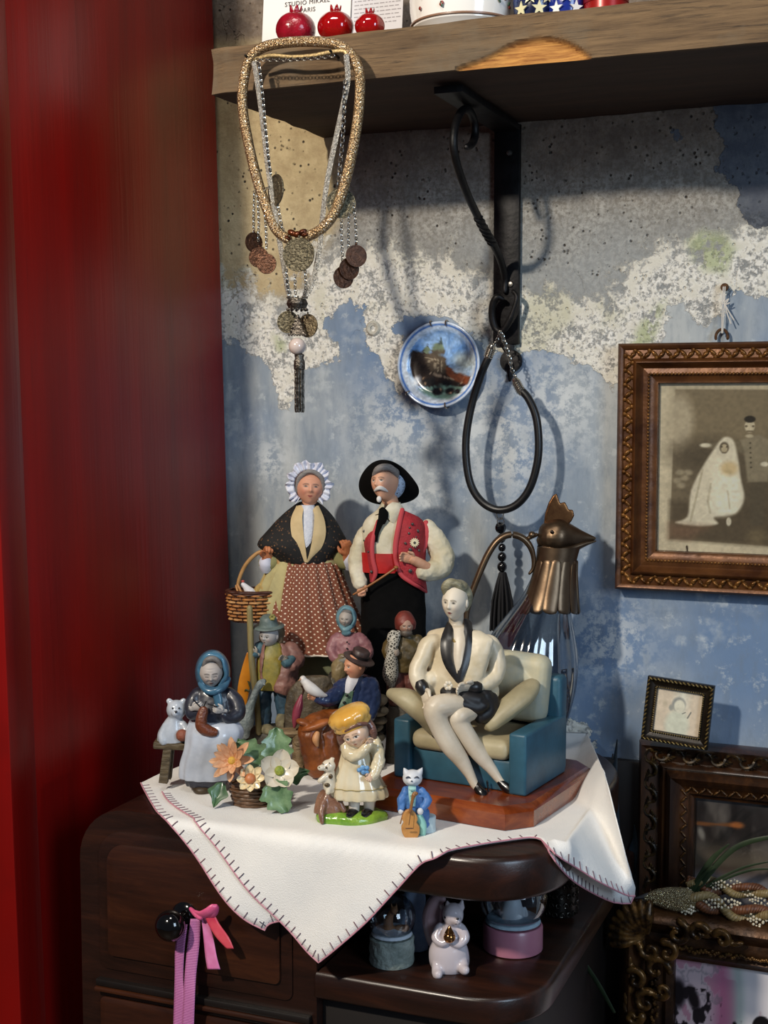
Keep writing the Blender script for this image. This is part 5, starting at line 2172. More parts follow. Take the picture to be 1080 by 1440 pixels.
m.done('sleeve', mat('sleeve_olive', '8f8a5c', .85))
m = W.mb()
m.T([(395, 770, 0, 14), (382, 788, 4, 13), (374, 792, 8, 11)], 14)
m.done('sleeve', mat('sleeve_olive', '8f8a5c', .85))

# wicker basket hung on her hand
WK = mat('wicker_light', 'b5793f', .6, col2='8a5428', scale=90, bump=.3, bscale=300)
WK2 = mat('wicker_pale', 'c99a63', .6, col2='a87443', scale=90, bump=.3, bscale=300)
WKD = mat('wicker_dark', '4a2314', .6, col2='34180e', scale=80)
f = Fig('wicker_basket', 'oval wicker basket with hooped handle held by the old woman doll', 'basket', 358, z=W.B.z + (W.by - 875) * W.k, y=-.135)
k = f.k
rng_ = random.Random(8)
nst = 22


def strand(f, zc_px, rx, ry, row, nst, thick, amp, mt, cx, name='wicker_strand', arc=(0, 2 * PI)):
    m = f.mb()
    c = f.q(cx, zc_px, 0)
    pts = []
    N_ = nst * 6
    for j in range(N_):
        a = 2 * PI * j / N_
        wv_ = amp * math.cos(nst / 2 * a + row * PI)
        pts.append(c + Vector(((rx + wv_) * f.k * math.cos(a), (ry + wv_) * f.k * math.sin(a), 0)))
    m.tube(pts, thick * f.k, 8, closed=True, flat=.6, up=(0, 0, 1) if False else None)
    return m.done(name, mt)


for r_ in range(8):
    t = r_ / 7
    strand(f, 869 - t * 34, 32 + 4 * t, 22 + 3 * t, r_, nst, 2.9, 2.0, WK2 if r_ in (0, 2, 5) else WK, 357)
for j in range(nst):
    a = 2 * PI * j / nst
    m = f.mb()
    c0, c1 = f.q(357, 871, 0), f.q(357, 833, 0)
    m.tube([c0 + Vector((32 * k * math.cos(a), 22 * k * math.sin(a), 0)), c1 + Vector((36 * k * math.cos(a), 25 * k * math.sin(a), 0))], 1.3 * k, 6)
    m.done('wicker_stake', WKD)
for i in range(2):
    strand(f, 833 - i * 3, 37, 26, i, nst, 2.6, 1.2, WKD, 357, 'rim')
m = f.mb()
m.lathe([(.0001, 0), (31 * k, 0), (31 * k, .003), (.0001, .003)], f.q(357, 873, 0), None, 28)
m.V = [(x, y * .7, z) for x, y, z in m.V]
m.done('basket_bottom', WKD)
m = f.mb()
m.T([(337, 836, -2, 2.4), (335, 820, 0, 2.6), (345, 795, 4, 2.8), (362, 778, 7, 2.8), (380, 775, 9, 2.8), (392, 790, 10, 2.8), (394, 812, 10, 2.7), (388, 838, 10, 2.5), (383, 848, 12, 2.2)], 10)
m.done('hoop_handle', mat('cane_pale', 'b98f5c', .5, col2='a07746', scale=80))
m = f.mb()
for pts in ([(334, 822, 2), (338, 830, 6), (342, 842, 8)], [(332, 824, 0), (335, 834, 4)], [(375, 824, 6), (380, 832, 9), (386, 838, 12)]):
    m.T([(*p, 1.6) for p in pts], 8)
m.done('handle_lashing', WK2)
h_ = Fig('toy_hen', 'tiny white hen with red comb sitting in the wicker basket', 'toy', 347, z=f.B.z + .028, y=-.14)
m = h_.mb()
m.T([(342, 822, 2, 3.4), (346, 826, 2, 4.6), (352, 833, 2, 7), (360, 838, 1, 5), (366, 840, 0, 2.4)], 12)
m.done('hen_body', mat('hen_white', 'dcdadb', .6, col2='c4c2c8', scale=200))
m = h_.mb()
m.E(341.5, 817.5, 2, 2.4, 1.3, 1.8)
m.done('comb', mat('comb_red', 'b0483c', .5))
h2 = Fig('corn_husk_bundle', 'bundle of pale yellow corn husks standing in the wicker basket', 'corn', 372, z=f.B.z + .016, y=-.13)
for i, (pts, cc) in enumerate((([(366, 838, 2, 5), (371, 822, 3, 5), (377, 806, 2, 3.4), (382, 795, 0, 1)], 'c9a95f'), ([(374, 838, 4, 5), (379, 822, 5, 5), (382, 806, 3, 4), (384, 797, 1, 1)], 'd0b56f'),
                                ([(361, 838, 3, 5), (364, 828, 5, 6), (372, 820, 6, 3), (377, 822, 5, 1)], 'b99a55'), ([(370, 838, 6, 6), (372, 830, 8, 5), (368, 826, 8, 2)], 'c4a866'))):
    m = h2.mb()
    m.T(pts, 10, flat=.4, up=(0, 1, 0))
    m.done('husk', mat('husk_%s' % cc, cc, .7, col2='8f7440', scale=150, stretch=(3, 3, 1)))

# man doll
MN = Fig('provencal_man_doll', 'moustached man doll in black hat, red vest and cream shirt', 'doll', 553, y=-.115)
BK = mat('black_velvet', '030303', .95, col2='070606', scale=60, spec=.15, bump=.3, bscale=90)
m = MN.mb()
m.S([(550, 782, 2, 36, 25), (552, 800, 2, 42, 27), (553, 840, 2, 45, 29), (553, 880, 2, 46, 30)], n=40)
m.T([(532, 870, 2, 24), (530, 930, 2, 23), (529, 1000, 2, 22), (528, MN.by - 12, 2, 20)], 20)
m.T([(574, 870, 2, 24), (577, 930, 2, 23), (578, 1000, 2, 22), (578, MN.by - 12, 2, 20)], 20)
m.done('trousers', BK, vox=.0018, it=4, wr=(.003, .02))
for x in (528, 578):
    m = MN.mb()
    m.E(x, MN.by - 7, 14, 14, 24, 8)
    m.done('shoe', mat('doll_shoe', '120d0a', .4))
SHT = mat('shirt_cream', 'd6cfbb', .8, col2='b8ae90', scale=26, bump=.5, bscale=50)
m = MN.mb()
m.S([(543, 790, 3, 32, 24), (543, 770, 4, 32, 25), (545, 745, 3, 36, 24), (548, 728, 1, 32, 19), (549, 716, 0, 18, 14), (550, 706, -1, 13, 12)], n=40)
m.done('shirt', SHT, wr=(.002, .02))
m = MN.mb()
m.P([[(527, 724, 14), (534, 716, 18), (538, 724, 22)], [(533, 722, 18), (538, 714, 20), (541, 720, 23)]], 2)
m.P([[(541, 716, 22), (548, 732, 25), (556, 736, 22)], [(546, 710, 20), (556, 718, 22), (566, 722, 16)], [(552, 706, 14), (562, 708, 14), (569, 716, 8)]], 2)
m.done('shirt_collar', SHT)
SASH = mat('red_sash', 'b8120f', .6, col2='9c0f0d', scale=30, bump=.3, bscale=40)
m = MN.mb()
m.S([(541, 803, 4, 35, 27), (541, 790, 4.5, 34, 27.5), (541, 776, 4.5, 34, 27)], n=40)
m.done('sash', SASH)
VST = mat('vest_red', 'a4232c', .75, col2='8a1a24', scale=50, bump=.3, bscale=400)
VSB = mat('vest_border', 'b03a40', .7)
m = MN.mb()
m.P([[(566, 717, 14), (578, 722, 12), (590, 728, 4), (598, 736, -8)], [(562, 738, 27), (578, 738, 27), (592, 740, 16), (603, 744, -6)], [(557, 768, 31), (576, 768, 33), (592, 768, 22), (600, 768, -4)],
     [(558, 790, 32), (577, 795, 34), (592, 800, 24), (598, 802, -2)], [(565, 808, 33), (580, 817, 33), (593, 824, 24), (601, 832, 0)]], 2.5)
vr = m.done('vest_panel', VST)
m = MN.mb()
m.T([(566, 716, 16, 3), (561, 738, 29, 3.5), (556, 768, 33, 3.5), (557, 790, 34, 3), (564, 808, 35, 3), (578, 819, 35, 2.6), (590, 826, 28, 2.4), (600, 833, 4, 2)], 8, flat=.5, up=(0, 1, 0))
m.done('vest_border', VSB, vr)
m = MN.mb()
m.T([(599, 734, 0, 3.5), (600, 748, 6, 4), (598, 765, 8, 4), (594, 776, 12, 3)], 8, flat=.6, up=(0, 1, 0))
m.done('armhole_border', VSB, vr)
m = MN.mb()
m.P([[(531, 733, 20), (524, 737, 16), (517, 742, 4)], [(524, 760, 28), (516, 758, 22), (509, 756, 2)], [(524, 785, 30), (517, 784, 25), (512, 782, 2)], [(528, 806, 30), (521, 810, 26), (516, 812, 4)], [(524, 818, 28), (521, 819, 26), (519, 819, 8)]], 2.5)
vl = m.done('vest_panel', VST)
m = MN.mb()
m.T([(532, 733, 22, 3), (524, 760, 30, 3), (524, 785, 32, 3), (528, 805, 32, 3), (524, 818, 29, 2)], 8, flat=.5, up=(0, 1, 0))
m.done('vest_border', VSB, vl)
STD = mat('stud_dark', '2c2a2c', .35, .5, col2='6a6660', scale=300)
for px, py, d, r_ in ((587, 747, 22, 2.8), (590, 738, 12, 2.6), (580, 737, 26, 2), (575, 750, 30, 1.8), (576, 742, 28, 1.5), (570, 764, 33, 1.8), (577, 773, 34, 2.6), (589, 774, 25, 2), (584, 770, 30, 1.5),
                      (577, 803, 35, 2.8), (591, 813, 27, 2.2), (583, 788, 31, 1.6), (512, 747, 12, 2), (512, 760, 12, 1.5), (518, 776, 26, 1.5), (522, 804, 29, 2), (585, 755, 25, 1.4)):
    m = MN.mb()
    m.E(px, py, d + 1.5, r_, 1.2, r_, None, 10, 7)
    m.done('stud', STD, vr if px > 540 else vl)
m = MN.mb()
c = MN.q(583, 763, 33)
for j in range(14):
    a = j * 2 * PI / 14
    m.ell(c + Vector((4.2 * math.cos(a), 0, 4.2 * math.sin(a))) * MN.k, (2.4 * MN.k, .7 * MN.k, 1.0 * MN.k), (0, -a, 0), 8, 5)
m.ell(c, (3.4 * MN.k, 1 * MN.k, 3.4 * MN.k), None, 12, 6)
dz_ = m.done('daisy', mat('daisy_white', 'd8cfae', .7), vr)
m = MN.mb()
m.E(583, 763, 34.2, 1.8, 1, 1.8, None, 10, 6)
m.done('daisy_eye', STD, dz_)
m = MN.mb()
m.T([(600, 742, -6, 12), (612, 760, -2, 15), (622, 782, 2, 17), (618, 798, 8, 16), (604, 803, 18, 13.5), (594, 804, 24, 12)], 20)
m.done('sleeve', SHT, vox=.0014, it=2, wr=(.004, .012))
m = MN.mb()
m.T([(512, 748, -2, 9), (504, 775, 2, 12), (502, 798, 8, 11.5), (504, 812, 14, 11), (507, 820, 18, 10.5)], 20)
m.done('sleeve', SHT, vox=.0014, it=2, wr=(.004, .012))
MSK = mat('doll_skin_fair', 'd2a283', .55, col2='c58f70', scale=90)
m = MN.mb()
m.T([(603, 800, 22, 7.5), (590, 792, 31, 7), (580, 787, 36, 6.5)], 14)
m.done('forearm', MSK)
hand(MN, (582, 788, 36), (568, 783, 39), (2, -8, 2), 27, MSK, curl=.35, flip=-1, wr=.2)
hand(MN, (507, 822, 20), (509, 838, 26), (8, 2, 4), 25, MSK, curl=.6, flip=1, wr=.24)
m = MN.mb()
m.T([(497, 836, 32, 1.4), (515, 826, 36, 1.5), (540, 810, 41, 1.5), (556, 799, 43, 1.6)], 8)
m.E(557, 798, 43, 3.4, 3, 2.6)
m.done('walking_stick', mat('stick_wood', '8a5424', .45))
m = MN.mb()
m.T([(553, 718, 2, 11), (549, 706, 3, 11), (546, 694, 4, 12)], 16)
m.done('neck', MSK)
head(MN, 542, 679, 10, 49, yaw=-34, pitch=-8, roll=-4, skin='d3a083', lip='8a4a3c', brow='4a3a30', blush='c98a70', eye='2c2420', ears=False, wid=.76, nose=1.3)
WHH = mat('moustache_white', 'dad8d4', .7)
hb = Matrix.Rotation(R(-34), 3, 'Z')
m = MN.mb()
m.T([(527, 690, 24, 1.4), (531, 687, 29, 2.6), (535, 686, 31, 3), (540, 688, 30, 2.6), (545, 691, 27, 1)], 8)
m.E(533, 702, 27, 3.4, 3, 4.5)
m.done('moustache', WHH)
m = MN.mb()
m.E(552, 680, -2, 18, 19, 22)
m.done('head_scarf', dotted('scarf_dots', 'a9bdd6', '1f2a44', 420, .36, off=1))
m = MN.mb()
m.E(546, 664, 4, 18, 18, 11, (0, R(-8), 0))
m.T([(526, 668, 18, 3), (531, 660, 25, 4.5), (540, 657, 28, 5), (550, 659, 24, 5), (558, 668, 16, 4)], 12)
m.done('hair', mat('hair_grey', '77726f', .7))
HAT = mat('hat_black', '040404', .9, spec=.2)
Mh = Matrix.Rotation(R(16), 3, 'Y') @ Matrix.Rotation(R(-52), 3, 'X')
c = MN.q(547, 682, -8)
m = MN.mb()
rows = []
for i, t in enumerate(np.linspace(0, 1, 12)):
    row = []
    for j in range(72):
        a = 2 * PI * j / 72
        rr = 17 + (25 + 2.5 * math.sin(3 * a + .5)) * t
        z = -2 + 5.5 * t * t * math.sin(2 * a + .4) + 3 * t ** 2
        row.append(c + Mh @ Vector((rr * math.cos(a), rr * .95 * math.sin(a), z)) * MN.k)
    rows.append(row)
m.grid(rows, False, True)
o = m.done('hat_brim', HAT, sharp=0)
sf = o.modifiers.new('thick', 'SOLIDIFY')
sf.thickness = .0012
m = MN.mb()
m.lathe([(19 * MN.k, -2 * MN.k), (19.5 * MN.k, 4 * MN.k), (18.5 * MN.k, 14 * MN.k), (15 * MN.k, 19 * MN.k), (8 * MN.k, 20 * MN.k), (.0001, 18 * MN.k)], c, Mh, 32)
m.done('hat_crown', HAT)
m = MN.mb()
m.P([[(533, 716, 24), (539, 713, 26), (546, 720, 25)], [(532, 726, 27), (539, 726, 29), (546, 728, 27)], [(531, 738, 27), (536, 738, 29), (541, 737, 28)]], 2)
m.P([[(531, 730, 28), (536, 733, 29), (539, 737, 29)], [(527, 748, 29), (531, 749, 30), (533, 750, 30)], [(525, 760, 29), (528, 762, 30), (531, 762, 30)]], 1.5)
m.done('neck_tie', BK)

# ------------------------------------------------------------------ small painted figurines on the cloth
def pmat(n, a, b_, sc=40, rough=.5, bump=.3, bs=90, **kw):
    return mat(n, a, rough, col2=b_, scale=sc, bump=bump, bscale=bs, lo=.36, hi=.62, **kw)


ROCK = pmat('rock_base', '4a443a', '2b2822', 50, .6, .7, 90)



def scarf_ring(f, cx, cy, rings, mt, asp=1.2, name='headscarf', facet=.06):
    """kerchief round a face: rings of (radius, depth)"""
    m = f.mb()
    rows = []
    for i, (rr, dd) in enumerate(rings):
        row = []
        for j in range(48):
            a = 2 * PI * j / 48
            pl = 1 + facet * math.cos(6 * (a + .2)) * (i < 3)
            row.append(f.q(cx + rr * pl * math.cos(a), cy - rr * asp * pl * math.sin(a), dd))
        rows.append(row)
    m.grid(rows, False, True)
    o = m.done(name, mt, sharp=0)
    sf = o.modifiers.new('thick', 'SOLIDIFY')
    sf.thickness = 1.6 * f.k
    sf.offset = 0
    return o


# --- boy with broad hat, pole and goose
f = Fig('farm_boy_figurine', 'boy figurine in a green brimmed hat and brown coat holding a pole', 'figurine', 386, 1042)
m = f.mb()
m.S([(385, f.by + 2, 0, 40, 26), (385, f.by - 8, 0, 42, 27), (384, f.by - 18, 0, 36, 22), (384, f.by - 22, 0, 26, 14)], n=28, pleat=(5, .08, .06))
m.done('ground', ROCK, vox=.002, it=2)
JN = pmat('boy_jeans', '22384c', '3d5a6c', 45)
m = f.mb()
m.T([(372, 962, 4, 11), (370, 985, 6, 12), (371, 1008, 7, 10.5), (372, 1020, 8, 9)], 16)
m.T([(396, 962, 4, 12), (398, 985, 4, 12.5), (399, 1003, 4, 10.5), (399, 1008, 4, 9)], 16)
m.done('trousers', JN, vox=.0013, it=2, wr=(.003, .009))
SH = pmat('boy_shoe', '8f8668', '5d5746', 60)
m = f.mb()
m.T([(370, 1020, 4, 8), (374, 1025, 14, 9.5), (380, 1027, 26, 8)], 14, flat=.8, up=(0, 0, 1))
m.done('shoe', SH)
m = f.mb()
m.T([(399, 1006, 4, 9), (397, 1014, 14, 10), (395, 1018, 22, 8)], 14)
m.done('shoe', SH)
m = f.mb()
m.S([(383, 968, 6, 24, 17), (382, 945, 6, 22, 16), (382, 922, 4, 20, 15), (384, 908, 2, 15, 11), (385, 902, 2, 9, 9)], n=28)
m.done('waistcoat', pmat('boy_yellow', '9c8a3a', '6f6a30', 40))
BR = pmat('boy_coat', '6a4740', '8a6258', 45)
m = f.mb()
m.P([[(393, 905, 12), (402, 908, 10), (412, 914, 0)], [(397, 925, 22), (408, 928, 20), (419, 932, 0)], [(392, 950, 27), (406, 954, 27), (419, 955, 4)], [(384, 968, 28), (402, 975, 29), (415, 966, 6)], [(386, 973, 24), (402, 978, 24), (412, 970, 6)]], 6)
m.T([(408, 912, 0, 11), (417, 928, 6, 12), (412, 935, 18, 9)], 14)
m.E(402, 962, 16, 15, 12, 14)
m.done('coat_side', BR, vox=.0013, it=3, wr=(.003, .008))
m = f.mb()
m.P([[(374, 902, 12), (369, 906, 10), (363, 912, 0)], [(371, 925, 20), (366, 928, 16), (362, 932, 0)], [(369, 945, 22), (365, 948, 18), (362, 950, 2)], [(371, 957, 22), (367, 959, 18), (363, 958, 4)]], 5)
m.done('coat_side', BR, vox=.0012, it=2, wr=(.003, .008))
BL = pmat('boy_cuff', '4e6f78', '2f4a55', 60)
m = f.mb()
m.T([(366, 910, 2, 9), (361, 918, 10, 7), (356, 920, 16, 6)], 12)
m.done('sleeve', BL)
m = f.mb()
m.T([(409, 928, 20, 7), (402, 932, 26, 7)], 12, smooth=2)
m.done('cuff', BL)
FS = pmat('boy_skin', 'a59a8c', '8f8578', 60)
hand(f, (402, 930, 27), (393, 922, 31), (2, -6, 2), 17, FS, curl=.5, flip=-1)
hand(f, (360, 919, 16), (350, 912, 20), (2, -6, 4), 17, FS, curl=1.1, flip=1)
head(f, 379, 893, 8, 32, yaw=-30, pitch=4, roll=6, skin='aaa6a4', lip='8a5a4e', brow='5a4a3c', blush='b59a90', eye='2c2622', wid=.84, child=True, white='c9c7c2')
m = f.mb()
m.E(385, 889, 0, 16, 14, 16)
m.E(394, 898, 4, 5, 6, 10)
m.E(368, 896, 6, 4, 5, 7)
m.done('hair', pmat('boy_hair', '6d5c44', '4c4030', 90), vox=.001, it=2)
HG = pmat('boy_hat', '4c5a58', '687672', 50)
Mh = Matrix.Rotation(R(-3), 3, 'Y') @ Matrix.Rotation(R(6), 3, 'X')
m = f.mb()
kk = f.k
m.lathe([(11 * kk, 1.5 * kk), (14 * kk, 0), (20 * kk, -1 * kk), (22 * kk, .5 * kk), (21 * kk, 2.5 * kk), (14 * kk, 3 * kk), (12.5 * kk, 8 * kk), (11.5 * kk, 14 * kk), (7 * kk, 17.5 * kk), (.0001, 17 * kk)], f.q(378, 882, 6), Mh, 32)
m.done('hat', HG, sharp=60)
m = f.mb()
for j in range(6):
    a = j * PI / 3
    m.E(383 + 2.6 * math.cos(a), 868 + 2.8 * math.sin(a), 18, 2.2, 1.4, 2.2, None, 8, 6)
m.done('hat_flower', pmat('hat_yellow', '9a8f4a', '6d6a3a', 90))
m = f.mb()
m.T([(351, 855, 18, 4.2), (352, 885, 18, 4.4), (353, 915, 18, 4.4), (356, 948, 19, 4.6), (361, 985, 20, 4.4), (364, 1030, 20, 4.2)], 12)
m.done('pole', pmat('pole_wood', '8f8156', '6f6440', 40, stretch=(2, 2, .5)))
m = f.mb()
m.T([(349, 918, -4, 2), (346, 940, -4, 6), (343, 965, -4, 8.5), (341, 985, -4, 7), (343, 996, -4, 4)], 14, flat=.25, up=(0, 1, 0))
bl_o = m.done('amber_paddle', mat('amber_paint', 'c8801f', .35, col2='a8650f', scale=30, coat=.3))
m = f.mb()
m.T([(352, 968, 0, 1), (350, 960, -1, 1.6), (348, 958, -1, .5)], 6)
m.T([(350, 972, 0, 1.5), (346, 970, -1, 1.5), (344, 972, -1, .5)], 6)
m.done('painted_leaf', mat('leaf_dark', '3a3a18', .5), bl_o)
GS = pmat('goose_grey', '7d8686', '5f6a6c', 70, .5, .8, 160)
m = f.mb()
m.T([(371, 958, 34, 4), (366, 962, 36, 5.5), (360, 972, 36, 5), (355, 985, 36, 5.5), (350, 998, 36, 8), (345, 1010, 36, 13), (342, 1022, 36, 13), (344, 1032, 36, 8)], 16)
m.T([(371, 959, 36, 2.5), (373, 964, 40, 1)], 8)
m.done('goose', GS, vox=.0011, it=2)

# --- old woman knitting on a bench with a white bear
f = Fig('knitting_woman_figurine', 'old woman figurine in a blue headscarf knitting on a wooden bench beside a white bear', 'figurine', 272, 1105)
k = f.k
BN = pmat('bench_wood', '5a4c34', '3a3020', 50, .6, .6, 60, stretch=(1, 4, 4))
m = f.mb()
m.box(f.q(265, 1047, 4), (47 * k, 16 * k, 5 * k), (0, R(3), 0), bev=.4)
m.done('bench_seat', BN)
for px, lean, d in ((236, -6, 14), (240, -5, -8), (300, 5, 0)):
    m = f.mb()
    m.tube([f.q(px, 1050, d), f.q(px + lean, 1100 - (0 if d > 0 else 6), d)], [7.5 * k, 8.5 * k], 4, cap=False)
    m.done('leg', BN)
NV = mat('navy_dress', '1a1c26', .4, col2='2b2e3c', scale=40, coat=.2)
m = f.mb()
m.S([(300, 1020, 6, 27, 20), (299, 1000, 6, 29, 20), (300, 984, 4, 29, 18), (300, 970, 2, 24, 15), (300, 962, 2, 12, 10)], n=30)
m.T([(279, 975, 4, 10), (270, 990, 12, 11), (270, 1003, 20, 9.5), (280, 1002, 30, 7), (284, 1000, 34, 6)], 14)
m.T([(322, 975, 4, 10), (333, 990, 10, 11), (334, 1004, 18, 10), (322, 1010, 28, 8), (314, 1005, 34, 6)], 14)
m.done('dress', NV, vox=.0012, it=3, wr=(.002, .014))
AP = mat('apron_white', 'bcc3cf', .25, col2='a4adbd', scale=26, coat=.3, bump=.3, bscale=50)
m = f.mb()
m.S([(300, 1014, 16, 34, 26), (302, 1028, 20, 40, 30), (298, 1050, 22, 38, 28), (292, 1072, 22, 38, 24), (290, 1090, 22, 37, 22), (291, 1094, 22, 36, 21)], n=72, pleat=(11, .01, .05))
m.done('apron', AP, sharp=0)
m = f.mb()
m.S([(292, 1090, 22, 34, 20), (290, 1100, 22, 29, 18), (289, 1104, 22, 26, 16)], n=48, pleat=(16, .01, .05))
m.done('dress_hem', NV)
m = f.mb()
m.E(284, 1110, 30, 13, 14, 7)
m.E(300, 1110, 28, 11, 14, 7)
m.done('shoes', pmat('old_shoes', '4a3a24', '2f2518', 60), vox=.001, it=2)
head(f, 297, 946, 10, 40, yaw=6, pitch=10, roll=-2, skin='a79f9a', lip='6d3a34', brow='3a3434', blush='ab938c', eye='1c1614', closed=True, old=2, wid=.84, ears=False, ink=1)
m = f.mb()
m.T([(286, 938, 18, 2.5), (290, 929, 21, 3.5), (298, 926, 22, 4), (306, 929, 21, 3.5), (311, 938, 18, 2.5)], 10)
m.done('hair', mat('hair_old_grey', '7a7674', .6, col2='5c5856', scale=200))
SF = mat('blue_scarf', '2f4f66', .28, col2='45718c', scale=40, coat=.3)
scarf_ring(f, 299, 945, ((15.8, 14), (17.2, 18), (20, 16.5), (22.5, 8), (24, -2), (22, -12), (12, -19), (.5, -21)), SF, 1.28)
m = f.mb()
m.T([(282, 962, 14, 4), (291, 971, 22, 5), (303, 972, 23, 5.5), (315, 965, 16, 5), (321, 955, 8, 4)], 12)
m.T([(304, 974, 22, 6), (307, 985, 24, 6), (307, 996, 26, 5)], 12, flat=.5, up=(0, 1, 0))
m.done('scarf_knot', SF)
GH = mat('glazed_hand', 'b9b4b0', .3)
hand(f, (272, 996, 36), (281, 994, 42), (0, -6, 3), 20, GH, curl=.7, flip=-1)
hand(f, (313, 1000, 36), (303, 998, 42), (0, -6, 3), 20, GH, curl=.7, flip=1)
m = f.mb()
m.T([(286, 1000, 46, 7), (283, 1012, 48, 8), (284, 1022, 48, 8.5), (293, 1028, 48, 8), (301, 1030, 48, 6.5)], 14)
m.done('knitted_sock', mat('sock_brown', '5e2f1c', .35, col2='713c24', scale=90, bump=.4, bscale=300))
m = f.mb()
m.T([(272, 984, 46, .9), (287, 1000, 46, .9)], 6, smooth=0)
m.T([(290, 986, 46, .9), (283, 1001, 46, .9)], 6, smooth=0)
m.T([(293, 990, 46, .9), (306, 994, 46, .9)], 6, smooth=0)
m.done('knitting_needles', mat('needle_black', '1a1a1c', .3, .4))
WB = mat('bear_white', 'b9bfc8', .25, col2='a5adb8', scale=50, coat=.3)
m = f.mb()
m.S([(241, 1043, 6, 20, 14), (242, 1030, 6, 20, 15), (244, 1016, 6, 14, 12), (246, 1008, 6, 10, 10)], n=24)
m.E(248, 998, 8, 14, 13, 14)
m.E(247, 1003, 19, 6, 6, 5)
m.E(238, 986, 8, 4.5, 3, 4.5)
m.E(258, 986, 8, 4.5, 3, 4.5)
m.T([(234, 1020, 10, 6), (228, 1034, 14, 6), (230, 1042, 16, 7)], 10)
m.T([(256, 1018, 10, 6), (262, 1028, 14, 6.5), (258, 1034, 20, 5)], 10)
m.done('bear', WB, vox=.0011, it=2)
m = f.mb()
for px, py, d, r_ in ((243, 996, 20, 1.5), (252, 996, 20, 1.5), (247.5, 1001, 25, 2)):
    m.E(px, py, d, r_, r_, r_, None, 8, 6)
m.done('bear_face', mat('bear_black', '2a2a30', .4))
m = f.mb()
m.E(256, 1034, 22, 8.5, 8, 8.5)
m.done('wool_ball', mat('wool_rust', '8a4a34', .6, col2='74402c', scale=120, bump=.5, bscale=300))

# --- porcelain flower basket
f = Fig('porcelain_flower_basket', 'porcelain basket of peach, cream and white flowers with green leaves', 'ornament', 356, 1130)
k = f.k
BKT = pmat('porcelain_wicker', '6b4c34', '48321f', 60, .4, .3)
m = f.mb()
m.S([(356, f.by + 2, 0, 24, 20), (356, f.by - 8, 0, 29, 24), (356, f.by - 22, 0, 31, 26), (356, f.by - 27, 0, 30, 25)], n=32)
m.done('basket_core', BKT)
for r_ in range(6):
    t = r_ / 5
    m = f.mb()
    pts = []
    for j in range(90):
        a = 2 * PI * j / 90
        rr = 25.5 + 6 * math.sin(t * 1.7) + .9 * math.cos(9 * a + r_ * PI)
        pts.append(f.q(356, f.by - 2 - t * 26, 0) + Vector((rr * k * math.cos(a), rr * .84 * k * math.sin(a), 0)))
    m.tube(pts, 2.5 * k, 8, closed=True)
    m.done('wicker_row', BKT)


def petal_mesh(name, mt, ln, wd, cup, point=1.0, lobes=0, ridge=0):
    """a petal or leaf along x; point>1 sharpens the tip, lobes cut the margin"""
    m = MB()
    rows = []
    nt_ = 15 if lobes else 11
    for i in range(nt_):
        t = i / (nt_ - 1)
        wv = wd * max(.02, (4 * t ** .75 * (1 - t ** .75)) ** .55 if point <= 1 else math.sin(PI * t ** .7) ** point)
        if lobes and t < .97:
            wv *= 1 + .2 * math.cos(2 * PI * lobes * t + .5)
        row = []
        for j in range(9):
            u = j / 8 * 2 - 1
            row.append((ln * t, wv * u, cup * t * t + .3 * wv * u * u + ridge * wd * math.cos(u * 7 + (3 * t if lobes else 0)) - (.1 * wd if abs(u) < .1 else 0)))
        rows.append(row)
    m.grid(rows)
    m.grid([[(x, y, z - .06 * wd - .0004) for x, y, z in r] for r in rows][::-1])
    return m.mesh(name, mt, 60)


def flower(f, c, nrm, n, pm, tilt, center_r, cmt, layers=1, name='flower', cm_bump=True):
    """a flower: its heart is the part, every petal a piece of it"""
    z = Vector(nrm).normalized()
    x = z.orthogonal().normalized()
    y = z.cross(x)
    B = Matrix((x, y, z)).transposed()
    m = f.mb()
    m.ell(c + z * center_r * .2, (center_r, center_r, center_r * .7), B, 20, 12)
    o = m.done(name, cmt)
    for l in range(layers):
        for j in range(n):
            a = 2 * PI * j / n + l * PI / n + .13 * math.sin(j * 3.1)
            Mx = (B @ Matrix.Rotation(a, 3, 'Z') @ Matrix.Rotation(-R(tilt + 28 * l), 3, 'Y')).to_4x4()
            Mx.translation = c - z * .0008 * (1 - l)
            p = bpy.data.objects.new('petal', pm)
            COL.objects.link(p)
            p.parent = o
            p.matrix_local = Mx @ Matrix.Diagonal((1 + .08 * math.sin(j * 5), 1, 1, 1))
    return o


PCH = petal_mesh('petal_peach', mat('petal_peach', 'b8764c', .3, col2='dcb08a', scale=70, coat=.25), 34 * k, 6.2 * k, 5 * k, 1)
CRM = petal_mesh('petal_cream', mat('petal_cream', 'cdb27c', .35, col2='e3d3ad', scale=90, coat=.2), 20 * k, 6.5 * k, 2 * k, 1, ridge=.07)
WHT = petal_mesh('petal_white', mat('petal_white', 'd8d0c0', .3, col2='c9bda6', scale=40, coat=.3), 29 * k, 14 * k, 8 * k, 1)
flower(f, f.q(327, 1070, 22), (-.2, -.9, .35), 8, PCH, 10, 7 * k, mat('heart_yellow', 'c09a35', .5, col2='a87a25', scale=120, bump=.6, bscale=300), 2)
flower(f, f.q(352, 1095, 38), (.0, -.92, .35), 8, CRM, 6, 7.5 * k, mat('heart_peach', 'c07a4a', .45, col2='a8633a', scale=90), 1)
flower(f, f.q(393, 1084, 28), (.2, -.92, .35), 5, WHT, 8, 7 * k, mat('heart_green', '9aa03a', .5, col2='6a8030', scale=150, bump=.6, bscale=300), 1)
LG1 = petal_mesh('leaf_broad', mat('leaf_green', '3c5c3c', .35, col2='75906a', scale=60, coat=.25), 48 * k, 20 * k, -6 * k, 1, 3, .04)
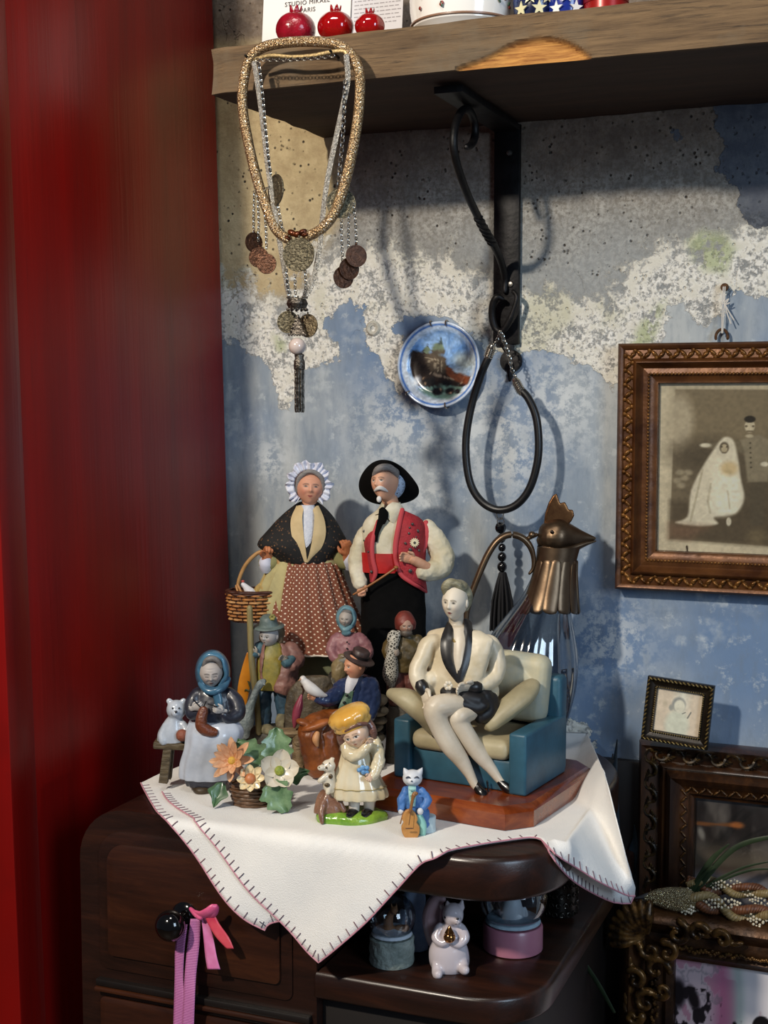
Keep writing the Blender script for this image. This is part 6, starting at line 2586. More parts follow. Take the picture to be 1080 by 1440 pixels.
LG2 = petal_mesh('leaf_small', mat('leaf_green2', '2c4a30', .35, col2='4f7048', scale=60, coat=.25), 36 * k, 13 * k, -4 * k, 1.1, 2, .04)
for px, py, d, dv, pm in ((378, 1100, 34, (.55, -.35, -.75), LG1), (392, 1072, 10, (-.1, .1, 1), LG1), (372, 1072, 8, (-.7, -.1, .5), LG1), (400, 1092, 14, (1, -.1, .25), LG2), (312, 1100, 14, (-.2, -.3, -.6), LG2),
                          (345, 1072, 0, (-.3, .3, .8), LG2), (330, 1072, 2, (-.6, .2, .5), LG2)):
    v = Vector(dv).normalized()
    s_ = v.cross(Vector((0, -1, .2))).normalized()
    z = v.cross(s_)
    if z.y > 0:
        s_, z = -s_, -z
    Mx = Matrix((v, s_, z)).transposed().to_4x4()
    Mx.translation = f.q(px, py, d)
    p = bpy.data.objects.new('leaf', pm)
    COL.objects.link(p)
    p.parent = f.root
    p.matrix_local = Mx

# --- man feeding a dove on a stone bench
f = Fig('dove_man_figurine', 'man figurine in a dark hat and blue jacket holding a white dove', 'figurine', 470, 1082)
k = f.k
STN = pmat('stone_wall', '8a806c', '57503f', 60, .6, .8, 120)
WD = pmat('bench_log', '8a7454', '5a472f', 40, .6, .8, 90, stretch=(.5, 4, 4))
m = f.mb()
m.S([(468, f.by + 1, 0, 66, 34), (468, f.by - 8, 0, 68, 35), (468, f.by - 14, 0, 60, 30)], n=36, pleat=(7, .06, .05))
m.done('ground', pmat('ground_dark', '2e3230', '1a1d1d', 50, .5, .6, 80), vox=.002, it=2)
m = f.mb()
m.T([(388, 1030, 20, 10), (420, 1030, 22, 12), (455, 1028, 20, 12), (520, 1026, 10, 12)], 12, flat=.6, up=(0, 0, 1))
m.done('bench_seat', WD)
for px, d in ((421, 28), (520, 6)):
    m = f.mb()
    m.T([(px, 1040, d, 10), (px - 1, 1060, d, 9), (px, 1082, d, 10)], 10)
    m.done('bench_leg', WD)
for i, (px, py, rx, rz) in enumerate(((533, 985, 13, 9), (531, 1000, 16, 8), (528, 1012, 17, 7), (524, 1024, 16, 7), (528, 1037, 14, 7), (531, 1050, 9, 7), (520, 1062, 16, 8))):
    m = f.mb()
    m.E(px, py, -12 + 3 * (i % 2), rx, 14, rz, (0, R(-12 + 9 * (i % 3)), 0), 14, 9)
    m.done('stone', STN)
m = f.mb()
m.S([(445, 1030, -18, 44, 12), (440, 1000, -18, 38, 12), (438, 975, -18, 32, 10), (442, 958, -18, 24, 8), (446, 950, -18, 14, 6)], n=28, pleat=(6, .07, .09))
m.done('rocky_back', pmat('rocky_back', '5c503c', '3c3428', 60, .6, .9, 90), vox=.0018, it=1)
TR = pmat('rust_trousers', '8a4a1c', '5e2f10', 34, .4, .3, 40)
m = f.mb()
m.T([(485, 1010, 8, 19), (462, 1015, 26, 18), (440, 1022, 42, 17), (436, 1036, 48, 17), (442, 1058, 48, 17), (446, 1076, 46, 18)], 18)
m.T([(496, 1012, 6, 18), (478, 1020, 24, 17), (462, 1028, 38, 16), (462, 1050, 42, 16), (466, 1074, 40, 16)], 18)
m.done('trousers', TR, vox=.0014, it=3, wr=(.003, .009))
m = f.mb()
m.E(444, 1020, 56, 22, 12, 6, (0, R(-20), 0))
m.E(428, 1016, 52, 12, 10, 5, (0, R(15), 0))
m.done('orange_cloth', pmat('orange_cloth', 'a05a28', '7a3f16', 40, .45, .4, 50), vox=.001, it=2)
m = f.mb()
m.T([(446, 1032, 64, 4), (444, 1040, 66, 5), (446, 1048, 65, 2.5)], 10)
m.done('knee_patch', mat('patch_skin', 'c08a5c', .5))
NB = mat('navy_jacket', '1f2a48', .3, col2='2f3f66', scale=30, coat=.25, bump=.3, bscale=50)
m = f.mb()
m.S([(498, 1012, 6, 28, 20), (499, 990, 6, 29, 20), (501, 972, 4, 30, 18), (503, 958, 2, 26, 15), (504, 950, 1, 14, 11)], n=30)
m.T([(521, 962, 2, 12), (524, 985, 6, 12), (520, 1004, 14, 11)], 14)
m.T([(482, 964, 6, 11), (472, 978, 18, 12), (458, 984, 30, 10), (449, 982, 36, 8)], 14)
m.done('jacket', NB, vox=.0013, it=2, wr=(.003, .008))
m = f.mb()
m.P([[(485, 975, 22), (490, 972, 24), (497, 972, 24)], [(478, 990, 28), (485, 990, 29), (494, 990, 28)], [(473, 1006, 30), (481, 1008, 30), (492, 1008, 28)]], 3)
wc_ = m.done('waistcoat', pmat('green_waistcoat', '4c6a54', '3a5442', 60))
for px, py in ((488, 978), (484, 988), (479, 998)):
    m = f.mb()
    m.E(px, py, 31, 2.2, 1.4, 2.2, None, 10, 6)
    m.done('button', mat('button_dark', '141816', .3), wc_)
m = f.mb()
m.P([[(490, 948, 14), (496, 948, 16), (506, 950, 12)], [(486, 960, 20), (493, 962, 23), (502, 960, 20)], [(485, 974, 23), (490, 975, 25), (494, 974, 24)]], 3)
m.T([(504, 958, 4, 8), (501, 950, 6, 8.5), (499, 942, 8, 9)], 14)
m.done('shirt', mat('neck_white', 'cfcfd4', .5, col2='bfc0c8', scale=60))
m = f.mb()
m.P([[(506, 950, 14), (512, 954, 10), (514, 960, 6)], [(500, 966, 24), (507, 970, 20), (512, 972, 14)], [(494, 990, 28), (500, 992, 27), (505, 990, 22)]], 2)
m.done('lapel', NB)
head(f, 499, 937, 12, 35, yaw=-52, pitch=2, roll=-6, skin='c98f6f', lip='a85a4c', brow='4a342a', blush='b96a52', eye='2a1f1a', wid=.78, nose=1.3)
m = f.mb()
m.E(505, 934, 2, 13, 13, 13)
m.E(508, 943, 8, 4, 5, 7)
m.done('hair', mat('hair_black', '1b1614', .6), vox=.001, it=2)
Mh = Matrix.Rotation(R(20), 3, 'Y') @ Matrix.Rotation(R(8), 3, 'X')
m = f.mb()
m.lathe([(12 * k, 0), (16 * k, -1.5 * k), (22 * k, -2 * k), (23 * k, 0), (21 * k, 1.5 * k), (13.5 * k, 2 * k), (12.5 * k, 6 * k), (12.5 * k, 12 * k), (10 * k, 14 * k), (.0001, 13 * k)], f.q(505, 926, 8), Mh, 32)
m.done('hat', pmat('hat_brown', '352826', '4a3a38', 60, .45), sharp=60)
m = f.mb()
m.lathe([(13.2 * k, 2.2 * k), (13.6 * k, 3 * k), (13.3 * k, 6.2 * k), (12.8 * k, 6.4 * k)], f.q(505, 926, 8), Mh, 32)
m.done('hat_band', mat('band_black', '171214', .5))
hand(f, (450, 982, 37), (436, 978, 42), (2, -8, 2), 22, mat('figure_skin', 'c48a66', .45, col2='b57a58', scale=80), curl=.2, flip=-1)
m = f.mb()
m.T([(426, 957, 44, 4.6), (430, 960, 44, 6), (436, 967, 44, 8), (445, 973, 43, 7), (454, 977, 40, 4), (459, 978, 38, 2)], 14)
m.E(426, 955, 44, 4.8, 5, 5)
dv_ = m.done('dove', mat('dove_white', 'd4cfca', .45, col2='c2bbb5', scale=60), vox=.0009, it=2)
m = f.mb()
m.T([(423, 955, 47, 1.6), (420, 957, 48, .5)], 8)
m.done('dove_beak', mat('beak', 'b08060', .5))
m = f.mb()
m.T([(424, 978, 34, 2), (419, 995, 34, 6), (416, 1010, 34, 5.5), (414, 1022, 34, 2)], 12)
for j in range(5):
    m.T([(424, 980, 34, 1.2), (419 + 5 * math.cos(j * 1.25), 997, 34 + 5 * math.sin(j * 1.25), 1.4), (414, 1022, 34, 1)], 6)
um_ = m.done('umbrella', mat('umbrella_plum', '74283a', .45, col2='8d3a4a', scale=60))
m = f.mb()
m.T([(424, 980, 34, 1.2), (427, 970, 34, 1.4), (424, 965, 34, 1.4)], 8)
m.done('umbrella_handle', mat('handle_dark', '3a2418', .4), um_)

# --- seated peasant woman with a blue kerchief
f = Fig('peasant_woman_figurine', 'seated peasant woman figurine in a mauve jacket and pale blue kerchief', 'figurine', 490, y=-.205)
k = f.k
m = f.mb()
m.S([(488, f.by + 1, 0, 34, 24), (488, f.by - 30, 0, 32, 22), (487, 985, -2, 30, 20), (486, 960, -4, 28, 16), (487, 945, -6, 22, 12)], n=28, pleat=(6, .07, .08))
m.done('tree_stump', pmat('stump_dark', '3d382c', '25221b', 50, .6, .9, 80), vox=.002, it=1)
MV = pmat('mauve_jacket', '7d525a', '97686c', 50, .5)
m = f.mb()
m.S([(489, 928, 8, 21, 15), (490, 912, 8, 19, 14), (490, 898, 6, 20, 13), (489, 890, 5, 11, 9)], n=26)
m.T([(474, 897, 6, 8), (467, 912, 10, 9), (470, 924, 18, 7), (478, 927, 24, 5)], 12)
m.T([(505, 897, 6, 8), (514, 910, 10, 9.5), (516, 922, 14, 8), (505, 928, 20, 6)], 12)
m.done('jacket', MV, vox=.0012, it=2, wr=(.003, .008))
for py in (903, 912):
    m = f.mb()
    m.E(488, py, 24, 1.3, 1, 1.3, None, 8, 6)
    m.done('button', mat('button_dark', '141816', .3))
m = f.mb()
m.T([(481, 930, 16, 13), (478, 940, 28, 12), (476, 952, 30, 10)], 14)
m.T([(496, 930, 14, 12), (497, 942, 24, 11)], 14)
m.done('skirt', pmat('skirt_straw', '8a7a58', '6a5c40', 40, .5), vox=.0012, it=2, wr=(.003, .009))
m = f.mb()
m.T([(473, 950, 30, 6), (469, 963, 30, 6), (466, 976, 30, 5.5), (462, 982, 34, 5)], 12)
m.T([(484, 950, 28, 6), (480, 965, 28, 6), (478, 980, 28, 5.5)], 12)
m.done('stockings', pmat('stockings_grey', '8d8880', '4a463e', 120, .6), vox=.001, it=1)
GSK = mat('grey_skin', 'a3968a', .5, col2='93867a', scale=60)
hand(f, (478, 926, 25), (486, 928, 29), (0, -6, 2), 15, GSK, curl=.4)
hand(f, (505, 928, 21), (496, 929, 27), (0, -6, 2), 15, GSK, curl=.4, flip=-1)
m = f.mb()
m.T([(478, 932, 32, 5), (490, 930, 34, 6), (505, 926, 28, 6), (508, 916, 24, 6)], 10, flat=.5, up=(0, 1, 0))
m.done('net_bundle', pmat('net_grey', '8a8880', '6a6a66', 160, .7, .8, 200))
head(f, 486, 870, 10, 24, yaw=-8, pitch=6, roll=4, skin='a39a92', lip='7d5048', brow='4a423c', blush='a58a80', eye='2a2420', wid=.82, ears=False, old=.5)
m = f.mb()
m.E(487, 861, 9, 8.5, 8, 5)
m.done('hair', pmat('hair_ash', '5f5a56', '7a7470', 90), vox=.001, it=2)
KB = pmat('kerchief_blue', '4f7482', '6d929c', 60, .45)
scarf_ring(f, 487, 869, ((9.2, 10), (10.5, 13), (12.5, 11), (14, 4), (14, -4), (9, -10), (.5, -12)), KB, 1.25, 'kerchief', .03)
m = f.mb()
m.T([(479, 880, 12, 3), (485, 886, 17, 4), (493, 882, 14, 3.5)], 12)
m.E(487, 890, 16, 7, 4, 4.5)
m.done('kerchief_knot', KB, vox=.0009, it=1)

# --- fisherman with a net
f = Fig('fisherman_figurine', 'bearded fisherman figurine in a red hat with a net over his shoulder', 'figurine', 566, y=-.225)
m = f.mb()
m.S([(568, f.by + 1, 0, 30, 22), (568, f.by - 30, 0, 27, 20), (567, 1010, 0, 25, 18), (567, 984, 0, 20, 14)], n=28, pleat=(5, .07, .06))
m.done('rock', ROCK, vox=.002, it=1)
m = f.mb()
m.T([(558, 940, 4, 13), (557, 960, 6, 13), (556, 982, 6, 12)], 14)
m.T([(578, 940, 4, 12), (579, 960, 4, 12), (579, 982, 4, 11)], 14)
m.done('trousers', pmat('trousers_rust', '6d3a30', '4f2a24', 40, .5, .4, 60), vox=.0012, it=2, wr=(.003, .009))
OLV = pmat('tunic_olive', '5c4a22', '433618', 40, .5, .4, 60)
m = f.mb()
m.S([(569, 944, 4, 22, 15), (569, 925, 6, 23, 16), (569, 908, 5, 22, 15), (569, 897, 3, 16, 11), (569, 890, 3, 9, 8)], n=26)
m.T([(551, 900, 4, 8), (546, 914, 8, 9), (548, 924, 14, 7), (556, 920, 20, 5)], 12)
m.T([(587, 900, 4, 8), (594, 915, 4, 10), (592, 930, 6, 9)], 12)
m.done('tunic', OLV, vox=.0012, it=2, wr=(.003, .008))
head(f, 571, 880, 10, 25, yaw=4, pitch=4, skin='9c7a68', lip='6a4038', brow='3a2e26', blush='96604c', eye='241c18', wid=.84, ears=False, old=.6)
m = f.mb()
m.E(571, 890, 14, 9, 7, 6)
m.done('beard', pmat('beard_grey', '5d5248', '443c34', 120), vox=.0009, it=1)
m = f.mb()
m.S([(570, 884, 2, 14, 13), (570, 876, 5, 15, 15), (569, 868, 4, 13, 13), (569, 861, 3, 8, 8), (569, 859, 3, 3, 3)], n=26)
m.done('red_hat', pmat('hat_red', '7a3026', '5c241c', 50, .5))
NT = bpy.data.materials.new('fishing_net')
nt, N, L, P = nodes_of(NT)
P.inputs['Roughness'].default_value = .8
tc = N.new('ShaderNodeTexCoord')
vo = N.new('ShaderNodeTexVoronoi')
vo.feature = 'DISTANCE_TO_EDGE'
vo.inputs['Scale'].default_value = 330
L.new(tc.outputs['Object'], vo.inputs[0])
L.new(rmix(vo.outputs['Distance'], 'b9b5aa', '3d3a34', .08, .2), P.inputs['Base Color'])
m = f.mb()
m.T([(560, 890, 14, 4), (555, 902, 20, 7), (551, 918, 24, 7), (550, 935, 22, 10), (549, 950, 20, 11), (550, 962, 18, 6)], 16)
m.E(553, 898, 16, 9, 7, 12)
m.done('net', NT, vox=.0009, it=1)
hand(f, (550, 920, 26), (560, 918, 30), (0, -6, 2), 16, mat('grey_skin', 'a3968a', .5), curl=.7, flip=-1)

# --- girl in a yellow beret with a puppy
f = Fig('beret_girl_figurine', 'girl figurine in a yellow beret and cream dress with a white puppy', 'figurine', 492, 1150)
k = f.k
GRS = mat('grass_glaze', '5a8a26', .2, col2='86a83a', scale=60, coat=.5, bump=.6, bscale=120)
m = f.mb()
m.S([(492, f.by + 8, 2, 46, 27), (493, f.by, 2, 51, 30), (493, f.by - 8, 2, 49, 28), (494, f.by - 12, 2, 40, 20)], n=48, pleat=(5, .05, .05))
m.done('grass_base', GRS, vox=.0014, it=3)
m = f.mb()
m.S([(462, 1142, 4, 22, 16), (462, 1132, 4, 20, 15), (464, 1118, 2, 18, 14), (466, 1112, 2, 15, 11)], n=30, pleat=(7, .06, .08))
m.T([(455, 1128, 14, 6), (452, 1142, 22, 5), (453, 1156, 28, 3.5)], 10)
m.T([(476, 1128, 12, 6), (484, 1140, 16, 4)], 10)
m.done('tree_stump', pmat('stump_glaze', '6a4838', '8f6a54', 50, .3, .7, 80, coat=.3), vox=.0011, it=1)
CD = mat('cream_dress', 'd6cbb0', .18, col2='c9b893', scale=30, coat=.5)
m = f.mb()
m.S([(500, 1056, 4, 20, 15), (501, 1070, 4, 24, 18), (502, 1090, 5, 32, 21), (504, 1106, 6, 38, 24), (505, 1117, 6, 40, 25), (505, 1121, 6, 38, 24)], n=96, pleat=(13, .01, .055))
m.done('skirt', CD, sharp=0)
m = f.mb()
pts = []
for j in range(96):
    a = 2 * PI * j / 96
    f_ = 1 + .045 * math.cos(13 * a + .7 * math.sin(3 * a) + .8)
    pts.append(f.q(503.5, 1105, 6) + Vector((38.4 * k * f_ * math.cos(a), 24.6 * k * f_ * math.sin(a), 0)))
m.tube(pts, .7 * k, 6, closed=True)
m.done('skirt_band', mat('dress_line', '9c8a5a', .3))
m = f.mb()
m.S([(500, 1062, 4, 19, 14), (503, 1050, 5, 22, 15), (506, 1040, 3, 22, 13), (506, 1032, 2, 13, 10)], n=28)
m.T([(487, 1044, 8, 9), (490, 1060, 18, 9), (503, 1062, 26, 8), (515, 1052, 26, 7), (520, 1046, 25, 6)], 14)
m.T([(527, 1044, 6, 9), (532, 1062, 12, 9.5), (530, 1080, 20, 8.5), (524, 1092, 26, 7)], 14)
m.done('bodice', CD, vox=.0011, it=2, wr=(.003, .008))
m = f.mb()
m.T([(493, 1044, 12, 5), (502, 1047, 18, 6), (514, 1042, 14, 6), (518, 1036, 8, 5)], 12)
m.T([(506, 1036, 4, 11), (505, 1030, 5, 10)], 14, smooth=2)
m.done('roll_collar', mat('collar_grey', 'bdbdb4', .25, col2='a9aaa4', scale=60, coat=.3))
GSK2 = mat('girl_skin', 'd8b79c', .2, coat=.4)
hand(f, (519, 1048, 27), (521, 1040, 30), (-6, 0, 2), 17, GSK2, curl=.3, wr=.26)
hand(f, (523, 1090, 28), (518, 1096, 34), (-6, -2, 2), 18, GSK2, curl=.5, flip=-1, wr=.26)
m = f.mb()
for px, py, r_ in ((510, 1080, 4), (516, 1080, 3.6), (505, 1083, 3.4), (511, 1086, 3.6), (516, 1086, 3)):
    m.E(px, py, 30, r_, 2.5, r_, None, 10, 7)
m.done('blue_posy', mat('posy_blue', '5c8fc0', .35, col2='7fb0dc', scale=200, bump=.6, bscale=400))
head(f, 500, 1031, 14, 42, yaw=-16, pitch=10, roll=-22, skin='d9b99f', lip='b8705c', brow='6a5040', blush='d49a80', eye='15131a', wid=.92, child=True, material=VGLOSS, ears=False, nose=.7, white='e6e2da')
HRB = mat('girl_hair', '5e4038', .25, col2='7d5a4e', scale=60, stretch=(1, 1, 3), coat=.3, bump=.4, bscale=90)
m = f.mb()
m.E(502, 1027, 2, 21, 17, 20)
m.T([(482, 1022, 12, 6), (480, 1036, 12, 7), (482, 1048, 10, 5), (478, 1054, 8, 2)], 12)
m.T([(516, 1014, 12, 6), (522, 1024, 12, 7), (525, 1034, 10, 6), (528, 1040, 8, 2)], 12)
m.T([(482, 1034, 22, 3.5), (489, 1026, 28, 3.5), (502, 1019, 30, 3.5), (515, 1018, 24, 3.5)], 12)
m.done('hair', HRB, vox=.0011, it=1)
YB_ = mat('beret_yellow', 'd0983e', .2, col2='dfb45e', scale=26, coat=.4)
Mh = Matrix.Rotation(R(-24), 3, 'Y') @ Matrix.Rotation(R(10), 3, 'X')
c = f.q(495, 1016, 8)
m = f.mb()
rows = []
for i, (rr, z) in enumerate(((20, -3), (26, -4.5), (28.5, -2), (27, 2), (27.5, 4), (30, 8), (30, 14), (26, 19), (16, 22), (.01, 23))):
    row = []
    for j in range(84):
        a = 2 * PI * j / 84
        g_ = 1 + (.035 * math.cos(14 * a) if i in (4, 5) else (.015 * math.cos(14 * a) if i == 6 else 0))
        row.append(c + Mh @ Vector((rr * g_ * math.cos(a), rr * .86 * g_ * math.sin(a), z)) * k)
    rows.append(row)
m.grid(rows, False, True)
m.done('beret', YB_, sharp=0)
for px, d in ((488 + 10, 14), (519, 10)):
    m = f.mb()
    m.T([(px, 1118, d - 4, 8.5), (px, 1130, d - 4, 8), (px, 1139, d - 4, 7.5)], 14)
    m.done('leg', mat('stocking_white', 'c9c2b8', .2, coat=.4))
    m = f.mb()
    m.T([(px, 1140, d - 6, 7), (px - 3, 1143, d + 4, 8), (px - 6, 1146, d + 12, 6)], 12, flat=.75, up=(0, 0, 1))
    m.done('shoe', mat('shoe_black', '121214', .12, coat=.5))
PW = mat('puppy_white', 'd8cdb8', .2, coat=.4)
m = f.mb()
m.E(462, 1077, 18, 10, 9, 9)
m.T([(456, 1079, 22, 5), (450, 1080, 26, 4)], 10)
m.T([(467, 1068, 16, 4), (470, 1066, 14, 1.5)], 8)
m.T([(464, 1084, 16, 7), (462, 1096, 14, 9.5), (464, 1108, 14, 9)], 12)
m.T([(458, 1092, 20, 5), (450, 1098, 22, 4)], 8)
m.T([(464, 1104, 20, 4), (461, 1114, 22, 4)], 8)
pu_ = m.done('puppy', PW, vox=.001, it=2)
m = f.mb()
for px, py, d, r_ in ((459, 1079.5, 27, 1.6), (454, 1074, 26, 1), (463, 1073, 26, 1), (449, 1079, 29, 1)):
    m.E(px, py, d, r_, r_, r_, None, 8, 6)
m.E(465, 1092, 23, 3, 2, 3.5)
m.E(460, 1104, 24, 4, 2, 3)
m.done('puppy_markings', mat('marking_brown', '4a3a20', .3), pu_)

# --- cat with a cello
f = Fig('cellist_cat_figurine', 'white cat figurine in a blue tailcoat playing a cello', 'figurine', 583, 1170)
k = f.k
m = f.mb()
m.S([(598, f.by - 2, -8, 15, 13), (598, f.by - 12, -8, 14.5, 12.5), (598, f.by - 22, -8, 15, 13), (598, f.by - 24, -8, 13, 11)], n=40, pleat=(16, .02, .02))
m.done('stool', mat('stool_white', 'bdd0d6', .4, col2='a9bfc8', scale=60))
BC = mat('coat_blue', '4a7ab8', .5, col2='3a64a0', scale=40)
m = f.mb()
m.S([(584, 1150, 0, 17, 12), (583, 1135, 2, 17, 12), (582, 1120, 2, 16, 11), (581, 1110, 1, 12, 9), (581, 1104, 1, 6, 6)], n=26)
m.T([(570, 1112, 4, 6), (565, 1125, 8, 6.5), (564, 1138, 12, 5)], 12)
m.T([(593, 1112, 4, 6), (601, 1125, 8, 6.5), (596, 1136, 14, 5)], 12)
m.T([(594, 1142, 2, 9), (599, 1158, 0, 7)], 12)
m.done('tailcoat', BC, vox=.001, it=2, wr=(.003, .008))
m = f.mb()
m.P([[(574, 1106, 12), (580, 1106, 14), (585, 1106, 12)], [(575, 1122, 17), (580, 1122, 18), (585, 1122, 17)], [(577, 1134, 17), (580, 1134, 18), (584, 1134, 17)]], 2)
for i in range(3):
    m.E(580, 1110 + 8 * i, 19, 5 - i * .6, 1.4, 2.4, None, 10, 6)
m.done('jabot', mat('jabot_aqua', '9cc9c4', .5))
m = f.mb()
m.T([(588, 1148, 8, 7), (594, 1160, 10, 6), (594, 1172, 10, 5)], 12)
m.done('trousers', mat('trousers_aqua', '8cc4b8', .5))
CW = mat('cat_bisque', 'd2d4d8', .45, col2='c2c6cc', scale=50)
m = f.mb()
m.E(580, 1094, 4, 14, 12, 12)
m.E(579, 1099, 13, 7, 5, 5)
m.T([(571, 1086, 4, 5), (568, 1080, 4, 1.2)], 10)
m.T([(590, 1086, 4, 5), (594, 1080, 4, 1.2)], 10)
m.done('cat_head', CW, vox=.0009, it=2)
m = f.mb()
m.E(564, 1141, 14, 4, 4, 4.5)
m.E(591, 1141, 20, 4.4, 4, 5)
m.done('paws', CW)
EYB = mat('cat_ink', '3a4250', .4)
m = f.mb()
m.T([(571, 1094, 14, .8), (574, 1092.5, 15.5, 1.2), (577, 1094, 15.5, .8)], 6)
m.T([(583, 1094, 15.5, .8), (586, 1092.5, 15, 1.2), (589, 1094, 13.5, .8)], 6)
m.E(579, 1098.5, 18.6, 1.4, 1, 1, None, 8, 6)
m.done('cat_face', EYB)
CE = mat('cello_tan', 'c08a4c', .45, col2='a8743a', scale=40)
m = f.mb()
out = []
for j in range(40):
    a = 2 * PI * j / 40
    zz = math.sin(a)
    wv = 13 * abs(math.cos(a)) ** .8 * (1 - .16 * zz) * (1 - .30 * math.exp(-((zz - .12) / .16) ** 2))
    out.append(f.q(577 + (wv if math.cos(a) > 0 else -wv) - zz * 1.5, 1160 - zz * 21, 22))
m.prism(out, (0, 7 * k, 0))
ce_ = m.done('cello', CE, vox=.0007, it=2)
m = f.mb()
m.T([(577, 1142, 25, 2.4), (580, 1125, 24, 2.2), (582, 1118, 23, 3.4)], 10)
m.E(584, 1116, 22, 4, 2.5, 3)
m.done('cello_neck', mat('cello_brown', '8a5c30', .45), ce_)
m = f.mb()
m.T([(575, 1160, 30, .5), (578, 1140, 28, .5)], 6, smooth=0)
m.T([(571, 1165, 30, .9), (580, 1165, 30, .9)], 6, smooth=0)
m.done('cello_strings', mat('string_brown', '5c3c20', .5), ce_)
m = f.mb()
m.T([(566, 1146, 18, .9), (563, 1158, 20, .9)], 6, smooth=0)
m.done('bow', mat('cello_brown', '8a5c30', .45), ce_)

# ------------------------------------------------------------------ lady in the armchair on a wooden base
RA = R(-8)
BX0 = atZ(710, 1168, ZT)
f = Fig('seated_lady_figurine', 'elegant lady figurine in a cream jacket seated in a blue armchair', 'figurine', 660, 1125, rot=RA)
k = f.k
BW = wood('base_mahogany', '4a1c08', '743111', '934a1e', (3, 10, 10), 5, .22, .05, .5)
bx = [f.Ri @ (atZ(px, py, ZT) - f.B) for px, py in ((710, 1168), (757, 1158), (805, 1098))]
x1, yf = bx[1].x, bx[0].y
ybk = yf + .205
x0 = x1 - .182
ch = x1 - bx[0].x
ol = [(x0 + ch, yf), (x1 - ch, yf), (x1, yf + ch * 1.3), (x1, ybk - ch), (x1 - ch, ybk), (x0 + ch, ybk), (x0, ybk - ch), (x0, yf + ch * 1.3)]
m = f.mb()
rows = []
HB = .0215
for z, s_ in ((0, 0), (.001, 0), (HB * .72, 0), (HB * .9, .003), (HB, .006)):
    rows.append([(x + (s_ if x < (x0 + x1) / 2 else -s_), y + (s_ if y < (yf + ybk) / 2 else -s_), z) for x, y in ol])
m.grid(rows, False, True)
m.Fc.append(tuple(range(8))[::-1])
m.Fc.append(tuple(range(32, 40)))
m.done('wooden_base', BW, sharp=25)
TEAL = mat('teal_paint', '2f5c70', .45, col2='224758', scale=30, bump=.1, bscale=60, lo=.3, hi=.7)
BEI = mat('cushion_beige', 'b3a684', .5, col2='8d8468', scale=22, lo=.3, hi=.7)
BEB = mat('cushion_beige_blue', 'b9b193', .5, col2='7f9296', scale=16, lo=.4, hi=.7)
cl_ = f.Ri @ (atZ(557, 1090, ZT + HB) - f.B)
cr_ = f.Ri @ (atZ(728, 1124, ZT + HB) - f.B)
cy0 = (cl_.y + cr_.y) / 2 + .002
cxa, cxb = cl_.x, cr_.x + .004
aw = .019
AH = .062
cdp = .105
for nm, xx in (('arm_panel', cxa + aw / 2), ('arm_panel', cxb - aw / 2)):
    m = f.mb()
    m.box((xx, cy0 + cdp / 2, HB + AH / 2), (aw / 2, cdp / 2, AH / 2), bev=.3, seg=3)
    m.done(nm, TEAL)
m = f.mb()
m.box(((cxa + cxb) / 2, cy0 + .006 + .045, HB + .016), ((cxb - cxa) / 2 - aw + .001, .045, .016), bev=.2)
m.done('seat_front', TEAL)
m = f.mb()
m.box(((cxa + cxb) / 2, cy0 + cdp - .004, HB + .052), ((cxb - cxa) / 2 - .001, .011, .052), bev=.5, seg=3)
m.done('back_panel', TEAL)
m = f.mb()
mid = (cxa + cxb) / 2
m.box((mid, cy0 + .045, HB + .042), ((cxb - cxa) / 2 - aw - .0005, .046, .0105), bev=.9, seg=4)
m.done('seat_cushion', BEI, vox=.0012, it=6)
m = f.mb()
m.box((mid + .018, cy0 + cdp - .022, HB + .092), (.046, .014, .036), (R(-8), R(2), 0), bev=.9, seg=4)
m.ell((mid + .02, cy0 + cdp - .030, HB + .09), (.036, .014, .026))
m.done('back_cushion', BEB, vox=.0012, it=8)
# arm pillows
m = f.mb()
m.T([(554, 976, 12, 12), (574, 984, 22, 20), (596, 1002, 26, 21), (607, 1022, 24, 14)], 18, flat=.75, up=(0, 0, 1))
m.done('arm_pillow', BEI, vox=.0012, it=6)
m = f.mb()
m.T([(746, 966, 2, 15), (734, 979, 16, 19), (712, 998, 28, 19), (692, 1016, 34, 15)], 18, flat=.75, up=(0, 0, 1))
m.done('arm_pillow', BEI, vox=.0012, it=6)
# the lady
IV = mat('ivory_jacket', 'd8ccb4', .42, col2='c2b394', scale=24, bump=.25, bscale=45)
LSK = mat('lady_skin', 'd3c7b4', .4, col2='c0b29c', scale=30)
BLK = mat('black_lapel', '121112', .35, col2='2a2828', scale=90)
m = f.mb()
m.S([(638, 978, 22, 40, 22), (640, 950, 20, 43, 23), (644, 925, 16, 47, 22), (646, 905, 12, 50, 20), (647, 893, 10, 49, 16), (648, 885, 9, 28, 12)], n=36)
m.T([(612, 903, 10, 12), (603, 906, 12, 12.5), (596, 922, 16, 12.5), (587, 942, 24, 12), (588, 956, 30, 11.5), (593, 966, 34, 10.5)], 16)
m.T([(680, 904, 10, 12), (690, 906, 11, 12.5), (697, 922, 14, 13), (697, 946, 20, 13), (686, 960, 30, 12), (668, 964, 38, 10.5)], 16)
m.T([(676, 955, 22, 12), (692, 972, 22, 11), (686, 984, 18, 8)], 14)
m.T([(606, 955, 22, 12), (596, 968, 22, 11)], 14)
m.done('jacket', IV, vox=.0012, it=7, wr=(.002, .016))
m = f.mb()
m.S([(643, 948, 46, 7, 4), (643, 925, 40, 10, 6), (644, 900, 30, 13, 8), (643, 880, 18, 12, 9)], n=20)
m.T([(644, 892, 12, 12), (642, 876, 12, 10.5), (641, 862, 14, 11)], 16)
m.done('neck_and_chest', LSK, vox=.0012, it=2)
m = f.mb()
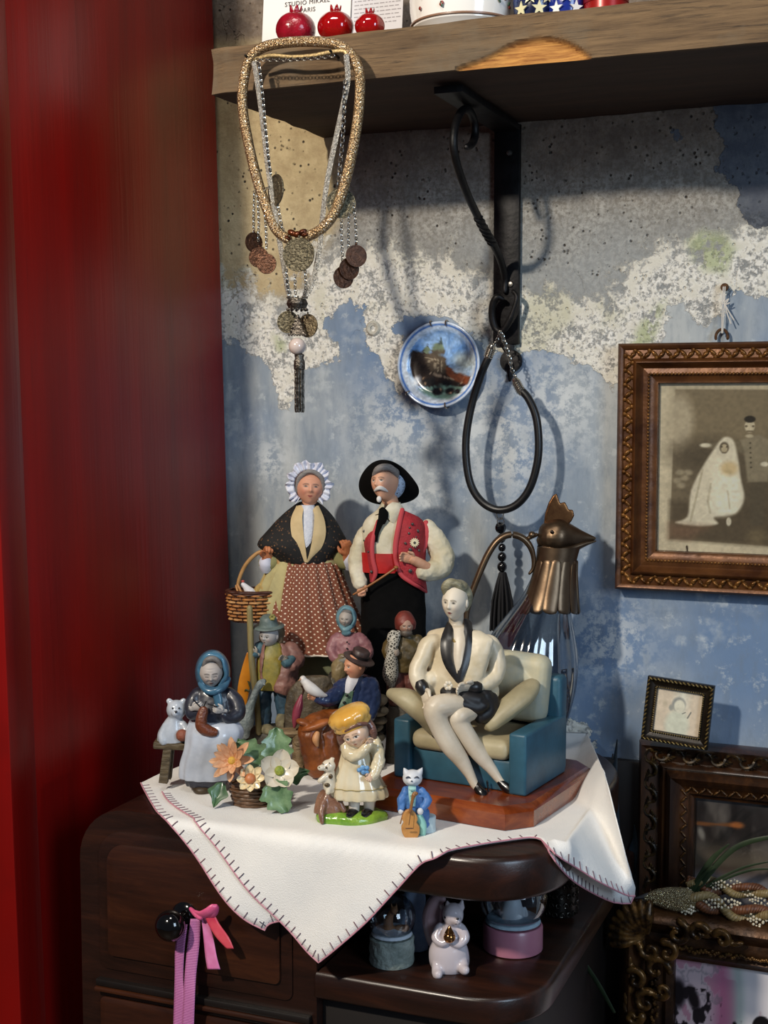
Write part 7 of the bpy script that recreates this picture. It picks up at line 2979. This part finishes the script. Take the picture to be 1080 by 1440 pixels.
m.P([[(629, 874, 18), (633, 879, 24), (637, 885, 28)], [(620, 898, 36), (627, 898, 39), (635, 898, 40)], [(620, 920, 44), (627, 920, 47), (634, 920, 48)], [(627, 940, 48), (633, 941, 51), (639, 940, 51)], [(642, 960, 52), (645, 961, 52), (647, 960, 52)]], 3)
m.done('lapel', BLK)
m = f.mb()
m.P([[(653, 870, 18), (658, 872, 17), (662, 876, 14)], [(652, 890, 32), (658, 890, 33), (664, 892, 31)], [(648, 915, 42), (655, 916, 43), (663, 914, 41)], [(644, 940, 49), (650, 941, 50), (657, 940, 48)], [(642, 960, 52), (645, 961, 52), (648, 960, 52)]], 3)
m.done('lapel', BLK)
m = f.mb()
m.T([(631, 893, 26, 1.2), (636, 898, 33, 1.6), (641, 903, 36, 2.0), (646, 898, 34, 1.6), (653, 894, 28, 1.2)], 8)
m.done('gold_necklace', mat('gold_paint', 'c9ad72', .3, .6))
m = f.mb()
m.T([(630, 974, 38, 12), (652, 980, 44, 15), (674, 986, 42, 16), (668, 994, 46, 14), (644, 988, 52, 13)], 18, flat=.8, up=(0, 0, 1))
m.T([(690, 984, 30, 12), (692, 1000, 32, 11), (682, 1010, 38, 9)], 14)
m.T([(678, 978, 34, 15), (686, 998, 36, 13), (676, 1008, 42, 10)], 14)
m.done('skirt', mat('black_skirt', '0d0b0c', .5, bump=.3, bscale=40, col2='1a1718', scale=40), vox=.0013, it=4)
m = f.mb()
m.T([(648, 990, 48, 15), (622, 992, 62, 16), (611, 998, 66, 15.5), (618, 1020, 64, 14), (632, 1046, 62, 14), (648, 1068, 60, 11), (660, 1088, 60, 7.5), (668, 1104, 62, 6), (677, 1112, 66, 5)], 16)
m.done('leg', LSK, vox=.0011, it=4)
m = f.mb()
m.T([(660, 1000, 46, 14), (646, 1006, 58, 14), (645, 1014, 58, 13), (658, 1036, 56, 12.5), (674, 1060, 54, 11.5), (690, 1080, 54, 8), (702, 1096, 56, 6), (712, 1106, 60, 5)], 16)
m.done('leg', LSK, vox=.0011, it=4)
SHOE = mat('black_shoe', '0c0b0d', .25, coat=.3)
m = f.mb()
m.T([(666, 1096, 60, 3), (672, 1108, 64, 6.5), (678, 1116, 70, 7), (681, 1123, 76, 4)], 12)
m.T([(685, 1098, 58, 1.5), (688, 1118, 58, 2)], 8)
m.done('shoe', SHOE, vox=.0008, it=2)
m = f.mb()
m.T([(698, 1094, 56, 2.5), (708, 1104, 60, 6.5), (718, 1112, 66, 6.5), (729, 1120, 72, 3)], 12)
m.T([(700, 1100, 54, 1.5), (702, 1116, 54, 1.8)], 8)
m.done('shoe', SHOE, vox=.0008, it=2)
for a, b_, t, fl in (((595, 970, 40), (603, 990, 50), (10, 4, 4), 1), ((664, 966, 46), (646, 966, 56), (2, -8, 6), -1)):
    m = f.mb()
    m.T([(a[0] + (a[0] - b_[0]) * .3, a[1] - (b_[1] - a[1]) * .3, a[2] - 2, 9.6), (a[0], a[1], a[2], 9)], 16, smooth=2)
    m.done('cuff', BLK)
    hand(f, a, b_, t, 34, LSK, curl=.32, flip=fl, wr=.2)
m = f.mb()
for j in range(6):
    a = j * PI / 3
    m.E(630 + 4 * math.cos(a), 964 + 4 * math.sin(a), 66, 3, 2, 3, None, 10, 6)
m.done('white_flower', mat('flower_ivory', 'd8cdb8', .5))
head(f, 640, 847, 18, 50, yaw=4, pitch=0, roll=2, skin='d6cbb9', lip='7d201c', brow='6d5e4a', blush='cbb6a2', eye='3a342c', white='cfc8ba', wid=.70, es=.85)
HR = mat('blonde_hair', '9d977c', .5, col2='5f5a45', scale=70, stretch=(1, 1, 2), bump=.5, bscale=110)
m = f.mb()
m.E(647, 840, 5, 18, 18, 22)
m.E(655, 846, 10, 6, 9, 14)
m.E(644, 826, 12, 15, 15, 11)
m.T([(627, 836, 24, 4), (625, 826, 26, 5), (630, 820, 27, 5.5), (638, 820, 28, 5), (646, 824, 26, 5), (652, 832, 20, 4)], 12)
m.T([(628, 822, 26, 3), (632, 817, 26, 4), (640, 818, 24, 4), (648, 821, 20, 4)], 10)
m.E(629, 824, 28, 5, 4, 5)
m.done('hair', HR, vox=.0011, it=2)

# ------------------------------------------------------------------ rooster decanter
J = Fig('rooster_decanter', 'clear glass decanter with a bronze rooster head lid and long handle', 'decanter', 742, y=-.115)
JG = glassy('decanter_glass', 'b4bec8', .10, .95, .06)
PEW = mat('bronze_pewter', '4f3c2e', .38, .92, col2='7d6a55', scale=14, bump=.1, bscale=40, lo=.3, hi=.7)
m = J.mb()
secs = [(742, J.by - 1, 0, 44, 44), (742, J.by - 5, 0, 47, 47), (742, 1010, 0, 56, 56), (742, 970, 0, 66, 66), (743, 930, 0, 68, 66), (749, 895, 0, 58, 57), (758, 865, 0, 44, 44), (768, 838, 0, 33, 33), (774, 815, 0, 27, 27)]
m.S(secs, n=96, pleat=(12, .02, .025), cap=False, sm=5)
m.done('glass_body', JG, sharp=0)
m = J.mb()
m.S([(742, J.by - .5, 0, 30, 30), (742, J.by - 3, 0, 46, 46), (742, J.by - 6, 0, 46, 46)], n=48, sm=0)
m.done('glass_foot', JG)
m = J.mb()
m.S([(775, 835, 0, 31, 31), (778, 812, 0, 29, 29), (781, 795, 0, 28, 28), (784, 778, 0, 29, 28), (786, 768, 0, 30, 28)], n=48, cap=False)
o = m.done('neck_sleeve', PEW)
for j in range(12):
    a = 2 * PI * j / 12
    m = J.mb()
    ca, sa = math.cos(a), math.sin(a)
    m.T([(783 + 28 * ca, 790, -27 * sa, 6.5), (780 + 30 * ca, 812, -30 * sa, 9), (776 + 35 * ca, 840, -34 * sa, 11), (773 + 40 * ca, 860, -39 * sa, 10)], 14, flat=.3, up=(ca, sa, .2))
    m.done('feather', PEW, o)
m = J.mb()
m.T([(766, 760, 0, 12), (772, 756, 0, 22), (786, 754, 0, 25), (802, 755, 0, 18), (820, 756, 0, 9), (836, 757, 0, 2.5)], 28)
m.E(780, 755, 0, 24, 25, 20)
m.done('head_lid', PEW, vox=.0012, it=3)
m = J.mb()
m.T([(770, 772, 0, 18), (790, 774, 0, 22), (806, 769, 0, 14), (822, 764, 0, 8), (837, 761, 0, 2.5)], 24, flat=.55, up=(0, 0, 1))
m.done('lower_beak', PEW)
m = J.mb()
cb = [(765, 738), (767, 722), (772, 707), (778, 697), (783, 694), (786, 702), (788, 708), (795, 706), (798, 712), (800, 717), (806, 717), (808, 725), (804, 733), (798, 740), (780, 742)]
m.prism([J.q(a, b_, 4) for a, b_ in cb], (0, 8 * J.k, 0))
m.done('comb', mat('comb_copper', '4f301c', .34, .9, col2='7d5634', scale=40), vox=.001, it=8)
m = J.mb()
m.E(748, 752, 6, 5, 6, 5)
m.T([(744, 756, 6, 3.5), (754, 752, 2, 3)], 8)
m.done('hinge', PEW)
for sg in (1,):
    m = J.mb()
    m.E(776, 748, 24, 2.6, 1.6, 2.6)
    m.done('eye', mat('eye_dark', '2a1c14', .2, .6))
m = J.mb()
m.T([(745, 806, 4, 3), (750, 798, 4, 4), (750, 782, 4, 5), (744, 766, 4, 6.5), (732, 755, 4, 7), (716, 752, 4, 7), (700, 760, 4, 7), (686, 780, 4, 7), (672, 812, 4, 6.8), (660, 845, 4, 6.5), (655, 875, 4, 6.5), (662, 900, 4, 7), (680, 912, 4, 8)], 14, flat=.7, up=(1, 0, 0), smooth=6)
m.done('handle', PEW)

# ------------------------------------------------------------------ things in the open niche
CLEAR = glassy('globe_glass', 'dfe6ec', .05, .9, .02)


def globe(name, label, px, py, rb, hb, rs, base_mt, wavy):
    f = Fig(name, label, 'snow globe', px, py, z=ZSH + .0006)
    k = f.k
    m = f.mb()
    prof = [(.0001, 0), (rb * .97, 0), (rb, .03 * hb), (rb, .9 * hb), (rb * .95, hb), (.0001, hb)]
    if wavy:
        prof = [(.0001, 0), (rb * .96, 0), (rb, .1 * hb), (rb * .97, .3 * hb), (rb * 1.01, .5 * hb), (rb * .97, .75 * hb), (rb * .99, .95 * hb), (rb * .93, hb), (.0001, hb)]
    m.lathe([(r_ * k, z * k) for r_, z in prof], n=40)
    m.done('globe_base', base_mt)
    m = f.mb()
    zc = hb + rs * .78
    m.ell((0, 0, zc * k), (rs * k, rs * k, rs * k), None, 40, 28)
    m.done('glass_ball', CLEAR, sharp=0)
    return f, zc


BIR = mat('birch_bark', '9aa39c', .7, col2='6f7a74', scale=60, bump=.9, bscale=120)
f, zc = globe('birch_snow_globe', 'snow globe with a bark textured base and brown fox inside', 551, 1352, 32, 38, 34, BIR, True)
k = f.k
FOX = mat('fox_brown', '9a6a44', .6, col2='7d5133', scale=120)
m = f.mb()
m.lathe([(.0001, .002), (29 * k, .002), (27 * k, .005), (.0001, .008)], (0, 0, 38 * k), None, 28)
m.done('snow_bed', mat('snow_white', 'b9c2cc', .8, bump=.4))
m = f.mb()
m.tube([(-4 * k, 0, 46 * k), (-5 * k, 0, 56 * k), (-2 * k, -1 * k, 68 * k), (2 * k, -4 * k, 74 * k)], [8 * k, 7 * k, 5 * k, 4 * k], 12, smooth=4)
m.ell((3 * k, -5 * k, 76 * k), (5.5 * k, 6 * k, 5 * k))
m.tube([(2 * k, -9 * k, 75 * k), (6 * k, -14 * k, 73 * k)], [3 * k, 1 * k], 8)
for sg in (-1, 1):
    m.tube([(3 * k + sg * 3 * k, -4 * k, 79 * k), (3 * k + sg * 4 * k, -3 * k, 86 * k)], [2.2 * k, .6 * k], 8)
m.ell((13 * k, 0, 47 * k), (11 * k, 8 * k, 6 * k))
m.ell((20 * k, -4 * k, 50 * k), (5 * k, 5 * k, 5 * k))
m.done('fox', FOX, vox=.0008, it=2)

f, zc = globe('pink_snow_globe', 'snow globe with a smooth pink base and white figure inside', 721, 1332, 42, 36, 48, mat('pink_base', 'a56a7c', .4, coat=.2), False)
k = f.k
m = f.mb()
m.lathe([(.0001, .002), (39 * k, .002), (36 * k, .005), (.0001, .007)], (0, 0, 36 * k), None, 32)
m.done('snow_bed', mat('snow_blue', '93a8b5', .8, bump=.4))
m = f.mb()
m.loft([((-2 * k, 0, 40 * k), 16 * k, 14 * k), ((-2 * k, 0, 50 * k), 17 * k, 14 * k), ((-1 * k, 0, 64 * k), 13 * k, 12 * k), ((-1 * k, 0, 76 * k), 9 * k, 9 * k)], 24)
m.ell((-1 * k, 0, 86 * k), (11 * k, 10 * k, 10 * k))
m.tube([(12 * k, 2 * k, 42 * k), (19 * k, 2 * k, 46 * k), (17 * k, 2 * k, 56 * k)], [3 * k, 3 * k, 2 * k], 8, smooth=4)
for sg in (-1, 1):
    m.tube([(sg * 6 * k, 0, 93 * k), (sg * 8 * k, 0, 101 * k)], [3 * k, .8 * k], 8)
m.done('white_cat', mat('cat_white', 'c3c6c8', .5), vox=.0009, it=3)

# squirrel with a golden acorn
f = Fig('squirrel_figurine', 'glazed white squirrel figurine hugging a golden acorn', 'figurine', 632, 1362, z=ZSH + .0006)
SQ = mat('white_glaze', 'c9bfc4', .12, coat=.5)
b0 = f.by
m = f.mb()
m.S([(632, b0 + 3, 4, 22, 16), (632, b0 - 8, 2, 28, 22), (631, b0 - 25, 2, 28, 22), (631, b0 - 40, 2, 23, 18), (632, b0 - 55, 3, 17, 14), (634, b0 - 64, 4, 12, 11)], n=32)
m.E(637, 1286, 8, 15, 15, 17)
m.T([(640, 1292, 18, 9), (643, 1295, 24, 6)], 12)
m.T([(630, 1276, 6, 6), (629, 1268, 6, 2)], 10)
m.T([(648, 1276, 6, 6), (650, 1266, 6, 2)], 10)
m.T([(619, 1305, 6, 8), (614, 1318, 12, 8), (622, 1326, 20, 6), (630, 1322, 22, 4)], 12)
m.T([(647, 1305, 8, 8), (653, 1318, 14, 8), (646, 1328, 20, 6), (636, 1326, 22, 4)], 12)
m.T([(616, 1352, 10, 9), (615, 1368, 22, 8), (616, 1370, 28, 7)], 12)
m.T([(649, 1350, 10, 9), (652, 1362, 22, 8), (654, 1364, 28, 7)], 12)
m.done('squirrel_body', SQ, vox=.0011, it=3)
m = f.mb()
m.T([(624, 1345, -20, 8), (612, 1320, -24, 13), (608, 1290, -24, 15), (614, 1268, -20, 12), (622, 1264, -16, 6)], 16)
m.done('tail', mat('tail_pink', 'a58a90', .15, coat=.5), vox=.0012, it=3)
m = f.mb()
m.E(632, 1318, 26, 8.5, 8, 8, None, 18, 12)
m.T([(632, 1312, 26, 7), (632, 1305, 25, 3)], 12)
m.done('acorn', mat('gold_lustre', '9c6a3c', .12, .95, col2='c58e58', scale=90))
FD = mat('face_black', '141012', .3)
m = f.mb()
m.E(643.5, 1292, 30, 2.2, 1.4, 1.6, None, 10, 6)
m.T([(643, 1296, 29, .5), (641, 1300, 28, .5)], 6)
m.T([(643, 1296, 29, .5), (646, 1299, 28, .5)], 6)
m.done('nose', FD)
m = f.mb()
m.E(625.8, 1290, 17.5, 1.5, 1.2, 1.8, None, 10, 6)
m.done('eye', FD)

# pale blue figurine behind
f = Fig('ceramic_figurine', 'pale blue ceramic figurine standing behind the bark based snow globe', 'figurine', 584, 1334, z=ZSH + .0006)
b0 = f.by
m = f.mb()
m.S([(584, b0, 0, 18, 15), (584, b0 - 20, 0, 19, 16), (583, b0 - 40, 0, 17, 15), (583, b0 - 56, 0, 14, 13), (583, b0 - 70, 0, 16, 14), (583, b0 - 84, 0, 12, 11), (583, b0 - 90, 0, 4, 4)], n=28)
m.T([(574, b0 - 84, 0, 5), (570, b0 - 94, 0, 2)], 8)
m.T([(592, b0 - 84, 0, 5), (596, b0 - 94, 0, 2)], 8)
m.done('body', mat('blue_ceramic', '7f9cc4', .3, col2='a9bedb', scale=60, coat=.2), vox=.0012, it=3)
m = f.mb()
for sg in (-1, 1):
    m.T([(583 + 17 * sg, b0 - 52, 4, 5), (583 + 19 * sg, b0 - 36, 4, 6), (583 + 15 * sg, b0 - 18, 5, 3)], 10, flat=.6)
m.done('wings', mat('blue_ceramic_light', 'b7c9e0', .3))

# embossed dark metal jar lying behind the pink globe
f = Fig('embossed_tin', 'dark embossed metal jar behind the pink snow globe', 'jar', 786, 1288, z=ZSH + .0006)
k = f.k
EM = mat('dark_tin', '191716', .3, .8, col2='35312d', scale=60)
Mj = Matrix.Rotation(R(-12), 3, 'Y')
m = f.mb()
m.lathe([(.0001, 0), (24 * k, 0), (26 * k, 3 * k), (26 * k, 70 * k), (22 * k, 74 * k), (.0001, 74 * k)], (0, 0, .004), None, 32)
m.done('jar_body', EM)
m = f.mb()
for j in range(16):
    a = j * 2 * PI / 16
    for i in range(5):
        c = Vector((26.2 * k * math.cos(a + i * .2), 26.2 * k * math.sin(a + i * .2), (10 + i * 13) * k))
        tt = Vector((-math.sin(a + i * .2), math.cos(a + i * .2), 0))
        m.tube([c + tt * (4 * k * math.cos(q_) * (1 - q_ / 8)) + Vector((0, 0, 5 * k * math.sin(q_) * (1 - q_ / 8))) for q_ in np.linspace(0, 5, 9)], .9 * k, 5)
m.done('scroll_relief', mat('tin_relief', '4a4641', .25, .9), kind='stuff')

# ------------------------------------------------------------------ pink ribbons on the drawer knob
RBN = bpy.data.materials.new('pink_grosgrain')
nt, N, L, P = nodes_of(RBN)
P.inputs['Roughness'].default_value = .5
tc = N.new('ShaderNodeTexCoord')
wv_ = N.new('ShaderNodeTexWave')
wv_.bands_direction = 'Z'
wv_.inputs['Scale'].default_value = 190
wv_.inputs['Distortion'].default_value = .3
L.new(tc.outputs['Object'], wv_.inputs[0])
c = rmix(wv_.outputs[0], 'a8538f', 'd68ac0', .2, .8)
L.new(c, P.inputs['Base Color'])
b = N.new('ShaderNodeBump')
b.inputs['Strength'].default_value = .5
b.inputs['Distance'].default_value = .0006
L.new(wv_.outputs[0], b.inputs['Height'])
L.new(b.outputs[0], P.inputs['Normal'])
SAT = mat('satin_pink', 'cf4a7c', .35, col2='e0668f', scale=60)
CORAL = mat('satin_coral', 'd0505a', .35, col2='c83a52', scale=60)
R0 = atY(272, 1284, YF - .016)
rib = empty('ribbon_bow', R0, 0, 'pink and lilac ribbons tied round the black drawer knob', 'ribbon')


def ribbon(rows, mt, name='ribbon_tail', smooth=5):
    """rows of (left px, right px, py, depth left, depth right)"""
    m = MB()
    L_ = [Vector(p) for p in catmull([tuple(atY(a, y_, YF - d1) - R0) for a, b_, y_, d1, d2 in rows], smooth)]
    R_ = [Vector(p) for p in catmull([tuple(atY(b_, y_, YF - d2) - R0) for a, b_, y_, d1, d2 in rows], smooth)]
    m.grid([[a.lerp(c_, t) for t in np.linspace(0, 1, 6)] for a, c_ in zip(L_, R_)])
    o = m.done(name, mt, rib, sharp=0)
    s_ = o.modifiers.new('thick', 'SOLIDIFY')
    s_.thickness = .0005
    return o


ribbon([(254, 264, 1300, .010, .010), (247, 260, 1330, .012, .014), (246, 258, 1370, .013, .012), (245, 260, 1410, .012, .014), (243, 262, 1470, .013, .012)], RBN)
ribbon([(268, 282, 1292, .014, .010), (264, 281, 1325, .013, .011), (260, 276, 1370, .014, .012), (258, 274, 1410, .014, .015), (255, 272, 1470, .014, .012)], RBN)
ribbon([(283, 290, 1290, .018, .014), (286, 299, 1315, .018, .016), (289, 305, 1345, .017, .018), (292, 310, 1363, .018, .017)], mat('satin_rose', 'd873a8', .4, col2='e58cbc', scale=60))
ribbon([(286, 300, 1280, .022, .018), (292, 308, 1298, .022, .018), (304, 322, 1318, .022, .018), (319, 329, 1334, .02, .018)], CORAL)
m = MB()
K = lambda x, y_, d: atY(x, y_, YF - d) - R0
m.tube([K(274, 1282, .018), K(284, 1286, .022), K(293, 1282, .024), K(301, 1277, .022), K(300, 1286, .020), K(290, 1290, .02)], [.003, .005, .005, .005, .004, .003], 12, smooth=5, flat=.5)
m.tube([K(268, 1278, .014), K(276, 1286, .02), K(282, 1290, .022)], [.002, .003, .003], 10, smooth=4)
m.done('knot', SAT, rib, vox=.0007, it=2)

# ------------------------------------------------------------------ braided rope necklace lying on the gilt frame
yb_ = -.115
A0 = atY(905, 1262, yb_)
br_ = empty('braided_necklace', A0, 0, 'braided gold and copper cord necklace with pearls lying on the gilt frame', 'necklace')
CG = mat('cord_gold', '8f7c55', .5, col2='6f5d38', scale=160)
CCo = mat('cord_copper', '6d4228', .5, col2='4f2c18', scale=160)
PRL = mat('pearls', 'c9bfa8', .2, coat=.5)


def braid(path, wd, parent):
    P = catmull(path, 12)
    P = [Vector(p) - A0 for p in P]
    L_ = [0]
    for a, b_ in zip(P[:-1], P[1:]):
        L_.append(L_[-1] + (b_ - a).length)
    n = 160
    Q = [Vector([float(np.interp(t, L_, [p[j] for p in P])) for j in range(3)]) for t in np.linspace(0, L_[-1], n)]
    for s_ in range(3):
        cen = []
        for i in range(n):
            t = L_[-1] * i / n
            ph = t / (wd * 7.5) * 2 * PI + s_ * 2 * PI / 3
            d = (Q[min(i + 1, n - 1)] - Q[max(i - 1, 0)]).normalized()
            sd = d.cross(Vector((0, 1, 0))).normalized()
            cen.append(Q[i] + sd * (wd * .62 * math.sin(ph)) + Vector((0, -1, 0)) * (wd * .4 * math.sin(2 * ph)))
        m = MB()
        if s_ < 2:
            for q_ in range(3):
                pts = []
                for i in range(n):
                    ph = i * .62 + q_ * 2 * PI / 3
                    d = (cen[min(i + 1, n - 1)] - cen[max(i - 1, 0)]).normalized()
                    sd = d.cross(Vector((0, 1, 0))).normalized()
                    pts.append(cen[i] + sd * (wd * .27 * math.cos(ph)) + Vector((0, wd * .27 * math.sin(ph), 0)))
                m.tube(pts, wd * .2, 7)
            m.done('cord_strand', CG if s_ == 0 else CCo, parent)
        else:
            for i in range(0, n, 4):
                for q_ in range(3):
                    a = q_ * 2.1 + i * .3
                    m.ell(cen[i] + Vector((0, -.004 + .001 * math.sin(a), wd * .42 * math.cos(a))), (wd * .14,) * 3, None, 7, 5)
            m.done('pearl_strand', PRL, parent)


braid([atY(960, 1268, yb_), atY(1000, 1270, yb_), atY(1040, 1282, yb_), atY(1085, 1290, yb_), atY(1130, 1290, yb_)], .0118, br_)
braid([atY(968, 1245, yb_ + .03), atY(1000, 1246, yb_ + .03), atY(1040, 1250, yb_ + .03), atY(1085, 1262, yb_ + .03), atY(1130, 1268, yb_ + .03)], .0105, br_)
m = MB()
m.tube([atY(911, 1262, yb_) - A0, atY(925, 1262, yb_) - A0, atY(945, 1264, yb_) - A0, atY(965, 1266, yb_) - A0], [.005, .010, .0135, .014], 16, smooth=5)
m.done('glitter_cap', mat('gold_glitter', '8a7a52', .25, .8, col2='f2e6c4', scale=700, bump=1, bscale=700, lo=.5, hi=.6), br_)
m = MB()
for i in range(14):
    m.ell(atY(962 + 3.2 * (i % 5), 1270 + 5 * (i // 5) + 1.5 * (i % 5), yb_ - .010) - A0, (.0016,) * 3, None, 8, 6)
m.done('pearl_cluster', PRL, br_)
m = MB()
m.tube([atY(893, 1263, yb_) - A0, atY(912, 1260, yb_) - A0], [.001, .0042], 10)
m.tube([atY(895, 1267, yb_) - A0, atY(912, 1264, yb_) - A0], [.001, .003], 10)
m.done('silver_tip', mat('tip_silver', '77777a', .3, .8), br_)

# ------------------------------------------------------------------ long leaves
LV = mat('blade_green', '2c3a22', .5, col2='1c2a18', scale=40)
LVD = mat('blade_blue', '1d2a35', .5, col2='152028', scale=40)


def plant(name, label, blades, base, mt):
    root = empty(name, base, 0, label, 'plant')
    for pts in blades:
        m = MB()
        q_ = [atY(a, b_, y_) - Vector(base) for a, b_, y_, w_ in pts]
        m.tube(q_, [w_ * .0008 for *_, w_ in pts], 8, smooth=6, flat=.25, up=(.2, 1, .1))
        m.done('blade', mt, root)


bs = atY(962, 1290, -.085)
plant('grass_plant', 'dark green long bladed plant arching before the landscape picture', [
    [(960, 1295, -.085, 3), (985, 1245, -.09, 4), (1030, 1195, -.095, 4), (1080, 1178, -.10, 3), (1120, 1180, -.10, 1)],
    [(958, 1295, -.085, 3), (975, 1250, -.092, 4), (1000, 1210, -.095, 4), (1025, 1187, -.1, 1)],
    [(962, 1295, -.085, 2), (990, 1250, -.09, 2), (1040, 1222, -.095, 2), (1080, 1212, -.1, 1)],
    [(964, 1295, -.085, 2), (1000, 1248, -.09, 2), (1050, 1225, -.095, 2), (1090, 1222, -.1, 1)],
    [(956, 1295, -.085, 3), (968, 1262, -.09, 5), (985, 1235, -.095, 3), (1002, 1218, -.1, 1)]], bs, LV)
bs = atY(880, 1230, -.02)
plant('spiky_plant', 'dark bluish spiky leaves rising between the cloth and the dark frame', [
    [(872, 1230, -.03, 4), (866, 1150, -.03, 6), (864, 1090, -.028, 5), (868, 1040, -.02, 1)],
    [(868, 1230, -.03, 4), (862, 1150, -.03, 5), (860, 1085, -.026, 3), (862, 1060, -.02, 1)],
    [(885, 1240, -.03, 6), (890, 1200, -.03, 8), (893, 1180, -.03, 4), (892, 1160, -.03, 1)]], bs, LVD)
bs = atY(864, 1424, -.20)
plant('fallen_stem', 'single dark green plant stem slanting below the gilt frame corner', [[(864, 1424, -.20, 2.5), (840, 1382, -.20, 4), (815, 1344, -.20, 3)]], bs, LV)
